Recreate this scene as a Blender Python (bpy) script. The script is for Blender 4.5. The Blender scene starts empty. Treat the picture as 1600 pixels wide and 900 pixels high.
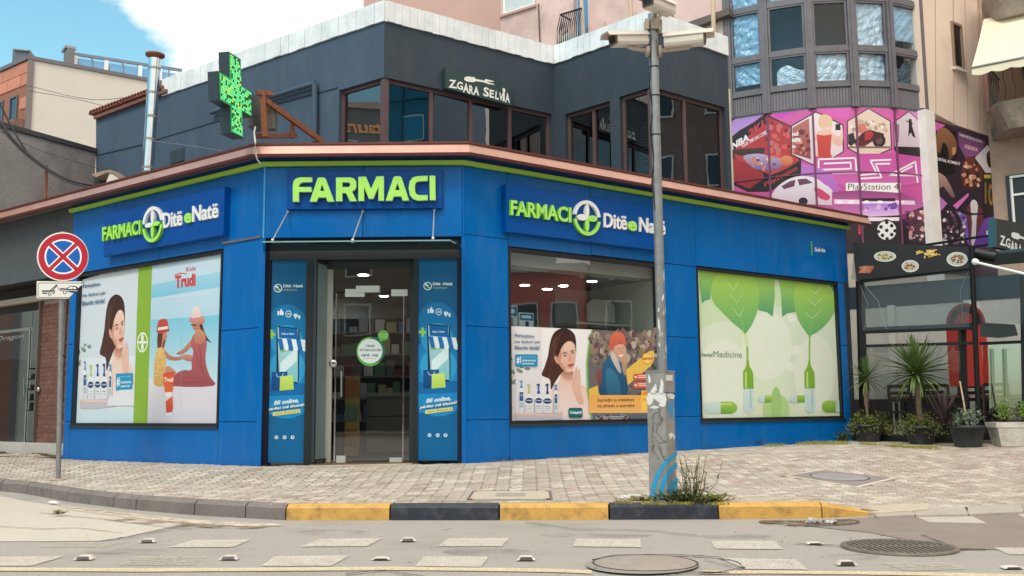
import bpy, bmesh, math, random
from mathutils import Vector, Matrix
from mathutils.geometry import tessellate_polygon
random.seed(7)
scn = bpy.context.scene
COL = scn.collection

# ---------------------------------------------------------------- camera
F = 1540.0
PITCH = math.atan(189.7 / F); ROLL = 0.0085
cf = Vector((0, math.cos(PITCH), math.sin(PITCH)))
_r = Vector((1, 0, 0)); _u = _r.cross(cf)
cr_ = _r * math.cos(ROLL) - _u * math.sin(ROLL)
cu_ = cr_.cross(cf)
CAM = Vector((0, 0, 1.0))
cam = bpy.data.cameras.new('camera'); camo = bpy.data.objects.new('camera', cam); COL.objects.link(camo)
cam.sensor_width = 36; cam.lens = 36 * F / 1600; cam.clip_end = 3000; cam.clip_start = 0.05
m = Matrix((( cr_.x, cu_.x, -cf.x, CAM.x), (cr_.y, cu_.y, -cf.y, CAM.y), (cr_.z, cu_.z, -cf.z, CAM.z), (0, 0, 0, 1)))
camo.matrix_world = m
scn.camera = camo

# ---------------------------------------------------------------- world
SUN_EL, SUN_AZ = 52, 205      # degrees; azimuth clockwise from north (+y)
w = bpy.data.worlds.new("World"); scn.world = w; w.use_nodes = True
nt = w.node_tree; nt.nodes.clear()
def N(nt, t, **k):
    n = nt.nodes.new(t)
    for a, b in k.items(): setattr(n, a, b)
    return n
out = N(nt, 'ShaderNodeOutputWorld'); bg = N(nt, 'ShaderNodeBackground'); bg.inputs[1].default_value = 0.12
sky = N(nt, 'ShaderNodeTexSky', sky_type='NISHITA', sun_disc=False)
sky.sun_elevation = math.radians(SUN_EL); sky.sun_rotation = math.radians(SUN_AZ)
sky.air_density = 1.0; sky.dust_density = 0.6; sky.ozone_density = 2.0
tc = N(nt, 'ShaderNodeTexCoord'); mp = N(nt, 'ShaderNodeMapping'); mp.inputs['Scale'].default_value = (1.0, 1.0, 2.2)
mp.inputs['Location'].default_value = (3.1, 0.4, 1.3)
nz = N(nt, 'ShaderNodeTexNoise'); nz.inputs['Scale'].default_value = 2.4; nz.inputs['Detail'].default_value = 9; nz.inputs['Roughness'].default_value = 0.56
nt.links.new(tc.outputs['Generated'], mp.inputs[0]); nt.links.new(mp.outputs[0], nz.inputs[0])
dt = N(nt, 'ShaderNodeVectorMath', operation='DOT_PRODUCT'); dt.inputs[1].default_value = (0.80, 0.0, 0.42)
nt.links.new(tc.outputs['Generated'], dt.inputs[0])
m1 = N(nt, 'ShaderNodeMath', operation='MULTIPLY_ADD'); m1.inputs[1].default_value = 2.2; m1.inputs[2].default_value = 0.34
nt.links.new(dt.outputs['Value'], m1.inputs[0])
cl = N(nt, 'ShaderNodeMath', operation='MINIMUM'); cl.inputs[1].default_value = 0.3; nt.links.new(m1.outputs[0], cl.inputs[0])
cl2 = N(nt, 'ShaderNodeMath', operation='MAXIMUM'); cl2.inputs[1].default_value = -0.10; nt.links.new(cl.outputs[0], cl2.inputs[0])
ad = N(nt, 'ShaderNodeMath', operation='ADD'); nt.links.new(nz.outputs[0], ad.inputs[0]); nt.links.new(cl2.outputs[0], ad.inputs[1])
rp = N(nt, 'ShaderNodeValToRGB'); rp.color_ramp.elements[0].position = 0.52; rp.color_ramp.elements[1].position = 0.60
nt.links.new(ad.outputs[0], rp.inputs[0])
tint = N(nt, 'ShaderNodeMixRGB', blend_type='MULTIPLY'); tint.inputs[0].default_value = 1; tint.inputs[2].default_value = (1.45, 1.95, 1.55, 1)
nt.links.new(sky.outputs[0], tint.inputs[1])
mx = N(nt, 'ShaderNodeMixRGB'); mx.inputs[2].default_value = (11.0, 10.3, 9.2, 1)
nt.links.new(rp.outputs[0], mx.inputs[0]); nt.links.new(tint.outputs[0], mx.inputs[1]); nt.links.new(mx.outputs[0], bg.inputs[0]); nt.links.new(bg.outputs[0], out.inputs[0])

# ---------------------------------------------------------------- sun (veiled by cloud)
sl = bpy.data.lights.new('sun', 'SUN'); sl.energy = 1.4; sl.angle = math.radians(14); sl.color = (1.0, 0.95, 0.87)
so = bpy.data.objects.new('sun', sl); COL.objects.link(so)
az, el = math.radians(SUN_AZ), math.radians(SUN_EL)
sd = Vector((math.sin(az) * math.cos(el), math.cos(az) * math.cos(el), math.sin(el)))
so.rotation_euler = sd.to_track_quat('Z', 'Y').to_euler(); so.location = (0, -5, 30)
scn.view_settings.view_transform = 'Standard'; scn.view_settings.look = 'None'
scn.view_settings.exposure = 0.29; scn.view_settings.gamma = 1.0; scn.view_settings.use_curve_mapping = False

# ---------------------------------------------------------------- geometry helpers
def ray(px, py): return cf + cr_ * ((px - 800) / F) - cu_ * ((py - 450) / F)
def onY(px, py, Y): d = ray(px, py); return CAM + d * (Y / d.y)
def onZ(px, py, Z): d = ray(px, py); return CAM + d * ((Z - 1.0) / d.z)
class Fr:                       # a vertical wall plane: origin, direction u, outward normal n (towards the viewer)
    def __init__(s, o, ang):
        s.o = Vector((o[0], o[1], 0)); s.u = Vector((math.cos(ang), math.sin(ang), 0)); s.n = Vector((s.u.y, -s.u.x, 0))
    def P(s, px, py, off=0.0):
        d = ray(px, py); t = (s.o + s.n * off - CAM).dot(s.n) / d.dot(s.n); p = CAM + d * t
        return (p - s.o).dot(s.u), p.z
    def w(s, u, z, n=0.0): v = s.o + s.u * u + s.n * n; return Vector((v.x, v.y, z))
    def Q(s, px, py, off=0.0): u, z = s.P(px, py, off); return s.w(u, z, off)
def vang(vx, vy): d = ray(vx, vy); return math.atan2(d.y, d.x)
def S(r, g, b, k=1.0):
    f = lambda c: (c / 255 / 12.92) if c / 255 <= 0.04045 else ((c / 255 + 0.055) / 1.055) ** 2.4
    return (f(r) * k, f(g) * k, f(b) * k)

BASE = {}
class MB:
    def __init__(s): s.v = []; s.f = []; s.c = []; s.sm = []; s.cur = None; s.tone = []
    def add(s, vs, fs, col=None, smooth=False):
        o = len(s.v); s.v += [Vector(v) for v in vs]
        for f in fs: s.f.append([i + o for i in f]); s.c.append(col if col is not None else s.cur); s.sm.append(smooth)
    def quad(s, a, b, c, d, col=None): s.add([a, b, c, d], [(0, 1, 2, 3)], col)
    def hexa(s, p, q):           # p, q: matching loops of equal length, q in front
        n = len(p); fs = [tuple(range(n, 2 * n)), tuple(reversed(range(n)))]
        fs += [(i, (i + 1) % n, n + (i + 1) % n, n + i) for i in range(n)]
        s.add(list(p) + list(q), fs)
    def box(s, fr, u0, u1, z0, z1, n0, n1):
        p = [fr.w(u0, z0, n0), fr.w(u1, z0, n0), fr.w(u1, z1, n0), fr.w(u0, z1, n0)]
        q = [fr.w(u0, z0, n1), fr.w(u1, z0, n1), fr.w(u1, z1, n1), fr.w(u0, z1, n1)]
        s.hexa(p, q)
    def bbox(s, fr, u0, u1, z0, z1, n0, n1, c=0.006):    # box with a chamfered front face
        lo = lambda n, e: [fr.w(u0 + e, z0 + e, n), fr.w(u1 - e, z0 + e, n), fr.w(u1 - e, z1 - e, n), fr.w(u0 + e, z1 - e, n)]
        a, b, d = lo(n0, 0), lo(n1 - c, 0), lo(n1, c)
        fs = [(3, 2, 1, 0)] + [(i, (i + 1) % 4, 4 + (i + 1) % 4, 4 + i) for i in range(4)] + [(4 + i, 4 + (i + 1) % 4, 8 + (i + 1) % 4, 8 + i) for i in range(4)] + [(8, 9, 10, 11)]
        s.add(a + b + d, fs)
    def prism(s, fr, pts, n0, n1, holes=(), px=True):    # pixel (or u,z) outline -> solid between offsets n0 and n1 of a wall plane
        L = []
        for lp in [pts] + list(holes):
            L.append([fr.P(x, y, n1) if px else (x, y) for x, y in lp])
        tris = tessellate_polygon([[Vector((a, b, 0)) for a, b in lp] for lp in L])
        flat = [p for lp in L for p in lp]; n = len(flat)
        vs = [fr.w(a, b, n0) for a, b in flat] + [fr.w(a, b, n1) for a, b in flat]
        fs = []
        for t in tris:
            a, b, c = [flat[i] for i in t]
            if (b[0]-a[0])*(c[1]-a[1]) - (b[1]-a[1])*(c[0]-a[0]) < 0: t = (t[0], t[2], t[1])
            fs.append(tuple(i + n for i in t)); fs.append((t[2], t[1], t[0]))
        o = 0
        for lp in L:
            k = len(lp)
            for i in range(k): fs.append((o + i, o + (i + 1) % k, n + o + (i + 1) % k, n + o + i))
            o += k
        s.add(vs, fs)
    def wbox(s, x0, x1, y0, y1, z0, z1):
        s.hexa([(x0, y0, z0), (x1, y0, z0), (x1, y1, z0), (x0, y1, z0)], [(x0, y0, z1), (x1, y0, z1), (x1, y1, z1), (x0, y1, z1)])
    def tube(s, pts, r, n=8, cap=True, r1=None, smooth=True):
        pts = [Vector(p) for p in pts]; k = len(pts); vs = []
        for i, p in enumerate(pts):
            t = (pts[min(i + 1, k - 1)] - pts[max(i - 1, 0)]).normalized()
            a = t.cross(Vector((0, 0, 1)));
            if a.length < 0.05: a = t.cross(Vector((1, 0, 0)))
            a.normalize(); b = t.cross(a)
            rr = r if r1 is None else r + (r1 - r) * i / max(1, k - 1)
            vs += [p + a * rr * math.cos(2 * math.pi * j / n) + b * rr * math.sin(2 * math.pi * j / n) for j in range(n)]
        fs = [(i * n + j, i * n + (j + 1) % n, (i + 1) * n + (j + 1) % n, (i + 1) * n + j) for i in range(k - 1) for j in range(n)]
        s.add(vs, fs, None, smooth)
        if cap: s.add(vs[:n], [tuple(range(n))]); s.add(vs[-n:], [tuple(reversed(range(n)))])
    def bar(s, a, b, w_, h_=None):   # rectangular bar
        a, b = Vector(a), Vector(b); h_ = h_ or w_; t = (b - a).normalized()
        x = t.cross(Vector((0, 0, 1)));
        if x.length < 0.05: x = t.cross(Vector((0, 1, 0)))
        x.normalize(); y = t.cross(x)
        lp = lambda p: [p - x * w_ / 2 - y * h_ / 2, p + x * w_ / 2 - y * h_ / 2, p + x * w_ / 2 + y * h_ / 2, p - x * w_ / 2 + y * h_ / 2]
        s.hexa(lp(a), lp(b))
    def lathe(s, c, prof, n=24, smooth=True, axis=Vector((0, 0, 1))):
        c = Vector(c); q = Vector((0, 0, 1)).rotation_difference(axis); vs = []
        for r, z in prof: vs += [c + q @ Vector((r * math.cos(2 * math.pi * j / n), r * math.sin(2 * math.pi * j / n), z)) for j in range(n)]
        fs = [(i * n + j, i * n + (j + 1) % n, (i + 1) * n + (j + 1) % n, (i + 1) * n + j) for i in range(len(prof) - 1) for j in range(n)]
        s.add(vs, fs, None, smooth)
    def build(s, name, mat, parent=None, fix=True):
        org = BASE.get(parent.name, Vector()) if parent else Vector()
        me = bpy.data.meshes.new(name); me.from_pydata([tuple(v - org) for v in s.v], [], s.f)
        if any(s.sm): me.polygons.foreach_set('use_smooth', s.sm)
        if any(c is not None for c in s.c):
            a = me.color_attributes.new('col', 'FLOAT_COLOR', 'CORNER'); buf = []
            for f, c in zip(s.f, s.c):
                for k in range(len(f)):
                    q = c[k] if isinstance(c[0], (tuple, list)) else c
                    buf += [q[0], q[1], q[2], 1.0]
            a.data.foreach_set('color', buf)
        me.update()
        if fix:
            bm = bmesh.new(); bm.from_mesh(me); bmesh.ops.recalc_face_normals(bm, faces=bm.faces); bm.to_mesh(me); bm.free()
        if mat: me.materials.append(mat)
        o = bpy.data.objects.new(name, me); COL.objects.link(o)
        if parent: o.parent = parent; BASE[o.name] = org
        else: BASE[o.name] = Vector()
        return o
def thing(name, label, cat, loc=(0, 0, 0), group=None):
    o = bpy.data.objects.new(name, None); COL.objects.link(o); o.location = loc; o.empty_display_size = .1
    o['label'] = label; o['category'] = cat
    if group: o['group'] = group
    BASE[o.name] = Vector(loc); return o
def tag(o, label, cat, group=None, kind=None):
    o['label'] = label; o['category'] = cat
    if group: o['group'] = group
    if kind: o['kind'] = kind
    return o
def struct(o): o['kind'] = 'structure'; return o
def rebase(o, loc):            # put a single-mesh thing's origin at its base
    loc = Vector(loc); o.data.transform(Matrix.Translation(-loc)); o.location = loc; return o
def copy_tree(o, parent=None):
    c = o.copy(); COL.objects.link(c)
    if parent: c.parent = parent
    for ch in list(o.children): copy_tree(ch, c)
    return c
def inst(name, me, parent, loc, rot=(0, 0, 0), sc=(1, 1, 1)):
    o = bpy.data.objects.new(name, me); COL.objects.link(o); o.parent = parent
    o.location = Vector(loc) - (BASE.get(parent.name, Vector()) if parent else Vector()); o.rotation_euler = rot; o.scale = sc; return o

# ---------------------------------------------------------------- materials
MATS = {}
def mat(name, col, rough=0.6, metal=0.0, var=0.0, vscale=3.0, bump=0.0, bscale=40.0, spec=0.5, dirt=None, dscale=1.2, damt=0.5, coat=0.0, stretch=(1, 1, 1), attr=None, emit=None, alpha=1.0, rvar=0.0, rand=0.0, wear=None):
    if name in MATS: return MATS[name]
    M = bpy.data.materials.new(name); M.use_nodes = True; t = M.node_tree; p = t.nodes['Principled BSDF']; L = t.links
    p.inputs['Base Color'].default_value = (*col, 1); p.inputs['Roughness'].default_value = rough; p.inputs['Metallic'].default_value = metal
    p.inputs['Specular IOR Level'].default_value = spec; p.inputs['Coat Weight'].default_value = coat; p.inputs['Coat Roughness'].default_value = 0.06
    p.inputs['Alpha'].default_value = alpha
    g = N(t, 'ShaderNodeNewGeometry'); mp = N(t, 'ShaderNodeMapping'); mp.inputs['Scale'].default_value = stretch; L.new(g.outputs['Position'], mp.inputs[0])
    src = None
    if attr:
        a = N(t, 'ShaderNodeAttribute', attribute_name='col'); src = a.outputs['Color']
        if col != (1, 1, 1):
            q = N(t, 'ShaderNodeMixRGB', blend_type='MULTIPLY'); q.inputs[0].default_value = 1; q.inputs[2].default_value = (*col, 1); L.new(src, q.inputs[1]); src = q.outputs[0]
    def base():
        nonlocal src
        if src is None:
            c = N(t, 'ShaderNodeRGB'); c.outputs[0].default_value = (*col, 1); src = c.outputs[0]
        return src
    if rand > 0:
        oi = N(t, 'ShaderNodeObjectInfo'); mr = N(t, 'ShaderNodeMapRange'); mr.inputs[3].default_value = 1 - rand; mr.inputs[4].default_value = 1 + rand
        L.new(oi.outputs['Random'], mr.inputs[0]); q = N(t, 'ShaderNodeVectorMath', operation='SCALE'); L.new(base(), q.inputs[0]); L.new(mr.outputs[0], q.inputs['Scale']); src = q.outputs[0]
    if var > 0:
        nz = N(t, 'ShaderNodeTexNoise'); nz.inputs['Scale'].default_value = vscale; nz.inputs['Detail'].default_value = 6; nz.inputs['Roughness'].default_value = 0.65; L.new(mp.outputs[0], nz.inputs[0])
        mr = N(t, 'ShaderNodeMapRange'); mr.inputs[1].default_value = 0.3; mr.inputs[2].default_value = 0.7; mr.inputs[3].default_value = 1 - var; mr.inputs[4].default_value = 1 + var; L.new(nz.outputs[0], mr.inputs[0])
        q = N(t, 'ShaderNodeVectorMath', operation='SCALE'); L.new(base(), q.inputs[0]); L.new(mr.outputs[0], q.inputs['Scale']); src = q.outputs[0]
    if dirt:
        nz = N(t, 'ShaderNodeTexNoise'); nz.inputs['Scale'].default_value = dscale; nz.inputs['Detail'].default_value = 8; nz.inputs['Roughness'].default_value = 0.7; L.new(mp.outputs[0], nz.inputs[0])
        mr = N(t, 'ShaderNodeMapRange'); mr.inputs[1].default_value = 0.5; mr.inputs[2].default_value = 0.72; mr.inputs[4].default_value = damt; L.new(nz.outputs[0], mr.inputs[0])
        q = N(t, 'ShaderNodeMixRGB'); q.inputs[2].default_value = (*dirt, 1); L.new(base(), q.inputs[1]); L.new(mr.outputs[0], q.inputs[0]); src = q.outputs[0]
    if wear:
        nz = N(t, 'ShaderNodeTexNoise'); nz.inputs['Scale'].default_value = wear[0]; nz.inputs['Detail'].default_value = 9; nz.inputs['Roughness'].default_value = 0.72; L.new(g.outputs['Position'], nz.inputs[0])
        mr = N(t, 'ShaderNodeMapRange'); mr.inputs[1].default_value = wear[1]; mr.inputs[2].default_value = wear[2]; L.new(nz.outputs[0], mr.inputs[0]); L.new(mr.outputs[0], p.inputs['Alpha'])
    if src is not None: L.new(src, p.inputs['Base Color'])
    if rvar > 0:
        nz = N(t, 'ShaderNodeTexNoise'); nz.inputs['Scale'].default_value = 2.0; nz.inputs['Detail'].default_value = 6; L.new(g.outputs['Position'], nz.inputs[0])
        mr = N(t, 'ShaderNodeMapRange'); mr.inputs[1].default_value = 0.3; mr.inputs[2].default_value = 0.7; mr.inputs[3].default_value = max(0, rough - rvar); mr.inputs[4].default_value = rough + rvar; L.new(nz.outputs[0], mr.inputs[0]); L.new(mr.outputs[0], p.inputs['Roughness'])
    if bump > 0:
        nz = N(t, 'ShaderNodeTexNoise'); nz.inputs['Scale'].default_value = bscale; nz.inputs['Detail'].default_value = 5; L.new(mp.outputs[0], nz.inputs[0])
        b = N(t, 'ShaderNodeBump'); b.inputs['Strength'].default_value = bump; b.inputs['Distance'].default_value = 0.02; L.new(nz.outputs[0], b.inputs['Height']); L.new(b.outputs[0], p.inputs['Normal'])
    if emit: p.inputs['Emission Color'].default_value = (*emit[:3], 1); p.inputs['Emission Strength'].default_value = emit[3]
    MATS[name] = M; return M
def glassmat(name, tint, ior=1.6, rough=0.0, haze=0.0, hcol=(.5, .5, .5)):
    if name in MATS: return MATS[name]
    M = bpy.data.materials.new(name); M.use_nodes = True; t = M.node_tree; t.nodes.clear(); L = t.links
    o = N(t, 'ShaderNodeOutputMaterial'); tr = N(t, 'ShaderNodeBsdfTransparent'); tr.inputs[0].default_value = (*tint, 1)
    gl = N(t, 'ShaderNodeBsdfAnisotropic' if False else 'ShaderNodeBsdfGlossy'); gl.inputs['Roughness'].default_value = rough
    fr = N(t, 'ShaderNodeFresnel'); fr.inputs[0].default_value = ior; mx = N(t, 'ShaderNodeMixShader')
    nz = N(t, 'ShaderNodeTexNoise'); nz.inputs['Scale'].default_value = 1.3; g = N(t, 'ShaderNodeNewGeometry'); L.new(g.outputs['Position'], nz.inputs[0])
    b = N(t, 'ShaderNodeBump'); b.inputs['Strength'].default_value = 0.06; b.inputs['Distance'].default_value = 0.02; L.new(nz.outputs[0], b.inputs['Height']); L.new(b.outputs[0], gl.inputs['Normal'])
    ic = N(t, 'ShaderNodeMath', operation='MULTIPLY_ADD'); ic.inputs[1].default_value = -1; ic.inputs[2].default_value = 1; L.new(g.outputs['Backfacing'], ic.inputs[0])
    fm = N(t, 'ShaderNodeMath', operation='MULTIPLY'); L.new(fr.outputs[0], fm.inputs[0]); L.new(ic.outputs[0], fm.inputs[1])
    L.new(fm.outputs[0], mx.inputs[0]); L.new(tr.outputs[0], mx.inputs[1]); L.new(gl.outputs[0], mx.inputs[2]); res = mx.outputs[0]
    if haze > 0:
        d = N(t, 'ShaderNodeBsdfDiffuse'); d.inputs[0].default_value = (*hcol, 1); m2 = N(t, 'ShaderNodeMixShader'); m2.inputs[0].default_value = haze; L.new(res, m2.inputs[1]); L.new(d.outputs[0], m2.inputs[2]); res = m2.outputs[0]
    L.new(res, o.inputs[0]); MATS[name] = M; return M

BLUE = mat('blue cladding', S(0, 108, 189, .90), .21, var=.07, vscale=1.0, coat=.0, spec=.32, rvar=.08, dirt=S(70, 120, 165), dscale=1.9, damt=.28, bump=.12, bscale=1.2, stretch=(2.2, 2.2, .55), rand=.035)
BLUEBOX = mat('blue sign face', S(0, 84, 168, .85), .24, coat=.0, spec=.25, var=.05, vscale=.8, rvar=.06)
GAP = mat('dark joint', S(10, 20, 50), .8)
LIME = mat('lime trim', S(168, 218, 80), .4)
LGREEN = mat('lime letter acrylic', S(172, 235, 105), .35, var=.04, vscale=6)
LSIDE = mat('green letter', S(120, 205, 50), .35)
WHITE = mat('white acrylic', S(238, 238, 236), .35)
ALU = mat('anthracite aluminium', S(46, 58, 66), .45, metal=.2, var=.08, vscale=4)
DARKFR = mat('black frame', S(26, 30, 34), .45, var=.1)
COPPER = mat('copper eave sheet', S(190, 146, 132), .38, metal=.35, var=.12, vscale=2.5, dirt=S(150, 110, 95), damt=.4, rvar=.1)
MAROON = mat('maroon eave lip', S(100, 52, 48), .5, metal=.2, var=.12)
STEEL = mat('galvanised steel', S(150, 152, 152), .42, metal=.55, var=.14, vscale=9, dirt=S(110, 100, 88), dscale=5, damt=.45)
CHROME = mat('polished steel', S(200, 203, 206), .16, metal=1.0, var=.05, rvar=.08)
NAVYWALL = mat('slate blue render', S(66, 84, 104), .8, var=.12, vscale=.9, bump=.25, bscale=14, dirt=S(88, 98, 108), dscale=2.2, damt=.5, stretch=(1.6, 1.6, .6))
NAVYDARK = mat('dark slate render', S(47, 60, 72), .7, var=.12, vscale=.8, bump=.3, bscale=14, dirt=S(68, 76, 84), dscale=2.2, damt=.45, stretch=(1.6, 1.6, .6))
COPING = mat('white coping sheet', S(232, 236, 238), .5, var=.12, vscale=3, dirt=S(176, 180, 182), dscale=4, damt=.35, rand=.05)
WINFR = mat('brown window frame', S(96, 72, 72), .5, metal=.1, var=.1)
BRICK_TILE = mat('roof tile', S(120, 66, 52), .8, var=.25, vscale=9)
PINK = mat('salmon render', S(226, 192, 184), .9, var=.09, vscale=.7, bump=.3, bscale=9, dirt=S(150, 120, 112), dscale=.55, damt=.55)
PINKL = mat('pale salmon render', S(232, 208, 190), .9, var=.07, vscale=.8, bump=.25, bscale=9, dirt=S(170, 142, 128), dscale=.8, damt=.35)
BAYFR = mat('grey bay frame', S(112, 106, 112), .5, metal=.2, var=.1, dirt=S(80, 76, 80), dscale=5, damt=.5)
PRINT = mat('printed vinyl', (1, 1, 1), .32, attr=True, spec=.4)
BANNER = mat('printed banner', (1, 1, 1), .5, attr=True, bump=.12, bscale=2.0)
ASPH = mat('asphalt', S(189, 183, 176), .9, var=.16, vscale=46, bump=.9, bscale=190, dirt=S(158, 151, 143), dscale=.9, damt=.55)
CONC = mat('concrete', S(176, 168, 156), .88, var=.14, vscale=3, bump=.4, bscale=60, dirt=S(120, 112, 100), dscale=3, damt=.6)
BLACKM = mat('black metal', S(24, 26, 29), .45, metal=.3, var=.1)
RUST = mat('rusty steel', S(140, 84, 58), .75, metal=.2, var=.25, vscale=14, dirt=S(88, 52, 40), dscale=9, damt=.7)
GLASS = glassmat('shop glass', (.82, .86, .86), 2.2)
DGLASS = glassmat('tinted glass', (.40, .54, .60), 2.5)
FILM = glassmat('clear vinyl film', (.74, .80, .83), 1.4, .12, haze=.08, hcol=(.4, .44, .46))
DARKIN = mat('dark interior', S(44, 48, 52), .8, var=.2, vscale=2)

# ---------------------------------------------------------------- glyphs and flat print
_g = {}
def glyph(s, ext=0.0, off=0.0, shear=0.0, sp=1.0):
    k = (s, ext, off, shear, sp)
    if k in _g: return _g[k]
    cu = bpy.data.curves.new('t', 'FONT'); cu.body = s; cu.extrude = ext; cu.offset = off; cu.resolution_u = 3; cu.shear = shear; cu.space_character = sp
    ob = bpy.data.objects.new('t', cu); COL.objects.link(ob); dg = bpy.context.evaluated_depsgraph_get()
    me = bpy.data.meshes.new_from_object(ob.evaluated_get(dg)); vs = [tuple(v.co) for v in me.vertices]; fs = [tuple(p.vertices) for p in me.polygons]
    bpy.data.objects.remove(ob); bpy.data.curves.remove(cu); bpy.data.meshes.remove(me)
    x0 = min(v[0] for v in vs); x1 = max(v[0] for v in vs); y0 = min(v[1] for v in vs); y1 = max(v[1] for v in vs)
    _g[k] = (vs, fs, x0, x1, y0, y1); return _g[k]
def bil(q, u, v):             # q = BL, BR, TR, TL in photo pixels
    (a, b, c, d) = q
    return tuple((a[i] * (1 - u) + b[i] * u) * (1 - v) + (d[i] * (1 - u) + c[i] * u) * v for i in (0, 1))
def smooth_loop(p, k=4):
    n = len(p); o = []
    for i in range(n):
        a, b, c, d = p[i - 1], p[i], p[(i + 1) % n], p[(i + 2) % n]
        for j in range(k):
            t = j / k
            o.append(tuple(.5 * ((2 * b[e]) + (-a[e] + c[e]) * t + (2 * a[e] - 5 * b[e] + 4 * c[e] - d[e]) * t * t + (-a[e] + 3 * b[e] - 3 * c[e] + d[e]) * t ** 3) for e in (0, 1)))
    return o
class Print:                  # ink on a flat sheet: many thin layers of one mesh, traced and placed on its wall plane
    def __init__(s, fr, n, tr=None, step=0.00012): s.fr = fr; s.n = n; s.m = MB(); s.tr = tr or (lambda x, y: (x, y)); s.step = step
    def _w(s, x, y): return s.fr.Q(*s.tr(x, y), s.n)
    def poly(s, pts, c, c2=None, k=0, holes=(), horiz=False):
        if k: pts = smooth_loop(pts, k)
        s.n += s.step
        allp = [list(pts)] + [list(h) for h in holes]
        tris = tessellate_polygon([[Vector((x, y, 0)) for x, y in lp] for lp in allp]); fl = [p for lp in allp for p in lp]
        e = 0 if horiz else 1; lo = min(p[e] for p in fl); hi = max(p[e] for p in fl) + 1e-6
        vs = [s._w(*p) for p in fl]
        def cc(i):
            if c2 is None: return c
            t = (fl[i][e] - lo) / (hi - lo); return tuple(c[j] * (1 - t) + c2[j] * t for j in range(3))
        o = len(s.m.v); s.m.v += vs
        for t in tris:
            a, b, d = [vs[i] for i in t]
            if (b - a).cross(d - a).dot(s.fr.n) < 0: t = (t[0], t[2], t[1])
            s.m.f.append([i + o for i in t]); s.m.c.append([cc(i) for i in t]); s.m.sm.append(False)
        return s
    def rect(s, x0, y0, x1, y1, c, c2=None): return s.poly([(x0, y0), (x1, y0), (x1, y1), (x0, y1)], c, c2)
    def ell(s, cx, cy, rx, ry, c, c2=None, rot=0, n=22, hole=None):
        L = [(cx + rx * math.cos(a) * math.cos(rot) - ry * math.sin(a) * math.sin(rot), cy + rx * math.cos(a) * math.sin(rot) + ry * math.sin(a) * math.cos(rot)) for a in [2 * math.pi * i / n for i in range(n)]]
        H = [[(cx + (x - cx) * hole, cy + (y - cy) * hole) for x, y in L]] if hole else []
        return s.poly(L, c, c2, holes=H)
    def line(s, pts, w_, c):
        for (a, b) in zip(pts, pts[1:]):
            dx, dy = b[0] - a[0], b[1] - a[1]; l = math.hypot(dx, dy) or 1; nx, ny = -dy / l * w_ / 2, dx / l * w_ / 2; ex, ey = dx / l * w_ * .3, dy / l * w_ * .3
            s.poly([(a[0] + nx - ex, a[1] + ny - ey), (b[0] + nx + ex, b[1] + ny + ey), (b[0] - nx + ex, b[1] - ny + ey), (a[0] - nx - ex, a[1] - ny - ey)], c); s.n -= s.step
        s.n += s.step
        return s
    def rrect(s, x0, y0, x1, y1, r, c, c2=None):
        P = []
        for cx, cy, a0 in ((x1 - r, y0 + r, -90), (x1 - r, y1 - r, 0), (x0 + r, y1 - r, 90), (x0 + r, y0 + r, 180)):
            P += [(cx + r * math.cos(math.radians(a0 + a)), cy + r * math.sin(math.radians(a0 + a))) for a in (0, 22, 45, 68, 90)]
        return s.poly(P, c, c2)
    def text(s, t, q, c, off=0.0, shear=0.0, sp=1.0):
        vs, fs, x0, x1, y0, y1 = glyph(t, 0, off, shear, sp); s.n += s.step; o = len(s.m.v)
        s.m.v += [s._w(*bil(q, (v[0] - x0) / (x1 - x0), (v[1] - y0) / (y1 - y0))) for v in vs]
        for f in fs: s.m.f.append([i + o for i in f]); s.m.c.append(c); s.m.sm.append(False)
        return s
    def tx(s, t, x0, x1, yb, h, c, dy=0.0, off=0.012, shear=0.0, h1=None, sp=1.0):   # baseline x0..x1 at yb, rising dy
        h1 = h if h1 is None else h1
        return s.text(t, ((x0, yb), (x1, yb + dy), (x1, yb + dy - h1), (x0, yb - h)), c, off, shear, sp)
    def flecks(s, x0, y0, x1, y1, n, cols, r0, r1, asp=1.0):
        for i in range(n):
            x, y = random.uniform(x0, x1), random.uniform(y0, y1); r = random.uniform(r0, r1); a0 = random.random() * 6
            s.poly([(x + r * random.uniform(.5, 1) * math.cos(a0 + a), y + asp * r * random.uniform(.5, 1) * math.sin(a0 + a)) for a in (0, 1, 2.1, 3.1, 4.2, 5.2)], random.choice(cols)); s.n -= s.step * .97
        return s
    def build(s, name, parent, mat_=None): return s.m.build(name, mat_ or PRINT, parent, fix=False)
def letters(fr, t, q, n0, n1, name, mt, parent, off=.03, side=None, shear=0.0):
    vs, fs, x0, x1, y0, y1 = glyph(t, 0.5, off, shear); mb = MB()
    V = []
    for v in vs:
        p = bil(q, (v[0] - x0) / (x1 - x0), (v[1] - y0) / (y1 - y0)); u, z = fr.P(p[0], p[1], n1); V.append(fr.w(u, z, n1 if v[2] > 0 else n0))
    mb.add(V, fs); o = mb.build(name, mt, parent)
    if side:
        o.data.materials.append(side)
        for p in o.data.polygons:
            if abs(p.normal.dot(fr.n)) < .7: p.material_index = 1
    return o
def two_mat(o, fr, side):
    o.data.materials.append(side)
    for p in o.data.polygons:
        if abs(p.normal.dot(fr.n)) < .7: p.material_index = 1
    return o
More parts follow.
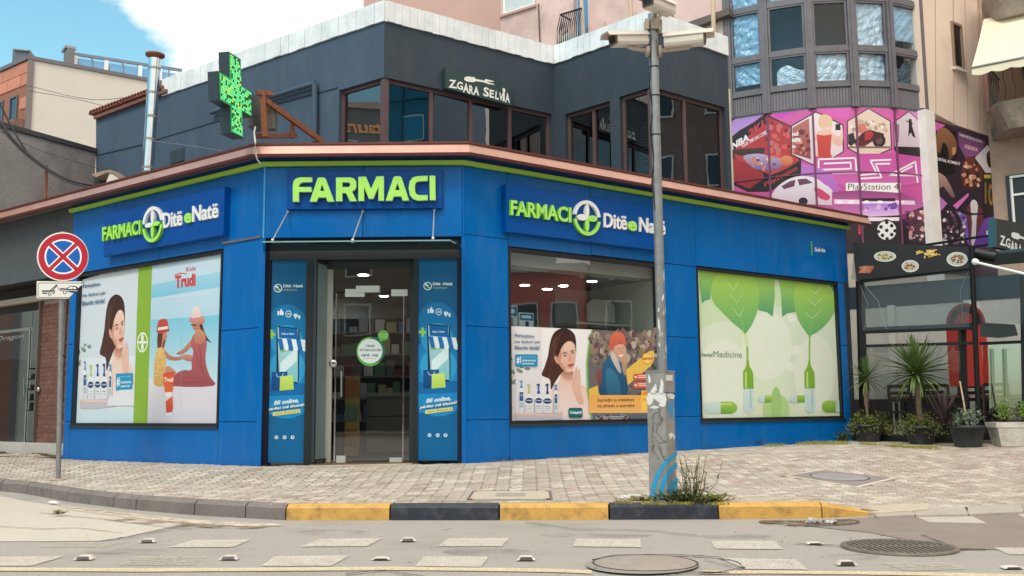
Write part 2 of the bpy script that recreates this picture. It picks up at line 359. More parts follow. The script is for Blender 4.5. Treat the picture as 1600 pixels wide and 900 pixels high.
# ---------------------------------------------------------------- wall planes
aL = math.atan2(-1.00755591, 1.32447134); aR = math.atan2(1.00755622, 1.34965122)
CFL = Vector((-3.319, 13.0, 0)); CFR = Vector((-.6436, 13.0, 0))
FL_ = Fr(CFL, aL); FR_ = Fr(CFR, aR); FF = Fr(CFL, 0.0)
cA = onY(600, 118, 16.0); FA = Fr(cA, aL); FB = Fr(cA, aR)
_u1, _ = FB.P(865, 98); FC = Fr(FB.w(_u1, 0), vang(-680, 652) - math.pi)
_u2, _ = FC.P(1017, 50); FD = Fr(FC.w(_u2, 0), vang(2750, 624))
FP1 = Fr(onY(1138, 100, 22.4), aL)
FM2 = Fr(onY(1457, 186, 22.1), aR)
_u3, _ = FM2.P(1538, 150); FP3 = Fr(FM2.w(_u3, 0), aL)
_u4, _ = FA.P(150, 240); FG = Fr(FA.w(_u4, 0), vang(1578, 633))
FT = Fr((6.35, 17.95), aL)
cBE = onY(45, 93, 32.0); FBE = Fr(cBE, aR); FOR = Fr(cBE, aL)
FK = Fr(onY(394, 160, 12.7), vang(1200, 637))

# ---------------------------------------------------------------- ground, road
g = MB(); g.quad((-400, -400, -.03), (400, -400, -.03), (400, 500, -.03), (-400, 500, -.03))
struct(g.build('ground', CONC))
rd = MB(); rd.quad((-60, -13.4, 0), (60, -13.4, 0), (60, 60, 0), (-60, 60, 0))
road = struct(rd.build('road', ASPH))
def ground_patch(name, pts, z, m_, parent=None, px=True, k=0):
    if k: pts = smooth_loop(pts, k)
    P = [onZ(x, y, z) if px else Vector((x, y, z)) for x, y in pts]
    mb = MB(); tr = tessellate_polygon([[Vector((p.x, p.y, 0)) for p in P]])
    fs = []
    for t in tr:
        a, b, c = [P[i] for i in t]
        fs.append(t if (b - a).cross(c - a).z > 0 else (t[0], t[2], t[1]))
    mb.add(P, fs); return mb.build(name, m_, parent, fix=False)
PALE = mat('pale worn concrete road', S(198, 190, 177), .92, var=.12, vscale=40, bump=.4, bscale=220, dirt=S(186, 172, 152), dscale=1.4, damt=.4)
DASPH = mat('newer dark asphalt', S(150, 138, 130), .9, var=.1, vscale=2, bump=.6, bscale=260)
struct(ground_patch('road_patch', [(-300, 775), (-300, 846), (60, 846), (160, 845), (200, 838), (255, 826), (300, 817), (260, 812), (120, 795), (40, 783), (0, 775)], .004, PALE))
struct(ground_patch('road_patch', [(1300, 812), (1369, 807), (1420, 806), (1600, 798), (1900, 790), (1900, 858), (1600, 859), (1480, 858), (1430, 846), (1360, 832), (1290, 825), (1220, 817)], .004, DASPH))
DUST = mat('kerb dust', S(206, 192, 170), .95, var=.15, vscale=6, wear=(5, .40, .56))
struct(ground_patch('kerb_dust', [(90, 788), (180, 799), (303, 812), (440, 819), (400, 823), (300, 818), (200, 808), (120, 798)], .008, DUST, k=3))
STAIN = mat('dried mud stain', S(140, 118, 100), .95, var=.2, vscale=5)
STAIN2 = mat('faint mud', S(150, 128, 108), .95, wear=(3.5, .44, .62))
struct(ground_patch('mud_stain', [(160, 809), (230, 811), (330, 819), (420, 822), (360, 825), (260, 820), (190, 815)], .012, STAIN2, k=3))
struct(ground_patch('mud_stain', [(1190, 813), (1260, 813), (1330, 811), (1340, 818), (1280, 822), (1200, 819)], .008, mat('wet mud stain', S(92, 80, 70), .35, var=.2, vscale=8, wear=(4, .42, .52)), k=3))
PAINT = mat('worn white road paint', S(222, 214, 202), .85, var=.08, vscale=6, dirt=S(190, 182, 170), dscale=5, damt=.7, wear=(60, .05, .60), bump=.7, bscale=190)
PAINT2 = mat('faded white road paint', S(212, 203, 190), .85, var=.08, vscale=6, wear=(30, .36, .72), bump=.7, bscale=190)
YPAINT = mat('cream road line', S(232, 214, 178), .85, var=.07, vscale=5, wear=(50, .1, .55), bump=.7, bscale=190)
marks = [([(264, 855), (303, 843.5), (392, 843), (364, 854.5)], 0), ([(470, 854), (500, 842), (596, 841), (574, 853.5)], 0), ([(685, 853.5), (700, 841), (795.5, 840.5), (783.5, 853.5)], 0),
    ([(895, 853.5), (900.5, 841.7), (1001, 842.5), (1002, 855)], 0), ([(1118, 857), (1110.6, 844.7), (1210, 845.4), (1225, 858)], 0), ([(1554, 855.5), (1640, 856), (1660, 867), (1576, 866)], 0),
    ([(1431, 807.5), (1514, 804), (1542.6, 817.7), (1453, 816)], 0), ([(1580, 798), (1650, 796), (1690, 808), (1600, 808.5)], 0), ([(-40, 884), (-20, 870), (101, 869), (49, 884)], 0),
    ([(408, 884), (430.5, 869), (546, 868), (518, 884)], 0), ([(650, 884.5), (661.5, 869.5), (764.5, 869.8), (751, 885.6)], 0), ([(1124, 871.7), (1244, 874), (1262.6, 890), (1165, 889)], 0),
    ([(1374, 879), (1478, 879), (1512, 889), (1418, 892)], 1), ([(60, 855), (105, 847), (203, 845.5), (168, 854.5)], 1), ([(185, 883), (205, 870), (325, 869), (300, 883)], 1)]
def worn(p):                # paint blocks have slightly ragged, broken edges
    o = []
    for a, b in zip(p, p[1:] + p[:1]):
        n = 9
        for i in range(n):
            t = i / n; o.append((a[0] + (b[0] - a[0]) * t + random.uniform(-.9, .9), a[1] + (b[1] - a[1]) * t + random.uniform(-.22, .22)))
    return o
for p, k in marks: ground_patch('road_marking', worn(p), .006, PAINT2 if k else PAINT, road)
yl = [(-300, 888), (0, 889), (220, 890.5), (400, 889.5), (620, 888), (760, 889.5), (860, 891), (925, 893.5)]
ground_patch('road_line', [(x, y - 2.6) for x, y in yl] + [(x, y + 2.7) for x, y in reversed(yl)], .0065, YPAINT, road)
yr = [(1098, 894), (1200, 893.5), (1350, 895), (1500, 897.5), (1640, 900.5), (1900, 906)]
ground_patch('road_line', [(x, y - 2.4) for x, y in yr] + [(x, y + 2.6) for x, y in reversed(yr)], .0065, YPAINT, road)
# cracks
CRACK = mat('crack', S(58, 52, 48), .95)
def crack(pts, wd=.7):
    up = []; dn = []; px_ = []
    for a, b in zip(pts, pts[1:]):
        for i in range(6): t = i / 6; px_.append((a[0] + (b[0] - a[0]) * t + random.uniform(-2, 2), a[1] + (b[1] - a[1]) * t + random.uniform(-.5, .5)))
    px_.append(pts[-1])
    for x, y in px_: w2 = wd * random.uniform(.3, .6); up.append((x, y - w2)); dn.append((x, y + w2))
    ground_patch('road_crack', up + dn[::-1], .0115, CRACK, road)
crack([(150, 846), (210, 837), (265, 826), (300, 819)], .5); crack([(930, 884), (925, 874), (960, 867), (1040, 866), (1120, 870), (1150, 877), (1163, 886), (1130, 893), (1090, 895)], 1.1)
crack([(540, 896), (600, 890), (640, 897), (690, 904)], 1); crack([(1240, 848), (1320, 852), (1340, 850)], .6); crack([(1440, 835), (1480, 850), (1500, 857), (1540, 858)], .9); crack([(1160, 888), (1130, 881), (1100, 874)], .7)
crack([(60, 800), (110, 806), (170, 812), (250, 822), (300, 826)], .4); crack([(0, 822), (60, 826), (120, 824), (190, 832)], .4); crack([(820, 815), (900, 826), (1010, 828), (1090, 836)], .5)
crack([(1040, 897), (1080, 893), (1140, 894)], .8)
for k_, (x, y, a_, b_) in enumerate(((520, 832, 60, 5), (930, 836, 90, 4), (760, 862, 70, 6), (210, 862, 80, 5), (1150, 838, 60, 4), (1330, 870, 50, 5))): struct(ground_patch('tyre_stain', [(x + a_ * math.cos(i * .45), y + b_ * math.sin(i * .45)) for i in range(14)], .0045 + k_ * .0001, mat('dark road stain', S(136, 130, 124), .85, var=.1, wear=(2.6, .42, .95))))
# light mortar collar round the manhole
struct(ground_patch('manhole_collar', [(1004 + 88 * math.cos(a), 882.5 + 14 * math.sin(a)) for a in [i * math.pi / 14 for i in range(28)]], .013, mat('patched asphalt', S(150, 144, 138), .92, var=.12, vscale=6, bump=.5, bscale=200)))

# ---------------------------------------------------------------- kerb
KP = [(-140, 756, .116), (0, 767.5, .116), (42, 772, .116), (105, 784, .116), (177, 793, .116), (212, 797, .116), (303, 805, .117), (383, 809.5, .117), (446, 813, .118), (609, 813, .118), (780, 813, .118), (952, 812.3, .118), (1123, 811.5, .118), (1285, 809.8, .114), (1364, 806, .03)]
KW = [onZ(x, y, 0) for x, y, z in KP]; KZ = [z for x, y, z in KP]
GKERB = mat('grey kerb stone', S(128, 120, 116), .9, var=.14, vscale=6, bump=.5, bscale=70, dirt=S(88, 80, 76), dscale=5, damt=.6)
YKERB = mat('yellow kerb paint', S(208, 162, 84), .7, var=.14, vscale=6, bump=.4, bscale=60, dirt=S(146, 116, 76), dscale=9, damt=.9)
BKERB = mat('black kerb paint', S(40, 46, 58), .6, var=.16, vscale=6, bump=.3, bscale=60, dirt=S(98, 98, 100), dscale=8, damt=.55)
kerb = struct(MB().build('kerb', None)); del MATS['crack']
kmats = [GKERB] * 8 + [YKERB, BKERB, YKERB, BKERB, YKERB, YKERB]
def knorm(i):
    a = KW[max(i - 1, 0)]; b = KW[min(i + 1, len(KW) - 1)]; t = (b - a).normalized(); return Vector((-t.y, t.x, 0))
for i in range(len(KW) - 1):
    a, b = KW[i], KW[i + 1]; na, nb = knorm(i), knorm(i + 1); t = (b - a).normalized(); gp = .008
    a2, b2 = a + t * gp, b - t * gp; za, zb = KZ[i], KZ[i + 1]
    if i < 8: za += random.uniform(-.004, .004); zb += random.uniform(-.004, .004)
    W = .125; mb = MB(); nseg = 6 if i < 12 else 4
    rings = []
    for j in range(nseg + 1):
        f = j / nseg; p = a2.lerp(b2, f); n = na.lerp(nb, f); z = za + (zb - za) * f; e = random.uniform(-.003, .003); c = min(.02, z * .4) + random.uniform(0, .005)
        kt = min(.024, z * .3); rings.append([p + n * 0 + Vector((0, 0, -.02)), p + n * (.006 + e) + Vector((0, 0, z - c * .4)), p + n * (.045 + e) + Vector((0, 0, z + kt)), p + n * W + Vector((0, 0, z + kt + .002)), p + n * W + Vector((0, 0, -.02))])
    vs = [v for r_ in rings for v in r_]; k = 5
    fs = [(j * k + q, j * k + (q + 1) % k, (j + 1) * k + (q + 1) % k, (j + 1) * k + q) for j in range(nseg) for q in range(k)] + [tuple(range(k)), tuple(range(nseg * k, nseg * k + k))]
    mb.add(vs, fs); mb.build('kerb_block', kmats[i], kerb)
# flush pale edging on the right
ED = [(1369, 798.5, 807), (1430, 797, 804.5), (1513, 794.5, 803.5), (1600, 788, 799.5), (1700, 781, 793), (1840, 773, 784)]
for (x0, t0, b0), (x1, t1, b1) in zip(ED, ED[1:]):
    P_ = [onZ(x, y, .026) for x, y in ((x0 + .8, b0), (x1 - .8, b1), (x1 - .8, t1 - 2), (x0 - 6, t0 - 2))]
    mb = MB(); mb.hexa([v + Vector((0, 0, -.05)) for v in P_], P_); mb.build('edging_slab', CONC, kerb)

P_ = [onZ(x, y, .034) for x, y in ((1340, 798), (1368, 801.5), (1450, 796), (1450, 787.5), (1372, 787), (1320, 789))]
mb = MB(); mb.hexa([v + Vector((0, 0, -.06)) for v in P_], P_); mb.build('mortar_fillet', mat('sandy mortar', S(192, 178, 160), .92, var=.16, vscale=9, bump=.5, bscale=60), kerb)
# ---------------------------------------------------------------- pavement surface height
ctrl = []
for i in range(len(KW) - 1):
    for j in range(4): p = KW[i].lerp(KW[i + 1], j / 4); ctrl.append((p.x, p.y, KZ[i] + (KZ[i + 1] - KZ[i]) * j / 4 + min(.02, KZ[i] * .3)))
for x, y, z in [(3.4, 9.33, .02), (3.55, 9.36, .02), (3.7, 9.4, .02), (3.85, 9.43, .02), (4.0, 9.46, .022), (4.4, 9.57, .024), (4.65, 9.66, .024), (5.2, 9.85, .024), (6.2, 10.2, .028), (4.2, 9.5, .022), (4.9, 9.75, .026), (5.6, 10.0, .026), (7, 10.5, .03), (9, 11.5, .05)]: ctrl.append((x, y, z))
wp = [(-5.6, .33), (-4.9, .272), (-2.5, .285), (0, .296)]
for (u0, z0), (u1, z1) in zip(wp, wp[1:]):
    for j in range(5): q = FL_.w(u0 + (u1 - u0) * j / 5, 0); ctrl.append((q.x, q.y, z0 + (z1 - z0) * j / 5))
for j in range(6): ctrl.append((CFL.x + 2.676 * j / 5, 13.0, .298 + .010 * j / 5))
for j in range(12): u = 8.6 * j / 11; q = FR_.w(u, 0); ctrl.append((q.x, q.y, .309 + (.08 * u / 8.6)))
for x, y, z in [(7.85, 16.8, .36), (9.5, 15.6, .36), (11, 14.5, .34), (-8.0, 16.6, .36), (-9.5, 18, .36), (-9, 14.6, .12), (-10, 15.6, .13)]: ctrl.append((x, y, z))
def gz(x, y):
    s = w_ = 0
    for a, b, c in ctrl:
        d = (x - a) ** 2 + (y - b) ** 2 + 1e-4; k = 1 / (d * d) ** .75; s += k * c; w_ += k
    return s / w_
_c = {}
def gzc(x, y):                # cached bilinear lookup
    G = .25; i, j = math.floor(x / G), math.floor(y / G)
    def h(a, b):
        if (a, b) not in _c: _c[(a, b)] = gz(a * G, b * G)
        return _c[(a, b)]
    fx, fy = x / G - i, y / G - j
    return (h(i, j) * (1 - fx) + h(i + 1, j) * fx) * (1 - fy) + (h(i, j + 1) * (1 - fx) + h(i + 1, j + 1) * fx) * fy
# outline of the paved area: kerb back edge, then round the building
kin = [KW[i] + knorm(i) * .128 for i in range(len(KW))]
edge = [onZ(1364, 798.5, .03), onZ(1430, 796.8, .03), onZ(1513, 794.3, .03), onZ(1600, 787.8, .03), onZ(1700, 780.8, .03), onZ(1840, 772, .03)]
outline = [(p.x, p.y) for p in kin[:-1]] + [(p.x, p.y) for p in edge]
outline += [(12, 17), (8.6, 17.6), (6.6, 18.2)] + [(FR_.w(u, 0).x, FR_.w(u, 0).y) for u in (8.65, 4, 0)] + [(CFR.x, 13), (CFL.x, 13)] + [(FL_.w(u, 0).x, FL_.w(u, 0).y) for u in (-3, -5.0, -6.3, -8.5)] + [(-12, 17)]
def inside(x, y, P=outline):
    c = False; n = len(P)
    for i in range(n):
        (x0, y0), (x1, y1) = P[i], P[i - 1]
        if (y0 > y) != (y1 > y) and x < (x1 - x0) * (y - y0) / (y1 - y0) + x0: c = not c
    return c
mb = MB(); G = .25; gi = {}
for i in range(-52, 54):
    for j in range(34, 84):
        if any(inside((i + a) * G, (j + b) * G) for a in (0, .5, 1) for b in (0, .5, 1)):
            ids = []
            for a, b in ((i, j), (i + 1, j), (i + 1, j + 1), (i, j + 1)):
                if (a, b) not in gi: gi[(a, b)] = len(mb.v); x, y = a * G, b * G; mb.v.append(Vector((x, y, gzc(x, y) - .013)))
                ids.append(gi[(a, b)])
            mb.f.append(ids); mb.c.append(None); mb.sm.append(True)
# keep the bedding sheet behind the kerb line
for v in mb.v:
    for i in range(len(KW) - 1):
        a, b = KW[i], KW[i + 1]; t = (b - a); L_ = t.length; t.normalize(); d = v - a; s_ = d.dot(t)
        if -.1 <= s_ <= L_ + .1:
            nn = Vector((-t.y, t.x, 0)); q = d.dot(nn)
            if q < .06 and q > -1.2: v += nn * (.06 - q)
    for i in range(len(edge) - 1):
        a, b = edge[i], edge[i + 1]; t = (b - a); t.z = 0; L_ = t.length; t.normalize(); d = v - a; s_ = d.dot(t)
        if -.05 <= s_ <= L_ + .05:
            nn = Vector((-t.y, t.x, 0)); q = d.dot(nn)
            if -1.2 < q < 0: v += nn * (-q)
SAND = mat('sandy paver joint', S(84, 66, 54), .97, var=.2, vscale=8, bump=.4, bscale=90)
pave = struct(mb.build('pavement', SAND, fix=False))
PAVER = mat('paving block', (1, 1, 1), .86, attr=True, var=.10, vscale=22, bump=.5, bscale=160, dirt=S(160, 144, 122), dscale=1.1, damt=.35)
PL, PH, PA = .20, .115, .020
def paver_outline():
    xs = [-PL / 2, -PL / 4, 0, PL / 4, PL / 2]; gx = [-PA, PA, -PA, PA, -PA]; g_ = .011
    top = [(x * (1 - 2 * g_ / PL), PH / 2 + q - g_ / 2) for x, q in zip(xs, gx)]; bot = [(x * (1 - 2 * g_ / PL), -PH / 2 + q + g_ / 2) for x, q in zip(xs, gx)]
    return bot + top[::-1]
PO = paver_outline()
def add_paver(mb, M_, col):
    n = len(PO); c = .005; ring = lambda s_, z: [M_ @ Vector((x * s_[0], y * s_[1], z)) for x, y in PO]
    mb.add(ring((1, 1), -.03) + ring((1, 1), -.005) + ring((1 - c * 2 / PL, 1 - c * 2 / PH), 0), [(i, (i + 1) % n, n + (i + 1) % n, n + i) for i in range(n)] + [(n + i, n + (i + 1) % n, 2 * n + (i + 1) % n, 2 * n + i) for i in range(n)] + [tuple(range(2 * n, 3 * n))], col)
def paver_col(x, y):
    r_ = random.random(); b = S(194, 183, 170) if r_ < .64 else S(213, 204, 190) if r_ < .87 else S(180, 168, 156) if r_ < .975 else S(194, 164, 150)
    k = random.uniform(.82, .99)
    if x > 3.2 + .4 * (y - 9.5) : k *= .94; b = (b[0] * 1.0, b[1] * .965, b[2] * .95)
    return (b[0] * k, b[1] * k, b[2] * k)
ang_p = math.radians(40); ca, sa = math.cos(ang_p), math.sin(ang_p); cand = []
def zgp(px, py):              # first meeting of a sight line with the pavement surface
    d = ray(px, py); y = 8.6
    while y < 22:
        p = CAM + d * (y / d.y)
        if p.z <= gzc(p.x, p.y): break
        y += .04
    lo, hi = y - .04, y
    for _ in range(12):
        y = (lo + hi) / 2; p = CAM + d * (y / d.y)
        if p.z <= gzc(p.x, p.y): hi = y
        else: lo = y
    return CAM + d * (y / d.y)
PB = zgp(1030, 781)
def grow(P_, k): c = sum(P_, Vector()) / len(P_); return [(c.x + (v.x - c.x) * k, c.y + (v.y - c.y) * k) for v in P_]
HOLES = [grow([zgp(*q) for q in ((728, 782), (864, 781.5), (861, 768), (738, 768))], 1.2), grow([zgp(*q) for q in ((1228, 743), (1340, 761), (1398, 747), (1285, 734))], 1.06)]
def in_cover(x, y):
    if any(inside(x, y, h) for h in HOLES): return True
    return abs(x - PB.x - .02) < .12 and abs(y - PB.y - .05) < .13
for j in range(-190, 260):
    for i in range(-110, 130):
        lx = i * PL + (PL / 2 if j % 2 else 0); ly = j * PH; x = lx * ca - ly * sa; y = lx * sa + ly * ca
        if y < 8.8 or y > 19 or x < -13 or x > 13: continue
        if inside(x, y) and not in_cover(x, y): cand.append((x, y))
def clipdist(x, y): return min((inside(x + a, y + b) for a, b in ((.11, 0), (-.11, 0), (0, .08), (0, -.08))))
cand.sort(key=lambda p: p[1] + abs(p[0]) * .02)
vis = [c for c in cand if abs(800 + F * c[0] / c[1] - 800) < 830]
near = set(vis[:300]); variants = []
for k in range(14):
    mb = MB(); add_paver(mb, Matrix.Identity(4), paver_col(0, 0)); o = mb.build('paver_variant', PAVER); variants.append(o.data); bpy.data.objects.remove(o)
big = MB()
for x, y in cand:
    z = gzc(x, y) + random.uniform(-.0025, .0025); e = .1; sx = (gzc(x + e, y) - gzc(x - e, y)) / (2 * e); sy = (gzc(x, y + e) - gzc(x, y - e)) / (2 * e)
    nrm = Vector((-sx + random.uniform(-.012, .012), -sy + random.uniform(-.012, .012), 1)).normalized(); q = nrm.to_track_quat('Z', 'Y')
    xa = Vector((ca, sa, 0)); xa = (xa - nrm * xa.dot(nrm)).normalized(); ya = nrm.cross(xa)
    M_ = Matrix(((xa.x, ya.x, nrm.x, x), (xa.y, ya.y, nrm.y, y), (xa.z, ya.z, nrm.z, z), (0, 0, 0, 1)))
    if (x, y) in near:
        o = bpy.data.objects.new('paver', random.choice(variants)); COL.objects.link(o); o.parent = pave; o.matrix_world = M_
    else: add_paver(big, M_, paver_col(x, y))
st = big.build('pavers', PAVER, pave, fix=False); st['kind'] = 'stuff'
# ================================================================ PHARMACY
ph = thing('pharmacy', 'blue clad corner pharmacy with green FARMACI lettering over a glass door', 'pharmacy', (-1.98, 13.0, .3))
L_, R_, Ff = FL_, FR_, FF
def u_(fr, x, y, n=0): return fr.P(x, y, n)[0]
def z_(fr, x, y, n=0): return fr.P(x, y, n)[1]
ZS = 4.272                                    # underside of the green strip
W1 = (.752, 3.71, .80, 3.225); W2 = (4.515, 8.27, .79, 3.255); WL = (-4.69, -.892, .80, 3.235)
DO = (.03, 2.655)                             # entrance opening along the chamfered front
def wall_sheet(fr, u0, u1, z0, z1, holes, n0, n1, mt, name, parent, ends=True):
    us = sorted({u0, u1, *[h[i] for h in holes for i in (0, 1)]}); zs = sorted({z0, z1, *[h[i] for h in holes for i in (2, 3)]}); mb = MB()
    for a, b in zip(us, us[1:]):
        for c, d in zip(zs, zs[1:]):
            if any(h[0] <= a + 1e-6 and b <= h[1] + 1e-6 and h[2] <= c + 1e-6 and d <= h[3] + 1e-6 for h in holes): continue
            mb.quad(fr.w(a, c, n1), fr.w(b, c, n1), fr.w(b, d, n1), fr.w(a, d, n1)); mb.quad(fr.w(b, c, n0), fr.w(a, c, n0), fr.w(a, d, n0), fr.w(b, d, n0))
    for a, b, c, d in holes:
        for p, q in (((a, c), (b, c)), ((b, c), (b, d)), ((b, d), (a, d)), ((a, d), (a, c))):
            if p[0] == q[0] and (abs(p[0] - u0) < 1e-4 or abs(p[0] - u1) < 1e-4): continue
            mb.quad(fr.w(*p, n0), fr.w(*q, n0), fr.w(*q, n1), fr.w(*p, n1))
    for p, q in (((u0, z0), (u1, z0)), ((u1, z0), (u1, z1)), ((u1, z1), (u0, z1)), ((u0, z1), (u0, z0))):
        if p[0] == q[0] and not ends: continue
        mb.quad(fr.w(*p, n0), fr.w(*q, n0), fr.w(*q, n1), fr.w(*p, n1))
    return mb.build(name, mt, parent, fix=False)
wall_sheet(R_, .0, 8.6, -.1, 4.46, [W1, W2], -.20, -.026, GAP, 'wall', ph)
wall_sheet(L_, -4.9, .0, -.1, 4.46, [WL], -.20, -.026, GAP, 'wall', ph)
wall_sheet(Ff, .0, 2.676, -.1, 4.46, [(DO[0], DO[1], .2, 3.29)], -.20, -.026, GAP, 'wall', ph)
sw = MB(); e0 = R_.w(8.6, 0, 0); FS = Fr(e0, aR + math.pi / 2); sw.box(FS, 0.0, 5.0, -.1, 4.44, -.15, -.003)
sw.build('side_wall', NAVYDARK, ph)
def panel(fr, u0, u1, z0, z1, n=0.0, mt=BLUE):
    g_ = .004; mb = MB(); mb.bbox(fr, u0 + g_, u1 - g_, z0 + g_, z1 - g_, n - .022, n + random.uniform(-.0015, .0015), .004); return mb.build('cladding_panel', mt, ph)
R1, R2, R3 = .866, 2.105, 3.335
for a, b in ((0.004, .745), (3.745, 4.503)):
    for c, d in ((-.05, R1), (R1, R2), (R2, 3.25 if a > 1 else R3)): panel(R_, a, b, c, d)
panel(R_, 0.004, .745, R3, ZS)
for c, d in ((-.05, R1), (R1, R2), (R2, 3.27)): panel(R_, 8.285, 8.598, c, d)
js = [.745, u_(R_, 922, 300), 4.503, u_(R_, 1182.6, 400), u_(R_, 1228, 400), 8.285, 8.598]
panel(R_, js[0], js[1], 3.24, ZS); panel(R_, js[1], js[2], 3.252, ZS)
for a, b in zip(js[2:], js[3:]): panel(R_, a, b, 3.27, ZS)
panel(R_, .745, 3.745, -.05, .785); panel(R_, 4.503, 8.285, -.05, .775)
LJ = [-4.895, u_(L_, 196, 320), u_(L_, 253, 300), -.865, -.004]
for a, b in zip(LJ[:3], LJ[1:]): panel(L_, a, b, 3.25, ZS)
panel(L_, LJ[3], LJ[4], R3 - .015, ZS, .012)
for c, d in ((-.05, R1), (R1, R2), (R2, R3 - .015)): panel(L_, -.865, -.004, c, d)
for c, d in ((-.05, R1), (R1, R2), (R2, 3.25)): panel(L_, -4.895, -4.70, c, d)
panel(L_, -4.70, -.865, -.05, .785)
um = u_(Ff, 567, 350); panel(Ff, .012, um, 3.30, ZS); panel(Ff, um, 2.664, 3.30, ZS)
# corner trims
mb = MB(); mb.box(Ff, -.012, .012, 3.30, ZS, -.02, .006); mb.build('corner_trim', mat('light blue trim', S(60, 160, 225), .3), ph)
mb = MB(); mb.box(Ff, 2.664, 2.684, 3.30, ZS, -.02, .004); mb.build('corner_trim', BLUE, ph)
mb = MB(); mb.bar(L_.w(-.865, 3.325, .016), L_.w(-.03, 3.325, .016), .012, .03); mb.build('steel_strip', CHROME, ph)
mb = MB(); mb.box(Ff, -.035, .028, -.05, 3.30, -.10, -.002); mb.build('door_jamb', BLUE, ph)
mb = MB(); mb.box(Ff, 2.648, 2.70, -.05, 3.30, -.10, -.002); mb.build('door_jamb', BLUE, ph)
# green strip, mitred round the building; eave profile sweep
def sweep(prof, pts, dirs, closed=True):       # prof: (n, z); pts: corner points; dirs: wall frames between them
    rings = []
    for i, p in enumerate(pts):
        fa = dirs[max(i - 1, 0)]; fb = dirs[min(i, len(dirs) - 1)]; na, nb = fa.n, fb.n; k = 1 + na.dot(nb); mvec = (na + nb) / k
        rings.append([Vector((p.x, p.y, 0)) + mvec * n + Vector((0, 0, z)) for n, z in prof])
    mb = MB(); k = len(prof)
    for i in range(len(rings) - 1):
        mb.add(rings[i] + rings[i + 1], [(j, (j + 1) % k, k + (j + 1) % k, k + j) for j in range(k)])
    mb.add(rings[0], [tuple(range(k))]); mb.add(rings[-1], [tuple(range(k))]); return mb
strip_pts = [L_.w(-4.95, 0), CFL, CFR, R_.w(8.66, 0)]; dirs = [L_, Ff, R_]
sweep([(.0, 4.276), (.05, 4.28), (.055, 4.335), (.0, 4.34)], strip_pts, dirs).build('green_strip', LIME, ph)
eave_pts = [L_.w(-9.6, 0), CFL, CFR, R_.w(8.95, 0)]
Z0 = z_(Ff, 560, 243.5, .3); Z1 = z_(Ff, 560, 221, .3)
sweep([(-.1, Z0 + .13), (.27, Z0 - .005), (.30, Z0), (.31, Z0 + .035), (.285, Z0 + .04), (-.1, Z0 + .16)], eave_pts, dirs).build('eave_soffit', MAROON, ph)
sweep([(.27, Z0 + .036), (.312, Z0 + .036), (.245, Z1 - .03), (.215, Z1 - .03)], eave_pts, dirs).build('eave_fascia', COPPER, ph)
sweep([(.19, Z1 - .028), (.262, Z1 - .028), (.262, Z1 + .002), (.19, Z1 + .002)], eave_pts, dirs).build('eave_cap', MAROON, ph)
sweep([(-.02, ZS + .07), (.0, ZS + .07), (.0, Z0 + .11), (-.02, Z0 + .11)], strip_pts, dirs).build('eave_shade_band', mat('eave shade blue', S(8, 70, 140), .35), ph)  # darker blue paints in the shade on the wall below the eave
# roof
rz = Z1 - .03; rp = [eave_pts[0] - L_.n * -.2, CFL + Vector((-.06, -.19, 0)), CFR + Vector((.06, -.19, 0)), R_.w(8.9, 0, .2), R_.w(8.9, 0, -7), L_.w(-9.6, 0, -9)]
mb = MB(); a = [Vector((p.x, p.y, rz - .09)) for p in rp]; b = [Vector((p.x, p.y, rz)) for p in rp]; mb.hexa(a, b); mb.build('roof', mat('grey roofing', S(120, 116, 112), .9, var=.2), ph)

# ---- windows
def frame(fr, W, n0, n1, t, mt, name, parent):
    u0, u1, z0, z1 = W; mb = MB()
    mb.box(fr, u0, u1, z0, z0 + t, n0, n1); mb.box(fr, u0, u1, z1 - t, z1, n0, n1); mb.box(fr, u0, u0 + t, z0 + t, z1 - t, n0, n1 - .002); mb.box(fr, u1 - t, u1, z0 + t, z1 - t, n0, n1 - .002)
    return mb.build(name, mt, parent)
def window(fr, W):
    w_ = frame(fr, W, -.12, -.012, .045, DARKFR, 'window', ph)
    mb = MB(); mb.box(fr, W[0] - .02, W[1] + .02, W[2] - .03, W[2] + .006, -.03, .02); mb.build('sill', ALU, w_)
    mb = MB(); mb.box(fr, W[0] + .04, W[1] - .04, W[2] + .04, W[3] - .04, -.085, -.073); mb.build('pane', GLASS, w_); return w_
win1 = window(R_, W1); win2 = window(R_, W2); winL = window(L_, WL)

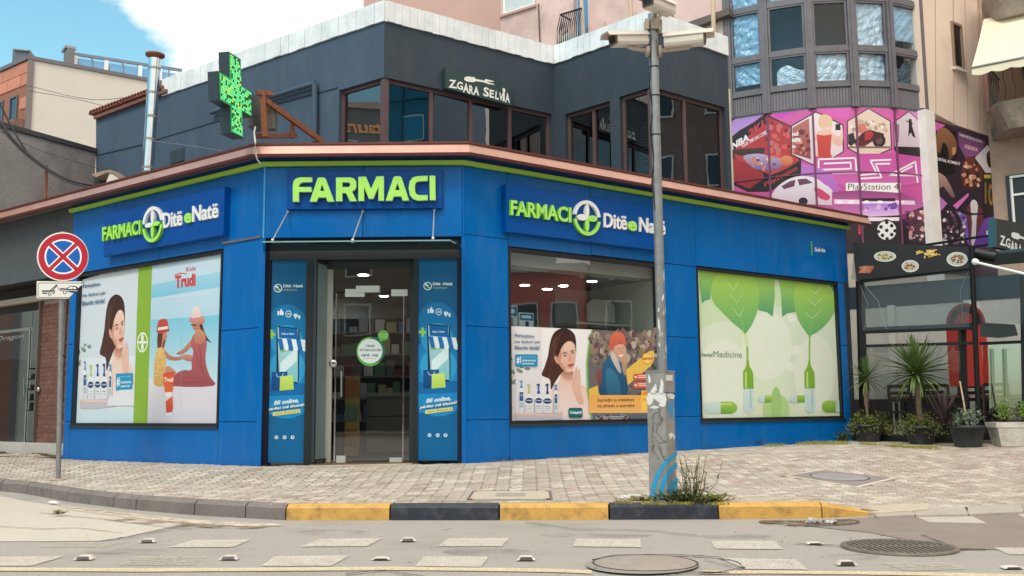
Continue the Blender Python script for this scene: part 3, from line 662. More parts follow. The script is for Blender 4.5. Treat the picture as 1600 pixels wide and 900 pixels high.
# ---- poster art: woman, bottles and leaf sprig (coordinates of the shop window poster)
SK1, SK2, HAIR = S(236, 196, 178), S(206, 150, 130), S(62, 38, 34)
def beauty(p):
    for cx, cy, rx, ry, ro in ((60, 600, 18, 9, .7), (95, 598, 18, 9, .5), (62, 650, 17, 9, .6), (132, 588, 14, 8, .1), (50, 545, 14, 8, -.4), (78, 650, 14, 9, 1.0), (105, 580, 10, 6, 0)): p.ell(cx, cy, rx, ry, S(150, 164, 150), S(112, 132, 124), ro, 10)
    p.line([(48, 670), (70, 610), (60, 540)], 2, S(110, 110, 90))
    # body
    p.poly([(288, 580), (285, 640), (262, 668), (246, 690), (240, 760), (258, 800), (330, 822), (425, 822), (424, 720), (416, 690), (396, 668), (362, 652), (345, 600)], SK1, S(240, 226, 224), k=3)
    p.poly([(290, 600), (300, 640), (330, 652), (352, 632), (346, 600)], S(190, 140, 120), SK1, k=3)
    # hair back
    p.poly([(268, 410), (300, 398), (335, 408), (356, 436), (361, 480), (359, 520), (340, 560), (300, 600), (283, 620), (262, 652), (243, 686), (238, 640), (216, 628), (199, 616), (212, 580), (228, 530), (236, 480), (248, 436)], HAIR, S(84, 52, 44), k=4)
    p.poly([(250, 470), (268, 440), (262, 520), (244, 600), (226, 618), (240, 550)], S(96, 62, 52), HAIR, k=3)
    # face
    p.poly([(286, 486), (296, 462), (318, 450), (340, 456), (354, 476), (359, 510), (358, 545), (351, 580), (338, 604), (320, 607), (300, 594), (280, 566), (270, 540), (272, 512)], SK1, S(228, 178, 156), k=4)
    p.poly([(258, 536), (270, 526), (282, 548), (282, 566), (268, 560)], S(222, 170, 150), k=3)
    p.poly([(272, 512), (286, 486), (292, 520), (296, 560), (312, 598), (296, 590), (278, 564), (270, 540)], SK2, S(206, 152, 130), k=3)
    p.poly([(306, 466), (334, 462), (350, 482), (350, 500), (326, 504), (302, 500)], S(242, 206, 190), S(238, 198, 180), k=3); p.poly([(292, 538), (316, 540), (322, 560), (308, 572), (290, 560)], S(240, 196, 180), S(230, 178, 162), k=3)
    p.poly([(300, 600), (320, 607), (338, 603), (346, 622), (336, 640), (306, 634)], S(176, 122, 104), S(214, 168, 150), k=3); p.poly([(326, 524), (331, 524), (336, 546), (330, 550)], S(216, 168, 150)); p.ell(332, 550, 5, 3, S(184, 128, 112)); p.poly([(316, 596), (330, 590), (344, 594), (332, 605)], S(240, 202, 186), k=2)
    for a_, b_ in (((262, 440), (214, 600)), ((284, 430), (236, 640)), ((250, 520), (232, 628)), ((300, 412), (256, 480)), ((330, 416), (354, 450))): p.line([a_, ((a_[0] + b_[0]) / 2 - 6, (a_[1] + b_[1]) / 2), b_], 2.2, S(112, 76, 62))
    p.poly([(292, 520), (302, 512), (314, 512), (322, 517), (314, 516), (302, 517)], S(70, 44, 38)); p.poly([(334, 508), (346, 501), (355, 501), (346, 506), (336, 512)], S(70, 44, 38))
    p.ell(308, 528, 7, 3.4, S(240, 236, 232), rot=-.1); p.ell(309, 528, 3.4, 3.6, S(60, 50, 44)); p.line([(299, 529), (307, 524), (317, 527)], 1.8, S(50, 30, 28))
    p.ell(346, 516, 6, 3.2, S(240, 236, 232), rot=-.2); p.ell(346, 516, 3, 3.4, S(60, 50, 44)); p.line([(338, 518), (345, 512), (353, 513)], 1.8, S(50, 30, 28))
    p.poly([(330, 522), (338, 548), (334, 554), (324, 552), (326, 546)], S(214, 162, 142), k=2); p.poly([(321, 572), (336, 566), (352, 564), (345, 574), (334, 581)], S(188, 88, 88), k=3); p.line([(321, 572), (336, 571), (351, 566)], 1.2, S(130, 50, 54))
    p.poly([(296, 462), (316, 440), (346, 446), (358, 478), (340, 460), (316, 462), (292, 490), (276, 530), (268, 530), (276, 490)], S(70, 44, 38), HAIR, k=3)
    # hand
    p.poly([(352, 600), (360, 578), (366, 580), (368, 600), (374, 584), (380, 600), (383, 640), (382, 690), (392, 720), (394, 752), (372, 750), (350, 700), (341, 664), (344, 620)], S(238, 200, 182), S(226, 178, 160), k=3)
    for a, b in (((362, 588), (358, 640)), ((371, 596), (368, 645)), ((346, 630), (352, 660))): p.line([a, b], 1.6, S(196, 140, 122))
    # podium
    p.rrect(76, 640, 110, 800, 8, S(226, 224, 234)); p.poly([(70, 800), (298, 790), (297, 822), (240, 828), (78, 828)], S(212, 180, 178), k=0); p.poly([(70, 810), (298, 806), (296, 826), (160, 832), (76, 830)], S(196, 192, 204), k=0)
    p.ell(184, 798, 114, 9, S(228, 200, 196))
    for x0, x1, y0, capc, capy, lab in ((90, 118, 680, S(90, 160, 210), 645, 0), (118, 163, 706, S(190, 205, 120), 662, 1), (165, 205, 706, S(40, 80, 160), 660, 1), (203, 250, 708, S(30, 60, 130), 660, 1), (255, 278, 690, S(90, 160, 210), 664, 0)):
        c = (x0 + x1) / 2; wd = x1 - x0
        p.rect(c - 3, capy + 8, c + 3, y0 + 4, capc); p.poly([(c - 9, capy), (c + 5, capy - 2), (c + 5, capy + 9), (c - 2, capy + 10), (c - 10, capy + 4)], capc); p.rrect(c - 6, y0 - 12, c + 6, y0 + 4, 2, capc)
        p.poly([(c - 6, y0), (c + 6, y0), (x1 - 2, y0 + 14), (x1, y0 + 30), (x1 - 1, 796), (x0 + 1, 796), (x0, y0 + 30), (x0 + 2, y0 + 14)], S(236, 238, 240), S(214, 218, 226))
        p.poly([(x0 + 1, y0 + 30), (x0 + 4, y0 + 30), (x0 + 4, 794), (x0 + 1, 794)], S(180, 186, 198))
        if lab:
            p.ell(c, y0 + 32, wd * .43, 13, S(22, 66, 120)); p.tx('Cetaphil', c - wd * .38, c + wd * .38, y0 + 36, 9, S(230, 236, 240)); p.line([(c - 12, y0 + 58), (c + 12, y0 + 58)], 2, capc); p.line([(c - 10, y0 + 68), (c + 10, y0 + 68)], 1.5, S(150, 156, 166))
        else: p.rect(x0 + 5, y0 + 18, x1 - 5, y0 + 60, S(60, 100, 150)); p.tx('Cetaphil', x0 + 6, x1 - 6, y0 + 36, 8, S(230, 236, 240)); p.rect(x0 + 6, y0 + 66, x1 - 6, y0 + 90, S(170, 190, 210))
def badge(p, x0, y0, x1, y1):
    p.rrect(x0, y0, x1, y1, 4, S(36, 150, 196)); p.tx('#1', x0 + 6, x0 + 26, y1 - 12, (y1 - y0) * .62, S(240, 246, 250), off=.03)
    p.tx('MARKA E KUJDESIT', x0 + 32, x1 - 8, y0 + 16, 6, S(150, 210, 235), off=.01)
    p.tx('REKOMANDUAR NGA', x0 + 32, x1 - 8, y1 - 24, 8, S(240, 246, 250), off=.03); p.tx('DERMATOLOGËT', x0 + 32, x1 - 16, y1 - 10, 8, S(240, 246, 250), off=.03)
z3 = lambda x, y: (780 + x / 3, 380 + y / 3)
TXB = S(56, 96, 140)
# poster in the shop window, left sheet
p = Print(R_, -.071, z3)
p.poly([(46, 388), (434, 405), (418, 480), (410, 560), (415, 690), (426, 770), (433, 838), (50, 848)], S(236, 236, 240), S(226, 222, 230))
p.poly([(200, 400), (434, 405), (418, 480), (410, 560), (415, 690), (430, 838), (330, 840), (200, 700)], S(246, 246, 248), S(232, 230, 236))
beauty(p)
p.tx('Përkujdesu', 74, 164, 446, 22, TXB, 2, h1=20); p.tx('me dashuri për', 74, 194, 472, 18, TXB, 2); p.tx('lëkurën tënde!', 74, 190, 499, 21, TXB, 1)
badge(p, 76, 521, 180, 578)
p.rrect(326, 772, 390, 818, 8, S(14, 90, 96)); p.ell(358, 795, 34, 20, S(20, 110, 120)); p.tx('Cetaphil', 331, 386, 803, 17, S(240, 244, 240), off=.03)
p.poly([(434, 405), (426, 440), (417, 490), (409, 560), (412, 680), (424, 765), (434, 838), (441, 838), (431, 765), (419, 680), (416, 560), (424, 490), (433, 440), (440, 405)], S(120, 190, 60))
# right sheet: autumn walk and yellow band
p.poly([(441, 405), (748, 424), (766, 836), (441, 838), (431, 765), (419, 680), (416, 560), (424, 490), (433, 440)], S(120, 104, 104), S(96, 110, 124))
random.seed(11)
p.flecks(432, 412, 745, 560, 130, [S(150, 128, 118), S(176, 150, 140), S(96, 76, 78), S(190, 172, 160), S(82, 74, 70), S(128, 96, 82), S(140, 130, 96)], 6, 20, 1.6)
p.flecks(440, 560, 745, 720, 90, [S(88, 92, 90), S(70, 74, 80), S(110, 112, 108), S(130, 108, 90), S(60, 66, 72)], 6, 18, .8)
p.flecks(440, 720, 745, 830, 60, [S(100, 120, 138), S(120, 138, 154), S(90, 104, 122)], 6, 20, .5)
YB = S(238, 200, 92)
p.poly([(421, 684), (560, 622), (700, 508), (716, 503), (728, 516), (724, 552), (712, 574), (600, 668), (470, 712), (424, 715)], YB, S(236, 190, 90))
# man in the beanie
p.poly([(456, 600), (476, 590), (494, 578), (500, 640), (488, 700), (468, 700), (460, 650)], S(140, 84, 84), S(110, 70, 72), k=3)
p.poly([(520, 505), (512, 560), (520, 600), (590, 610), (594, 560), (588, 500)], S(196, 170, 160), S(170, 140, 120), k=3)
p.poly([(524, 520), (500, 545), (484, 580), (478, 650), (472, 712), (596, 714), (596, 620), (590, 580), (560, 550), (540, 525)], S(44, 104, 140), S(28, 78, 112), k=3)
p.poly([(500, 600), (530, 590), (560, 640), (570, 712), (510, 712)], S(58, 124, 160), S(40, 96, 130), k=3); p.poly([(522, 528), (534, 512), (556, 545), (572, 600), (562, 606), (540, 570)], S(216, 206, 206), S(190, 180, 182), k=3); p.poly([(582, 480), (596, 500), (600, 560), (592, 620), (580, 600), (574, 545)], S(206, 176, 140), S(176, 140, 108), k=3)
p.poly([(518, 500), (517, 462), (522, 436), (540, 421), (564, 418), (584, 430), (592, 452), (593, 466), (560, 462), (530, 480)], S(226, 118, 92), S(200, 92, 74), k=4); p.line([(522, 498), (540, 478), (566, 468), (592, 472)], 11, S(216, 104, 84))
p.poly([(540, 486), (560, 474), (584, 476), (590, 500), (588, 524), (578, 542), (564, 545), (550, 532), (540, 508)], S(226, 178, 156), S(206, 150, 128), k=4)
p.line([(556, 494), (566, 492)], 2, S(60, 40, 36)); p.line([(577, 492), (585, 491)], 2, S(60, 40, 36)); p.poly([(560, 522), (572, 524), (582, 518), (576, 532), (566, 532)], S(244, 240, 238), k=2); p.poly([(570, 496), (574, 510), (567, 512)], S(200, 146, 124))
p.rect(421, 712, 694, 796, S(240, 176, 88), S(242, 186, 110)); p.n += 0
p.tx('Supradyn ju mbështet', 460, 632, 748, 21, S(74, 56, 60), -2, off=.02); p.tx('në çlirimin e energjisë', 460, 634, 775, 20, S(74, 56, 60), -2, off=.02)
p.rect(452, 812, 604, 816, S(210, 200, 196)); p.rect(452, 821, 590, 825, S(200, 190, 190)); p.flecks(460, 800, 620, 832, 20, [S(80, 60, 66), S(180, 130, 130), S(50, 60, 84)], 5, 12, .6)
for y in (628, 666): p.rrect(627, y - 16, 708, y + 14, 12, S(216, 100, 78)); p.poly([(640, y + 6), (633, y - 2), (636, y - 6), (640, y - 3), (644, y - 6), (647, y - 2)], S(250, 230, 220)); p.rect(652, y - 9, 706, y - 5, S(250, 226, 214)); p.rect(652, y - 1, 706, y + 3, S(250, 226, 214))
p.rrect(666, 690, 730, 790, 5, S(250, 206, 96)); p.rect(670, 694, 726, 712, S(236, 150, 60)); p.tx('Supradyn', 672, 726, 740, 14, S(200, 90, 40))
p.ell(694, 540, 27, 26, S(250, 214, 110)); p.ell(694, 540, 27, 26, S(240, 150, 60), hole=.9); p.tx('Supradyn', 670, 720, 551, 20, S(180, 70, 50), off=.03)
p.build('poster', win1)

# left wall poster
def zL(x, y):
    xa = 122 + (z3(x, y)[0] - 800) * .729; ya = 462 + (z3(x, y)[1] - 513) * 1.222
    return xa, ya - (xa - 170) * (657 - ya) / 1408
p = Print(L_, -.069)
p.poly([(119, 440), (218, 411), (209, 667), (110, 666)], S(214, 220, 228), S(206, 222, 234)); p.poly([(118, 560), (212, 556), (209, 667), (110, 666)], S(224, 230, 238), S(200, 222, 234)); p.poly([(128, 600), (212, 598), (210, 632), (150, 636)], S(238, 240, 244), k=3)
q = Print(L_, p.n, zL); q.m = p.m; beauty(q); q.poly([(330, 760), (424, 742), (424, 822), (250, 822), (250, 800)], S(224, 222, 230), S(222, 230, 238)); badge(q, 302, 700, 410, 762)
p.n = q.n; p.m = q.m
pl = Print(L_, p.n); pl.m = p.m
pl.tx('Përkujdesu', 129.5, 156, 452.5, 8.2, TXB, -4.3); pl.tx('me dashuri për', 128.6, 165, 466, 7, TXB, -4.6); pl.tx('lëkurën tënde!', 128, 163.5, 478, 8, TXB, -4.6)
pl.poly([(216.5, 416), (238, 409.5), (230, 667), (208, 667)], S(140, 178, 62))
pl.poly([(238, 409.5), (347.5, 390), (339.5, 667.5), (230, 667)], S(206, 224, 238), S(132, 200, 226))
pl.poly([(235.5, 500), (343, 492), (341, 598), (232, 596)], S(126, 200, 226), S(196, 222, 232)); pl.poly([(237.3, 445), (346, 424), (345, 448), (236.5, 466)], S(168, 212, 232), S(126, 198, 226), k=0)
pl.poly([(232.5, 592), (341, 598), (339.5, 667.5), (230, 667)], S(222, 216, 224), S(208, 206, 220))
z5 = lambda x, y: (100 + x / 3.216, 390 + y / 3.216)
a = Print(L_, pl.n, z5); a.m = pl.m
RD = S(206, 70, 62)
a.ell(394, 466, 27, 51, S(236, 242, 230), hole=.84, rot=.06); 
for r0, (dx, dy) in ((0, (0, -22)), (0, (0, 22)), (1, (-10, 0)), (1, (10, 0))): a.ell(394 + dx, 466 + dy, 14 if r0 else 6.5, 6.5 if r0 else 20, S(236, 242, 230), n=12)
a.tx('Kids', 614, 662, 112, 22, RD, -8, off=.02); a.text('Trudi', ((558, 196), (662, 182), (662, 118), (558, 132)), RD, .05); a.line([(556, 128), (590, 118), (614, 122)], 5, RD)
a.tx('Për lëkurën delikate të fëmijëve', 510, 716, 248, 13, S(240, 244, 246), -22, off=.01)
SKN = S(206, 144, 118); SKD = S(174, 112, 92)
a.poly([(474, 418), (506, 418), (512, 450), (498, 500), (476, 520), (468, 470)], S(92, 52, 44), S(120, 70, 54), k=3)
a.poly([(498, 420), (514, 420), (518, 436), (512, 452), (500, 462), (494, 500), (488, 500), (494, 450)], SKN, SKD, k=2)
a.poly([(466, 402), (470, 372), (478, 354), (500, 348), (518, 352), (522, 372), (528, 402), (526, 410), (498, 420), (470, 420)], S(196, 84, 70), S(182, 70, 60), k=3); a.poly([(472, 392), (522, 384), (523, 398), (472, 406)], S(240, 226, 220))
a.poly([(500, 496), (530, 530), (570, 540), (610, 528), (612, 540), (576, 556), (530, 554), (504, 530)], SKN, SKD, k=3)
a.poly([(468, 500), (494, 492), (506, 520), (512, 560), (508, 610), (518, 678), (456, 682), (452, 610), (458, 540)], S(226, 190, 118), S(206, 164, 104), k=3); a.flecks(460, 510, 508, 670, 40, [S(240, 214, 150), S(196, 150, 96)], 3, 6)
a.poly([(512, 586), (545, 598), (572, 632), (575, 678), (512, 680)], SKN, SKD, k=2)
a.poly([(672, 368), (692, 372), (704, 408), (722, 446), (742, 470), (716, 456), (706, 470), (712, 490), (694, 440)], S(74, 48, 44), k=2)
a.poly([(644, 372), (672, 370), (684, 390), (684, 410), (666, 408), (648, 398)], SKN, SKD, k=2); a.line([(640, 378), (664, 380)], 6, S(60, 40, 40))
a.poly([(664, 402), (690, 402), (712, 430), (710, 470), (690, 500), (650, 500), (636, 480), (644, 440), (658, 420)], SKN, SKD, k=3)
a.poly([(640, 450), (654, 462), (618, 510), (580, 528), (564, 520), (600, 500)], SKN, SKD, k=2); a.poly([(640, 530), (648, 556), (620, 560), (582, 540), (600, 528)], SKN, SKD, k=2)
a.poly([(650, 428), (660, 470), (700, 470), (712, 430), (716, 480), (710, 540), (716, 590), (734, 640), (750, 684), (556, 686), (552, 650), (566, 622), (600, 606), (640, 604), (640, 560), (650, 510), (636, 480)], S(184, 100, 104), S(156, 78, 82), k=3)
for s_ in ((655, 500, 690, 600), (680, 480, 700, 640), (600, 640, 700, 650), (580, 664, 730, 668)): a.line([(s_[0], s_[1]), (s_[2], s_[3])], 4, S(142, 70, 74))
a.poly([(626, 356), (640, 342), (690, 336), (706, 350), (700, 372), (668, 376), (640, 366)], S(216, 150, 138), S(200, 128, 116), k=3); a.poly([(640, 342), (644, 308), (652, 288), (672, 284), (684, 296), (690, 334), (668, 342)], S(236, 220, 216), S(220, 200, 196), k=3)
a.poly([(497, 622), (553, 614), (551, 660), (545, 716), (506, 718)], S(214, 84, 54), S(226, 110, 70)); a.tx('Trudi', 503, 549, 664, 22, S(250, 226, 216), off=.04); a.poly([(508, 718), (544, 716), (538, 744), (514, 744)], S(240, 232, 230)); a.poly([(510, 764), (545, 736), (547, 800), (540, 816), (514, 818)], S(222, 100, 60), S(196, 70, 50)); a.rect(514, 822, 542, 834, S(232, 232, 238))
for x in (588, 205): a.line([(x, 900 if x < 300 else 890), (x + (6 if x < 300 else 0), 800 if x < 300 else 280)], .8, S(186, 196, 206))
a.build('poster', winL)

# second window: capsules and leaves
z6 = lambda x, y: (1060 + x / 2.814, 370 + y / 2.814)
p = Print(R_, -.071, z6)
p.poly([(78, 135), (698, 200), (728, 800), (98, 810)], S(206, 232, 190), S(222, 232, 206))
for cx, cy, rx, ry, c in ((200, 600, 170, 230, S(226, 238, 216)), (400, 520, 170, 220, S(224, 238, 214)), (600, 560, 130, 230, S(222, 234, 212)), (200, 620, 120, 170, S(234, 242, 226)), (390, 480, 110, 150, S(234, 244, 226)), (600, 600, 90, 170, S(232, 240, 224)), (430, 760, 60, 70, S(186, 218, 150)), (430, 740, 24, 80, S(170, 208, 130))): p.ell(cx, cy, rx, ry, c, n=30)
for cx, cy, r in ((150, 590, 14), (350, 480, 30), (520, 500, 24), (404, 580, 20), (490, 570, 22), (145, 690, 12), (500, 360, 20)): p.ell(cx, cy, r, r, S(238, 244, 232), n=16)
LG1, LG2, LG3 = S(168, 212, 96), S(108, 180, 108), S(84, 164, 120)
p.poly([(92, 142), (185, 152), (160, 190), (142, 230), (140, 275), (118, 280), (104, 294), (92, 210)], LG1, LG3, k=0)
p.poly([(320, 166), (422, 178), (424, 260), (415, 352), (390, 332), (350, 322), (352, 240), (340, 200)], LG1, LG3); p.poly([(440, 180), (532, 192), (512, 230), (508, 280), (515, 330), (480, 336), (456, 352), (452, 260)], LG1, LG3)
p.poly([(660, 205), (696, 208), (700, 322), (690, 322), (690, 260)], S(110, 180, 110), LG3)
def leaf(P_, s_, x0):
    p.poly([(x0 + a * s_, b) for a, b in P_], S(176, 216, 92), S(100, 178, 116), k=5)
leaf([(0, 435), (-8, 415), (-50, 380), (-100, 330), (-136, 290), (-150, 240), (-136, 190), (-95, 155), (20, 168), (50, 200), (64, 250), (56, 320), (32, 385), (8, 420)], 1, 292)
leaf([(0, 440), (-20, 415), (-48, 370), (-70, 290), (-66, 235), (-40, 195), (50, 202), (92, 230), (114, 280), (112, 320), (76, 380), (30, 420), (10, 430)], 1, 578)
for pts in ([(290, 430), (276, 340), (262, 280), (240, 220), (226, 165)], [(578, 435), (592, 360), (600, 290), (606, 230), (612, 198)]): p.line(pts, 3.5, S(150, 200, 120))
for (x, y), w_ in (((244, 234), 1), ((258, 290), 1), ((268, 350), 1)): p.line([(x - 30, y - 36), (x, y), (x + 22, y - 40)], 3, S(196, 228, 150))
for x, y in ((600, 250), (600, 300), (590, 360)): p.line([(x - 34, y - 30), (x, y), (x + 34, y - 34)], 3, S(196, 228, 150))
p.line([(296, 430), (304, 500), (303, 560)], 9, S(150, 200, 90)); p.line([(296, 430), (302, 480)], 16, S(222, 238, 190)); p.line([(577, 440), (576, 560)], 7, S(150, 200, 90))
def capsule(x0, y0, x1, y1, vert):
    if vert:
        m_ = y0 + (y1 - y0) * .48; xm = (x0 + x1) / 2; wd = x1 - x0
        p.poly([(xm - 4, y0 - 26), (xm + 4, y0 - 26), (xm + 6, y0 - 4), (x1, y0 + 26), (x1 + 3, m_), (x0 + 2, m_), (x0, y0 + 26), (xm - 8, y0 - 2)], S(140, 186, 60), S(126, 180, 66), k=0); p.poly([(x0 + 8, y0 + 30), (x0 + 16, y0 + 20), (x0 + 18, m_ - 4), (x0 + 9, m_ - 4)], S(196, 226, 130))
        p.rrect(x0 + 2, m_, x1 + 3, y1, wd * .4, S(214, 232, 232), S(196, 222, 224)); p.rect(x0 + 2, m_, x1 + 3, m_ + 20, S(214, 232, 232)); p.rect(x1 - 14, m_ + 4, x1 - 6, y1 - 24, S(176, 206, 210))
    else:
        m_ = (x0 + x1) / 2; r = (y1 - y0) / 2 - 1; w2 = vert is None
        p.rrect(x0, y0, x1, y1, r, S(216, 232, 230), S(190, 214, 216)); p.poly([(m_, y0), (x1 - r, y0), (x1 - r * .3, y0 + r * .4), (x1, y0 + r), (x1 - r * .3, y1 - r * .4), (x1 - r, y1), (m_, y1)], S(176, 214, 96), S(110, 168, 60)); p.rect(m_, y0 + r * .35, x1 - r, y0 + r * .55, S(206, 232, 150))
capsule(284, 570, 328, 776, True); capsule(554, 570, 598, 772, True); capsule(112, 724, 260, 778, False); capsule(345, 697, 415, 728, None)
p.rrect(486, 697, 556, 728, 14, S(216, 232, 230), S(190, 214, 216)); p.poly([(522, 697), (556, 697), (556, 728), (522, 728)], S(170, 210, 90), S(110, 168, 60)); p.rrect(631, 720, 718, 772, 24, S(170, 210, 90), S(110, 168, 60)); p.rect(692, 721, 719, 771, S(206, 224, 226)); capsule(554, 570, 598, 772, True)
p.tx('Herbal', 103, 149, 526, 15, S(66, 130, 110), 1, off=.012); p.tx('Medicine', 154, 280, 528, 26, S(110, 140, 130), 3, off=-.006)
p.build('poster', win2)

# ---- sign boxes
def signbox(fr, x0, x1, yt, yb, xref, dep, mt):
    n = dep; u0, u1 = sorted((u_(fr, x0, yb, n), u_(fr, x1, yb, n))); z1 = z_(fr, xref, yt, n); z0 = z_(fr, xref, yb, n)
    mb = MB(); mb.bbox(fr, u0, u1, z0, z1, 0.004, n, .006); return mb.build('sign_box', mt, ph)
def logo(fr, cx, cy, rx, ry, sk, n0, n1, par):
    def arc(a0, a1, k=.80, n=16): 
        A = [math.radians(a0 + (a1 - a0) * i / n) for i in range(n + 1)]
        pt = lambda a, s: (cx + rx * s * math.cos(a), cy - ry * s * math.sin(a) + sk * rx * math.cos(a))
        return [pt(a, 1) for a in A] + [pt(a, k) for a in reversed(A)]
    m1_ = MB(); m1_.prism(fr, arc(8, 172), n0, n1); m2_ = MB(); m2_.prism(fr, arc(188, 352), n0, n1 + .001)
    def petal(dx, dy, w_, l_):
        L = math.hypot(dx, dy); P = []
        for t in range(12):
            a = 2 * math.pi * t / 12; lx = math.cos(a) * .5 + .5; ly = math.sin(a) * (1 - abs(math.cos(a)) ** 2 * .15)
            P.append((cx + dx * lx * l_ - dy * ly * w_ * rx / ry, cy + dy * lx * l_ + dx * ly * w_ + sk * dx * lx * l_))
        return P
    m1_.prism(fr, petal(0, -ry, .155, .80), n0, n1 + .002); m1_.prism(fr, petal(-rx, 0, .24, .76), n0, n1 + .003)
    m2_.prism(fr, petal(0, ry, .155, .80), n0, n1 + .004); m2_.prism(fr, petal(rx, 0, .24, .76), n0, n1 + .005)
    m1_.build('logo_white_half', WHITE, par); o = m2_.build('logo_green_half', LGREEN, par); two_mat(o, fr, LSIDE)
sbR = signbox(R_, 792, 1036, 287, 362, 792, .12, BLUEBOX)
n0, n1 = .121, .165
letters(R_, 'FARMACI', ((798.5, 336), (893, 348), (893, 324), (798.5, 312)), n0, n1, 'lettering', LGREEN, sbR, .03, LSIDE)
logo(R_, 917.8, 340.5, 21, 27.5, .12, n0, n1, sbR)
letters(R_, 'Ditë', ((944, 355), (980, 359.6), (980, 336), (944, 332.5)), n0, n1 - .022, 'lettering', WHITE, sbR, .022)
letters(R_, 'e', ((981.5, 360), (995.5, 361.5), (995.5, 346), (981.5, 344.5)), n0, n1 - .01, 'lettering', LGREEN, sbR, .04, LSIDE)
letters(R_, 'Natë', ((999.5, 362), (1040, 367.5), (1040, 344), (999.5, 339)), n0, n1 - .022, 'lettering', WHITE, sbR, .022)
sbL = signbox(L_, 163, 348.5, 292, 367, 348.5, .12, BLUEBOX)
letters(L_, 'FARMACI', ((159.5, 377), (219, 366), (219, 343.5), (159.5, 355)), n0, n1, 'lettering', LGREEN, sbL, .03, LSIDE)
logo(L_, 237.7, 350.5, 15.5, 28, -.22, n0, n1, sbL)
letters(L_, 'Ditë', ((254, 357), (284, 352), (284, 327.5), (254, 333)), n0, n1 - .022, 'lettering', WHITE, sbL, .022)
letters(L_, 'e', ((287.5, 349.5), (299, 347.5), (299, 331.5), (287.5, 333.5)), n0, n1 - .01, 'lettering', LGREEN, sbL, .04, LSIDE)
letters(L_, 'Natë', ((300, 347), (340, 340), (340, 315.5), (300, 322)), n0, n1 - .022, 'lettering', WHITE, sbL, .022)
sbF = signbox(Ff, 448.5, 691, 266.5, 326.5, 560, .06, BLUEBOX)
zf = lambda P_: [(400 + x / 4.706, 265 + y / 4.706) for x, y in P_]
GL = [([(270, 235), (270, 115), (276, 85), (294, 64), (326, 56), (412, 57), (412, 90), (345, 92), (325, 99), (316, 114), (315, 128), (405, 128), (410, 162), (315, 164), (315, 235)], []),
    ([(395, 235), (452, 66), (462, 57), (500, 57), (512, 66), (575, 235), (525, 235), (515, 205), (458, 205), (446, 235)], [[(485, 106), (503, 156), (469, 156)]]),
    ([(588, 232), (588, 58), (695, 57), (720, 65), (735, 84), (738, 115), (731, 143), (706, 160), (740, 232), (690, 232), (662, 172), (634, 172), (634, 232)], [[(634, 92), (684, 93), (692, 105), (690, 121), (682, 128), (634, 128)]]),
    ([(752, 230), (752, 53), (808, 51), (846, 142), (885, 50), (940, 48), (940, 228), (900, 228), (900, 124), (862, 214), (830, 214), (794, 128), (794, 230)], []),
    ([(953, 228), (1010, 58), (1022, 48), (1058, 48), (1070, 58), (1125, 226), (1078, 228), (1068, 197), (1012, 197), (1000, 228)], [[(1040, 98), (1057, 150), (1022, 150)]]),
    ([(1262, 45), (1262, 82), (1195, 85), (1176, 94), (1168, 116), (1169, 160), (1180, 180), (1200, 187), (1262, 187), (1262, 225), (1188, 227), (1152, 214), (1131, 186), (1122, 135), (1130, 85), (1154, 56), (1190, 47)], []),
    ([(1275, 44), (1318, 44), (1320, 224), (1278, 224)], [])]
for o_, h_ in GL:
    mb = MB(); mb.prism(Ff, zf(o_), .075, .135, [zf(q) for q in h_]); two_mat(mb.build('letter', LGREEN, sbF), Ff, mat('pale letter edge', S(200, 215, 190), .4))
# small Selvia lettering and its green bar
z7 = lambda x, y: (1200 + x / 5.625, 300 + y / 5.625)
p = Print(R_, .003, z7); p.poly([(375, 432), (388, 434), (392, 557), (380, 556)], S(90, 190, 90)); p.tx('Selvia', 410, 504, 522, 36, S(240, 242, 244), 8, off=.03); p.build('small_lettering', ph)

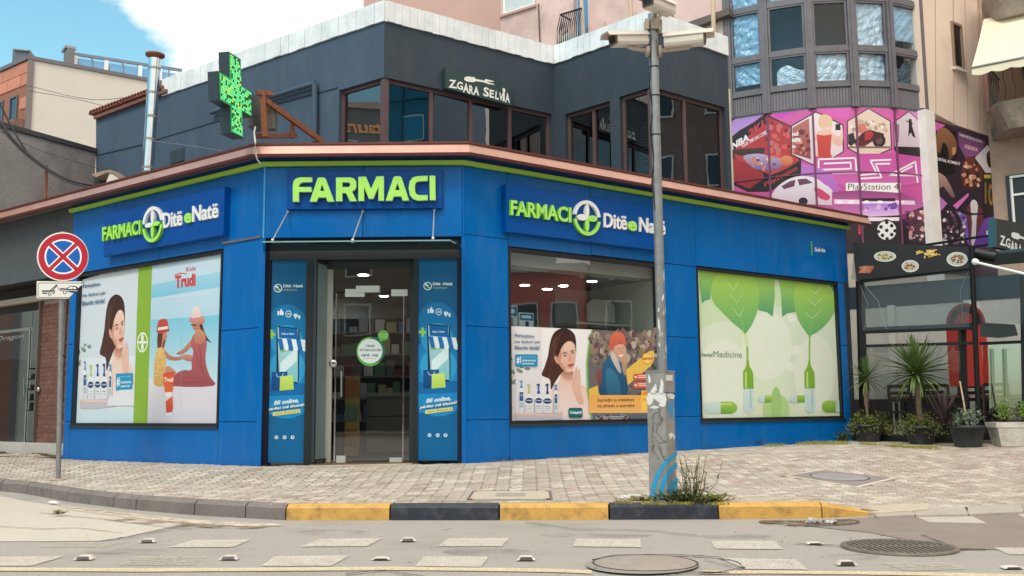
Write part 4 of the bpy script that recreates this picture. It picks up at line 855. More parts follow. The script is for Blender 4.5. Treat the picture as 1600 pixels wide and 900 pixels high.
# ---- entrance
ent = MB(); y = -.16
for a, b in ((.028, .075), (.565, .70), (2.0, 2.06), (2.60, 2.648)): ent.box(Ff, a, b, .2, 3.02, y - .12, -.09 if a < 1 or a > 2.5 else -.10)
ent.box(Ff, .028, 2.648, 3.02, 3.30, -.30, -.09); ent.build('entrance_frame', DARKFR, ph)
FE = Fr(CFL, 0.0)
z4 = lambda x, y: (390 + x / 2.432, 370 + y / 2.432)
z4R = lambda x, y: z4(x + 566 + (y - 82) * .023, y - 8)
def sidepanel(tr, u0, u1):
    mb = MB(); mb.bbox(Ff, u0, u1, .36, 3.0, -.16, -.125, .004); sp = mb.build('side_panel', mat('blue door panel', S(0, 92, 150), .35), ph)
    p = Print(Ff, -.124, tr)
    p.poly([(72, 84), (226, 84), (212, 858), (54, 858)], S(8, 92, 140), S(0, 100, 156))
    p.ell(142, 350, 80, 94, S(14, 118, 176)); p.poly([(66, 420), (218, 420), (214, 640), (180, 682), (130, 690), (80, 676), (60, 650)], S(12, 124, 190), S(20, 140, 200), k=3); p.ell(140, 395, 62, 60, S(40, 150, 204)); p.ell(142, 500, 70, 72, S(46, 156, 210))
    p.poly([(60, 560), (214, 556), (213, 600), (60, 606)], S(8, 104, 170))
    p.ell(108, 195, 16, 16, S(220, 235, 240), hole=.8); p.ell(104, 191, 8, 4, S(230, 240, 240), rot=.7, n=10); p.ell(112, 200, 8, 4, S(150, 200, 90), rot=.7, n=10)
    p.tx('Ditë', 128, 156, 192, 11, S(236, 240, 240), off=.03); p.tx('e', 159, 165, 192, 7, S(120, 170, 120), off=.03); p.tx('Natë', 168, 202, 192, 11, S(236, 240, 240), off=.03); p.tx('FARMACI', 129, 180, 206, 8, S(150, 176, 150), off=.02)
    W_ = S(226, 238, 244)
    p.poly([(106, 282), (112, 282), (112, 298), (106, 298)], W_); p.poly([(114, 284), (120, 274), (124, 276), (122, 283), (130, 284), (128, 298), (114, 297)], W_); p.ell(148, 293, 12, 13, W_, hole=.8); p.tx('24', 142, 155, 297, 8, W_, off=.03)
    p.poly([(168, 292), (182, 293), (182, 306), (168, 304)], W_); p.poly([(184, 297), (190, 298), (193, 303), (193, 308), (184, 307)], W_); p.ell(174, 308, 3, 3, W_, n=8); p.ell(188, 310, 3, 3, W_, n=8)
    G_ = S(150, 205, 96); p.poly([(70, 364), (80, 364), (80, 352), (89, 353), (89, 365), (98, 366), (98, 376), (89, 376), (89, 387), (80, 387), (80, 375), (70, 375)], G_)
    p.poly([(102, 348), (108, 340), (180, 346), (189, 352), (187, 548), (180, 558), (112, 552), (102, 545)], S(28, 34, 44)); p.poly([(106, 344), (184, 350), (183, 552), (112, 547)], S(180, 216, 222), S(120, 190, 200)); p.poly([(110, 344), (182, 350), (184, 390), (112, 384)], S(10, 100, 170)); p.tx('Ditë e Natë', 122, 168, 372, 7, W_, off=.02)
    p.poly([(114, 390), (182, 400), (180, 430), (114, 440)], S(140, 180, 120)); p.poly([(116, 480), (180, 420), (180, 470), (116, 530)], S(210, 232, 236))
    for i in range(6):
        x = 106 + i * 17.5; p.poly([(x, 386 + i * .8), (x + 17.5, 387 + i * .8), (x + 25, 420 + i * 2), (x + 20, 433 + i), (x + 9, 428 + i)], W_ if i % 2 else S(30, 110, 180))
    p.poly([(84, 514), (144, 512), (140, 582), (82, 584)], S(14, 84, 150), S(8, 66, 128)); p.line([(102, 522), (106, 532), (120, 534), (128, 520)], 2.5, S(190, 215, 230)); p.poly([(116, 530), (164, 526), (168, 580), (114, 585)], S(196, 226, 110), S(170, 206, 90))
    p.text('Bli online,', ((92, 642), (186, 632), (186, 612), (92, 624)), W_, .035, .25)
    p.text('përfito më shumë!', ((62, 668), (212, 648), (212, 628), (62, 650)), S(10, 60, 110), .12, .25); p.text('përfito më shumë!', ((66, 665), (210, 646), (210, 630), (66, 651)), W_, .035, .25)
    p.poly([(88, 668), (192, 655), (192, 668), (88, 681)], S(240, 222, 120)); p.text('www.ditenate.al', ((94, 677), (188, 665), (188, 657), (94, 669)), S(60, 70, 60), .01)
    for x in (102, 133, 163): p.ell(x, 762, 7.5, 7.5, S(200, 222, 232), n=14)
    p.tx('f', 161, 166, 766, 9, S(20, 90, 140), off=.04); p.ell(133, 762, 3.5, 3.5, S(20, 100, 150), n=10, hole=.6); p.ell(102, 762, 5, 5, S(60, 130, 170), n=10, hole=.7)
    p.build('print', sp)
sidepanel(z4, .085, .60); sidepanel(z4R, 2.065, 2.60)
# angled open leaf, jamb and glazed door
dr = MB(); a = Ff.w(.70, 0, -.02); b = Ff.w(.82, 0, -.36)
fo = Fr(a, math.atan2(b.y - a.y, b.x - a.x)); l_ = (b - a).length
frame(fo, (0, l_, .34, 3.0), -.02, .02, .035, ALU, 'side_glazing', ph); mb = MB(); mb.box(fo, .03, l_ - .03, .37, 2.97, -.006, .006); mb.build('side_pane', mat('frosted grey glass', S(120, 140, 142), .3, var=.1), ph)
ND = -.34
FDp = lambda x, y: Ff.P(x, y, ND)
xa, xb = FDp(508, 500)[0], FDp(640, 500)[0]; zt = FDp(560, 420)[1]; zb = FDp(560, 722)[1]; ztr = FDp(560, 458)[1]
mb = MB(); mb.box(Ff, .80, xa, .3, 3.1, ND - .05, ND + .05); mb.box(Ff, xb + .01, 2.08, .3, 3.1, ND - .05, ND + .05); mb.box(Ff, xa, xb + .01, zt, 3.1, ND - .05, ND + .05); mb.build('door_frame', ALU, ph)
mb = MB(); a1, a2 = FDp(509, 500)[0], FDp(520, 500)[0]; mb.box(Ff, a1, a2, zb, zt - .01, ND - .02, ND + .03); mb.build('door_post', mat('white post', S(176, 176, 170), .5), ph)
dl0, dl1 = FDp(524.5, 500)[0], xb - .0; dd = MB(); dd.box(Ff, dl0 + .02, dl1 - .09, zb, ztr - .01, ND, ND + .012); door = dd.build('door', GLASS, ph)
mb = MB(); mb.box(Ff, a2, xb, ztr + .015, zt, ND, ND + .012); mb.build('transom_pane', GLASS, ph)
mb = MB(); mb.box(Ff, dl0 + .0, dl0 + .018, zb, ztr, ND - .01, ND + .02); mb.box(Ff, dl1 - .088, dl1 - .07, zb, ztr, ND - .01, ND + .02); mb.build('edge_strip', CHROME, door)
mb = MB(); mb.box(Ff, dl1 - .065, dl1, zb, ztr, ND, ND + .012); mb.build('side_pane', GLASS, ph)
PLATE = mat('pale steel plate', S(205, 205, 200), .4, metal=.3)
for q in (((540, 452), (570, 464)), ((526, 712), (540, 723)), ((609, 715), (628, 722))):
    mb = MB(); (x0, y0), (x1, y1) = q; f1, f2 = Ff.P(x0, y0, ND), Ff.P(x1, y1, ND); mb.box(Ff, f1[0], f2[0], f2[1], f1[1], ND - .008, ND + .028); mb.build('patch_fitting', PLATE, door)
mb = MB(); f1, f2 = Ff.P(557, 447, ND), Ff.P(593, 457, ND); mb.box(Ff, f1[0], f2[0], f2[1], f1[1], ND - .1, ND + .04); mb.build('door_sensor', PLATE, ph)
mb = MB(); f1, f2 = Ff.P(612, 453, ND), Ff.P(637, 463, ND); mb.box(Ff, f1[0], f2[0], f2[1], f1[1], ND - .02, ND + .05); mb.build('patch_fitting', PLATE, door)
mb = MB(); h0, h1 = Ff.Q(533.5, 580, ND + .06), Ff.Q(533.5, 620, ND + .06); mb.tube([h0, h1], .014, 8); 
for yy in (584, 616): mb.tube([Ff.Q(533.5, yy, ND), Ff.Q(533.5, yy, ND + .06)], .008, 6)
mb.build('handle', CHROME, door)
mb = MB(); mb.lathe(Ff.Q(521, 568, ND + .012), [(0, 0), (.055, 0), (.055, .03), (.045, .036), (0, .036)], 18, axis=Vector((0, -1, 0))); mb.build('lock', CHROME, door)
p = Print(Ff, ND + .013, z4)
p.ell(458, 436, 52, 56, S(100, 180, 90)); p.ell(474, 430, 42, 50, S(40, 110, 90)); p.ell(458, 434, 47, 47, S(232, 238, 236)); p.ell(508, 375, 21, 20, S(110, 180, 76)); p.poly([(494, 388), (506, 394), (496, 402)], S(110, 180, 76))
TB = S(30, 74, 106); p.tx('ORARI', 441, 475, 419, 9, TB, off=.03); p.tx('07:00-03:00', 418, 500, 435, 9.5, S(60, 90, 70), off=.02); p.tx('HËNË - DIEL', 425, 491, 455, 11, TB, off=.03); p.line([(430, 463), (488, 462)], 1, TB)
p.tx('NË SHTËPI', 492, 524, 374, 5, S(220, 236, 200), off=.02); p.tx('JUAJ ONLINE', 494, 522, 384, 5, S(220, 236, 200), off=.02)
p.build('opening_hours_sticker', door)
mb = MB(); mb.box(Ff, .66, 2.08, .2, zb - .004, -.46, -.01); mb.build('doorstep', mat('door mat', S(96, 78, 60), .9, var=.2), ph)
mb = MB(); mb.bar(Ff.w(.68, zb - .028, 0), Ff.w(2.0, zb - .012, 0), .03, .016); mb.build('step_nosing', mat('brass nosing', S(226, 208, 170), .35, metal=.4), ph)
# glass canopy on three tie rods
cz = z_(Ff, 551, 377, .72); mb = MB()
c0 = u_(Ff, 411, 385, .7); c1 = u_(Ff, 713, 380, .72); P_ = [Ff.w(.0, cz + .0, .003), Ff.w(2.66, cz, .003), Ff.w(2.60, cz, .50), Ff.w(c1 - .08, cz, .73), Ff.w(c0, cz, .73)]
mb.hexa([v for v in P_], [v + Vector((0, 0, .012)) for v in P_]); can = mb.build('canopy', glassmat('green canopy glass', (.42, .56, .58), 1.5), ph)
mb = MB(); mb.bar(P_[4], P_[3], .012, .016); mb.bar(P_[3], P_[2], .012, .016); mb.build('canopy_edge', mat('glass edge', S(130, 170, 170), .3), can)
for (tx_, ty_), (bx_, by_) in (((450, 331), (426, 375)), ((567, 330), (551, 375)), ((678.5, 327), (676.5, 372))):
    a = Ff.Q(tx_, ty_, .03); b = Ff.Q(bx_, by_, .69); mb = MB(); mb.tube([a, b], .010, 8); mb.lathe(b + Vector((0, 0, -.035)), [(0, 0), (.02, 0), (.02, .05), (0, .05)], 10); mb.lathe(a, [(0, -.02), (.02, -.02), (.02, .0), (0, .0)], 10, axis=Vector((0, -1, 0))); mb.build('tie_rod', mat('brushed rod', S(205, 205, 208), .3, metal=.6), can)

# ---- inside the shop
inn = MB(); fz = .34; cz_ = 3.31
poly = [R_.w(8.3, 0, -.25), R_.w(8.3, 0, -7.0), Vector((-2, 23, 0)), L_.w(-4.6, 0, -6), L_.w(-4.6, 0, -.25), CFL + Vector((.05, .4, 0)), CFR + Vector((-.05, .4, 0))]
inn.add([Vector((p.x, p.y, fz)) for p in poly], [tuple(range(7))]); inn.build('floor', mat('shop floor tile', S(110, 104, 98), .25, var=.1), ph)
inn = MB(); inn.add([Vector((p.x, p.y, cz_)) for p in poly], [tuple(range(7))]); inn.build('ceiling', mat('shop ceiling', S(120, 124, 126), .8), ph)
inn = MB()
for i in range(0, 4): a, b = poly[i], poly[i + 1]; inn.quad(Vector((a.x, a.y, fz)), Vector((b.x, b.y, fz)), Vector((b.x, b.y, cz_)), Vector((a.x, a.y, cz_)))
inn.build('inner_wall', mat('shop inner wall', S(170, 172, 168), .85, var=.06), ph)
CREAM = mat('cream plaster', S(214, 208, 198), .7); 
mb = MB(); mb.box(R_, .7, 4.2, 3.02, 3.29, -.55, -.22); mb.build('bulkhead', CREAM, ph)
mb = MB(); mb.box(R_, 3.72, 3.80, fz, 3.0, -2.6, -.22); mb.build('partition', mat('pale partition', S(220, 222, 208), .7, var=.05), ph)
mb = MB()
Pg = [(.0, .0), (.9, 1.1), (1.15, 1.9), (1.05, 2.55), (.95, 2.55), (1.0, 1.9), (.75, 1.15), (-.1, .1)]
FPp = Fr(R_.w(3.715, 0, -.22), aR + math.pi / 2)
mb.prism(FPp, [(u + .5, z + .5) for u, z in Pg], .0, .006, px=False); mb.build('green_ribbon', mat('green ribbon', S(110, 150, 60), .6), ph)
LAMP = mat('warm downlight', S(255, 244, 220), .5, emit=(1, .93, .84, 90))
for x, y, d in ((820, 446, 3), (880, 447, 3), (1010, 462, 3), (855, 452, 3), (990, 447, 3), (925, 440, 3.2), (893, 461, 4.6), (946.5, 465, 4.0), (568, 430, 1.5), (600, 463, 2.6)):  # leading entries are added lamps that brighten the shop, emission boosted
    fr_ = Ff if x < 700 else R_; dd_ = ray(x, y); t = (cz_ - .004 - 1) / dd_.z; c = CAM + dd_ * t
    mb = MB(); mb.lathe(c, [(0, 0), (.09, 0), (.09, .003), (0, .003)], 20); mb.build('downlight_and_fill', LAMP, ph)
for x, y in ((906, 430), (952, 434)):
    c = R_.Q(x, y - 8, -.7); mb = MB(); d_ = Vector((.2, -.45, -1)).normalized(); mb.tube([Vector((c.x, c.y, 3.3)), c + Vector((0, 0, .05))], .012, 6); mb.lathe(c + Vector((0, 0, .04)), [(0, 0), (.035, 0), (.04, .17), (.033, .17), (0, .15)], 14, axis=d_); mb.build('spotlight', mat('white spot', S(220, 216, 208), .5), ph)
# shelf units, counter and goods seen through the glass
SH = thing('shelf_unit', 'white display shelf seen behind the window glass above the beanie poster', 'shelf', R_.w(3.2, .34, -.8))
for z in (.6, 1.1, 1.6, 2.08, 2.3): mb = MB(); mb.box(R_, 2.55, 3.7, z, z + .03, -1.2, -.7); mb.build('shelf', CREAM, SH)
mb = MB(); mb.box(R_, 2.55, 3.7, .34, 2.9, -1.23, -1.2); mb.build('back_panel', mat('shelf back', S(170, 172, 166), .7), SH)
mb = MB(); mb.prism(R_, [(3.02, 2.38), (3.62, 2.38), (3.62, 2.66), (3.5, 2.74), (3.14, 2.74), (3.02, 2.66)], -1.0, -.98, px=False); hb = mb.build('header_board', CREAM, SH)
p = Print(R_, -.978); p.tx('Selvia', 997, 1014, 479, 6, S(70, 70, 70), 1); p.build('header_print', hb)
random.seed(5); gc = [S(190, 196, 200), S(150, 60, 80), S(80, 130, 170), S(200, 190, 150), S(90, 150, 110), S(220, 220, 216), S(120, 120, 130)]
def product(fr, u, z, n, w_, h, d, c, label):
    mb = MB(); mb.bbox(fr, u, u + w_, z, z + h, n - d, n, .003); o = mb.build('carton', mat('carton %d' % gc.index(c), c, .5), None)
    base = fr.w(u + w_ / 2, z, n - d / 2); rebase(o, base); return tag(o, label, 'carton', 'cartons of goods standing in the pharmacy window')
u = .9
k = 0
CL = ['carton of goods nearest the window corner on the inner display ledge'] + ['%s carton on the inner display ledge of the shop window' % q for q in ('second', 'third', 'fourth', 'fifth', 'sixth', 'seventh', 'eighth', 'ninth', 'tenth', 'eleventh', 'twelfth')]
CL = [c if i == 0 else 'carton on the inner ledge, ' + c.split(' ')[0] + ' from the left window corner' for i, c in enumerate(CL)]
while u < 3.4:
    w_ = random.uniform(.12, .3); h = random.uniform(.12, .34); product(R_, u, 1.80, -.35 - random.uniform(0, .3), w_, h, .15, random.choice(gc), CL[k % len(CL)]); u += w_ + random.uniform(.01, .08); k += 1
for u, h, w_ in ((.765, .33, .22), (1.02, .24, .25)):
    mb = MB(); mb.bbox(R_, u, u + w_, 2.105, 2.105 + h, -.30, -.12, .003); o = mb.build('carton', mat('white blue carton', S(214, 222, 226), .5), None); rebase(o, R_.w(u, 2.105, -.2))
    tag(o, 'taller white and blue carton in the window corner above the poster' if h > .3 else 'shorter white and blue carton beside the taller one above the poster', 'carton', 'cartons of goods standing in the pharmacy window')
    BASE[o.name] = o.location.copy(); p = Print(R_, -.1195); c = 780 + (u + .02) * 0
    f = lambda uu, zz: None
    pp = MB(); 
    def rct(u0, u1, z0, z1, c): pp.add([R_.w(u0, z0, -.1195 + len(pp.f) * .0002), R_.w(u1, z0, -.1195 + len(pp.f) * .0002), R_.w(u1, z1, -.1195 + len(pp.f) * .0002), R_.w(u0, z1, -.1195 + len(pp.f) * .0002)], [(0, 1, 2, 3)], c)
    rct(u + .01, u + w_ - .01, 2.105 + h * .55, 2.105 + h * .95, S(30, 120, 170)); rct(u + .04, u + w_ - .05, 2.105 + h * .68, 2.105 + h * .84, S(220, 236, 240)); rct(u + w_ * .4, u + w_ * .65, 2.105 + h * .12, 2.105 + h * .5, S(50, 60, 80))
    pp.build('carton_print', PRINT, o, fix=False)
lg = MB(); lg.box(R_, .75, 3.7, 1.74, 1.80, -.75, -.15); lg.build('display_ledge', mat('grey ledge', S(120, 124, 126), .6), ph)
ct = thing('counter', 'pale shop counter with a low stand seen through the glass door', 'counter', (-1.5, 15.6, .34))
mb = MB(); mb.wbox(-2.3, -.3, 15.6, 16.1, .35, 1.22); mb.build('counter_body', mat('counter panel', S(168, 162, 152), .6), ct)
mb = MB(); mb.wbox(-2.36, -.24, 15.52, 16.16, 1.22, 1.28); mb.build('counter_top', CREAM, ct)
for z in (.62, .9): mb = MB(); mb.wbox(-2.28, -.32, 15.585, 15.6, z, z + .02); mb.build('shelf_edge', mat('shelf edge', S(90, 90, 88), .5), ct)
bk = thing('medicine_shelves', 'dark wall shelves full of small boxes behind the pharmacy counter', 'shelving', (-1.6, 18.2, .34))
mb = MB(); mb.wbox(-3.6, -.4, 18.3, 18.4, .35, 2.7); mb.build('back_panel', DARKIN, bk)
for z in (.8, 1.2, 1.6, 2.0, 2.4): mb = MB(); mb.wbox(-3.6, -.4, 18.0, 18.3, z, z + .03); mb.build('shelf', mat('grey shelf', S(120, 122, 124), .6), bk)
gs = MB(); 
for z in (.83, 1.23, 1.63, 2.03, 2.43):
    x = -3.5
    while x < -.6: w_ = random.uniform(.08, .2); c = random.choice(gc); gs.cur = tuple(v * .8 for v in c); gs.wbox(x, x + w_, 18.05, 18.25, z, z + random.uniform(.1, .3)); x += w_ + random.uniform(0, .05)
gg = gs.build('boxes', PRINT, bk); gg['kind'] = 'stuff'
stnd = thing('leaflet_stand', 'yellow leaflet stand just inside the glass door', 'stand', (-2.35, 14.3, .34))
mb = MB(); mb.wbox(-2.42, -2.22, 14.3, 14.4, .36, 1.5); mb.build('stand_board', mat('yellow board', S(206, 170, 90), .6), stnd)
for z, c in ((.5, S(180, 120, 60)), (.85, S(120, 150, 120)), (1.2, S(200, 120, 60))): mb = MB(); mb.wbox(-2.41, -2.23, 14.27, 14.3, z, z + .24); mb.build('leaflet', mat('leaflet %.1f' % z, c, .5), stnd)
# ================================================================ UPPER RESTAURANT BUILDING
rs = thing('restaurant_building', 'dark slate upper storey with white coping and brown framed corner windows', 'building', (cA.x, cA.y, 4.4))
ZT, ZC = 7.56, 7.90                                    # underside and top of the white coping
uA0 = u_(FA, 255, 130); uAe = u_(FA, 150, 240); LB = _u1; LC = _u2; LD = u_(FD, 1137, 92)
TH = .28
def opening(fr, x0, x1, px_, py_, zb=4.45): u0, u1 = u_(fr, x0, py_), u_(fr, x1, py_); return (u0, u1, zb, z_(fr, px_, py_))
ZW = z_(FA, 565, 125.0)
oA = (u_(FA, 530, 135), -.01, 4.62, 6.56); oB = (.01, u_(FB, 862, 185), 4.62, 6.56)
oC1 = (u_(FC, 883, 181), u_(FC, 953, 161), 4.62, 6.50); oC2 = (u_(FC, 968, 155), LC - .005, 4.62, 6.52); oD = (.005, u_(FD, 1133, 173), 4.62, 6.52)
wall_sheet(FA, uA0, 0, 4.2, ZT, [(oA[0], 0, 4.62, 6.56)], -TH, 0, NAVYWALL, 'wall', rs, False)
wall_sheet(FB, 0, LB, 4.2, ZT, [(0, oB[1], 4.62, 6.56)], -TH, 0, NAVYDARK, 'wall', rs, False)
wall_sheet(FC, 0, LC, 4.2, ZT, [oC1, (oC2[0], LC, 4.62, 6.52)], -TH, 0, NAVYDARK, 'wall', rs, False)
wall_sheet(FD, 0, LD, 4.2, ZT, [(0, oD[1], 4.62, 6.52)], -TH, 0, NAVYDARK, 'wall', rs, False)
# lower tiled stretch of the left wall
zl0, zl1 = z_(FA, 152, 180), z_(FA, 240, 150)
mb = MB(); mb.prism(FA, [(150, 182), (258, 141), (258, 330), (150, 330)], -TH, -.002); mb.build('low_wall', NAVYWALL, rs)
for k in range(24):
    t = (k + .5) / 24; x = 147 + (258 - 147) * t; y = 181 + (140 - 181) * t; c = FA.Q(x, y, .0); mb = MB()
    q = [c + FA.n * a + Vector((0, 0, .10 * math.sin(math.pi * (j + .0) / 6))) + FA.u * (-.085 * math.cos(math.pi * j / 6)) for a in (.12, -.4) for j in range(7)]
    q2 = [c + FA.n * a + Vector((0, 0, .078 * math.sin(math.pi * j / 6))) + FA.u * (-.065 * math.cos(math.pi * j / 6)) for a in (.12, -.4) for j in range(7)]
    mb.add(q + q2, [(j, j + 1, 8 + j, 7 + j) for j in range(6)] + [(14 + j, 21 + j, 22 + j, 15 + j) for j in range(6)] + [(j, 14 + j, 15 + j, j + 1) for j in range(6)], None, True)
    mb.build('roof_tile', mat('clay tile', S(128, 74, 60), .85, var=.25, vscale=12, rand=.2), rs)
mb = MB(); mb.prism(FA, [(146, 186), (259, 144), (259, 139), (146, 181)], -.4, .08); mb.build('tile_bed', mat('mortar', S(120, 84, 74), .9), rs)
# coping, laid as single sheets
def coping(fr, u0, u1, w_, zt, zb, tilt=0.0):
    n = max(1, round((u1 - u0) / w_)); d = (u1 - u0) / n
    for i in range(n):
        mb = MB(); a, b = u0 + i * d + .003, u0 + (i + 1) * d - .003; e = random.uniform(-.006, .006)
        mb.box(fr, a, b, zb + e, zt, -.34, .035 + e); mb.build('coping_sheet', COPING, rs)
coping(FA, uA0, .02, .22, ZC, ZT - .02); coping(FB, .03, LB - .04, .15, ZC, ZT - .02); coping(FC, .04, LC - .0, .15, ZC, ZT - .02); coping(FD, .04, LD, .17, ZC, ZT - .02)
# roof slab, floor and inside
def loop(zs, off): return [FA.w(uA0, zs, -off), FA.w(0, zs, -off) , FB.w(LB, zs, -off), FC.w(LC, zs, -off), FD.w(LD, zs, -off), FD.w(LD, zs, -6), FA.w(uA0, zs, -7)]
mb = MB(); mb.hexa([v for v in loop(ZT - .25, .1)], [v for v in loop(ZT - .12, .1)]); mb.build('roof', mat('teal ceiling', S(70, 118, 132), .7), rs)
mb = MB(); mb.hexa(loop(4.46, .05), loop(4.50, .05)); mb.build('floor', DARKIN, rs)
mb = MB(); a = FB.w(0, 0, -4.5); mb.quad(FD.w(LD, 4.5, -5.9), FA.w(uA0, 4.5, -6.9), FA.w(uA0, 7.3, -6.9), FD.w(LD, 7.3, -5.9)); mb.quad(FD.w(LD, 4.5, 0), FD.w(LD, 4.5, -6), FD.w(LD, 7.4, -6), FD.w(LD, 7.4, 0)); mb.build('inner_wall', mat('teal inner wall', S(56, 84, 94), .8), rs)
def glazing(fr, o, muls, nf=-.14, tr=None):
    u0, u1, z0, z1 = o; w_ = frame(fr, (u0, u1, z0, z1), nf, nf + .07, .06, WINFR, 'window', rs)
    for x in muls:
        u = u_(fr, x, 190); mb = MB(); mb.box(fr, u - .035, u + .035, z0 + .06, z1 - .06, nf + .005, nf + .065); mb.build('mullion', WINFR, w_)
    br = [u0 + .05] + [u_(fr, x, 190) for x in muls] + [u1 - .05]
    for a, b in zip(br, br[1:]): mb = MB(); mb.box(fr, a + .01, b - .01, z0 + .05, z1 - .05, nf + .03, nf + .036); mb.build('pane', DGLASS, w_)
    return w_
glazing(FA, (oA[0], -.02, oA[2], oA[3]), []); glazing(FB, (.02, oB[1], oB[2], oB[3]), [677.5, 739.5, 800.5]); glazing(FC, oC1, [923.5])
glazing(FC, (oC2[0], LC - .02, 4.62, 6.52), []); glazing(FD, (.02, oD[1], 4.62, 6.52), [1075])
for fr, c in ((FA, FA.w(0, 0, 0)), (FC, FC.w(LC, 0, 0))):
    n = (FA.n + FB.n).normalized() * -.09 if fr is FA else (FC.n + FD.n).normalized() * -.09; p_ = c + n; mb = MB()
    mb.hexa([(p_ + FB.u * .07 * math.cos(k * math.pi / 2 + .7) + FB.n * .07 * math.sin(k * math.pi / 2 + .7)) + Vector((0, 0, 4.6)) for k in range(4)], [(p_ + FB.u * .07 * math.cos(k * math.pi / 2 + .7) + FB.n * .07 * math.sin(k * math.pi / 2 + .7)) + Vector((0, 0, 6.56)) for k in range(4)]); mb.build('corner_post', WINFR, rs)
# brick pier with graffiti behind the right hand glass, ceiling lamps
BRK = mat('inner red brick', S(168, 96, 84), .85)
def brickify(M, sc, mortar, c1, c2):
    t = M.node_tree; b = N(t, 'ShaderNodeTexBrick'); b.inputs['Scale'].default_value = sc; b.inputs['Color1'].default_value = (*c1, 1); b.inputs['Color2'].default_value = (*c2, 1); b.inputs['Mortar'].default_value = (*mortar, 1); b.inputs['Mortar Size'].default_value = .03
    g_ = N(t, 'ShaderNodeTexCoord'); t.links.new(g_.outputs['UV'], b.inputs[0]); t.links.new(b.outputs[0], t.nodes['Principled BSDF'].inputs['Base Color'])
def uvplane(fr, u0, u1, z0, z1, n, mt, name, par, arch=False):
    mb = MB(); pts = [(u0, z0), (u1, z0), (u1, z1)]
    if arch: pts = [(u0, z0), (u1, z0)] + [((u0 + u1) / 2 + (u1 - u0) / 2 * math.cos(a), z1 - (u1 - u0) * .3 + (u1 - u0) * .3 * math.sin(a)) for a in [math.pi * i / 12 for i in range(13)]]
    else: pts.append((u0, z1))
    mb.prism(fr, pts, n - .12, n, px=False); o = mb.build(name, mt, par); uv = o.data.uv_layers.new(name='UVMap'); org = BASE[par.name] if par else Vector()
    for l in o.data.loops:
        v = o.data.vertices[l.vertex_index].co + org; uv.data[l.index].uv = ((v - fr.o).dot(fr.u), v.z)
    return o
brickify(BRK, 4.5, S(150, 140, 136), S(170, 92, 80), S(140, 72, 64))
uvplane(FD, .35, 1.9, 4.5, 6.35, -.55, BRK, 'brick_arch', rs, True)
uvplane(FC, LC - .75, LC - .5, 4.5, 6.3, -.6, BRK, 'brick_pier', rs)
for q, k in ((FB, 1.2), (FB, 2.4), (FD, 1.0)): mb = MB(); mb.lathe(q.w(k, ZT - .30, -1.6), [(0, 0), (.1, 0), (.1, .04), (0, .04)], 16); mb.build('ceiling_lamp', mat('grey lamp', S(200, 198, 190), .5), rs)
# downpipes on the left wall
mb = MB(); a, b = FA.Q(492, 130, .08), FA.Q(492, 222, .08); c = FA.Q(418, 153, .08); mb.tube([c, a.lerp(c, .04), a], .045, 10); mb.build('downpipe', NAVYWALL, rs); mb = MB(); mb.tube([a, b], .05, 10); mb.build('downpipe', NAVYWALL, rs); mb = MB(); mb.tube([FA.Q(330, 176, .08), FA.Q(348, 170, .08)], .045, 10); mb.build('downpipe', NAVYWALL, rs)
mb = MB(); mb.tube([FD.w(LD + .02, 4.4, -.04), FD.w(LD + .02, 6.9, -.04)], .05, 8); mb.build('downpipe', mat('cream pipe', S(196, 182, 166), .6, var=.1), rs)
mb = MB(); mb.prism(FA, [(266, 237), (287, 230), (287, 250), (266, 257)], .0, .02); mb.build('vent_panel', NAVYDARK, rs)
for pts in (((150, 243), (222, 226)), ((232, 222), (345, 188)), ((420, 166), (528, 137))): mb = MB(); mb.bar(FA.Q(*pts[0], .004), FA.Q(*pts[1], .004), .012, .02); mb.build('wall_seam', mat('dark seam', S(40, 50, 60), .9), rs)
# sign board over the windows
sg = thing('sign_board', 'dark green ZGARA SELVIA board with a white fork on the slate wall', 'sign', FB.w(u_(FB, 745, 160), z_(FB, 745, 160), .06))
SGB = mat('dark green board', S(34, 60, 62), .5, var=.08)
zq = lambda x, y: (680 + x / 3, y / 3)
mb = MB(); mb.prism(FB, [zq(47, 316), zq(357, 395), zq(357, 496), zq(47, 412)], .02, .10); mb.build('board', SGB, sg)
def zgara(p, T, off=.03):
    WH = S(236, 236, 230)
    g = lambda s, q, **k: p.text(s, tuple(T(*c) for c in q), WH, off)
    g('Z', ((62, 410), (104, 416), (98, 376), (66, 372))); g('G', ((100, 416), (130, 424), (130, 386), (104, 380))); g('A', ((130, 432), (158, 438), (152, 392), (138, 388)))
    g('R', ((158, 440), (180, 444), (180, 406), (160, 398))); g('A', ((178, 444), (206, 448), (198, 404), (188, 402)))
    g('S', ((224, 450), (252, 456), (252, 412), (228, 406))); p.poly([T(*c) for c in ((256, 418), (276, 424), (276, 431), (262, 428), (262, 434), (275, 438), (274, 444), (262, 441), (262, 448), (276, 453), (276, 461), (254, 456))], WH)
    g('L', ((280, 464), (298, 468), (298, 430), (284, 426))); g('V', ((298, 470), (318, 474), (320, 436), (300, 432))); g('I', ((316, 474), (326, 476), (326, 436), (318, 434))); g('A', ((328, 480), (350, 484), (344, 436), (334, 432)))
    p.poly([T(*c) for c in ((138, 362), (150, 358), (184, 362), (190, 370), (230, 378), (236, 370), (250, 374), (274, 380), (274, 384), (248, 382), (242, 384), (276, 394), (276, 398), (250, 394), (238, 390), (228, 386), (190, 380), (180, 386), (148, 382), (136, 374))], WH)
    p.poly([T(*c) for c in ((316, 412), (328, 416), (328, 432), (322, 438), (317, 430))], WH)
p = Print(FB, .101); zgara(p, zq); o = p.build('lettering', sg)

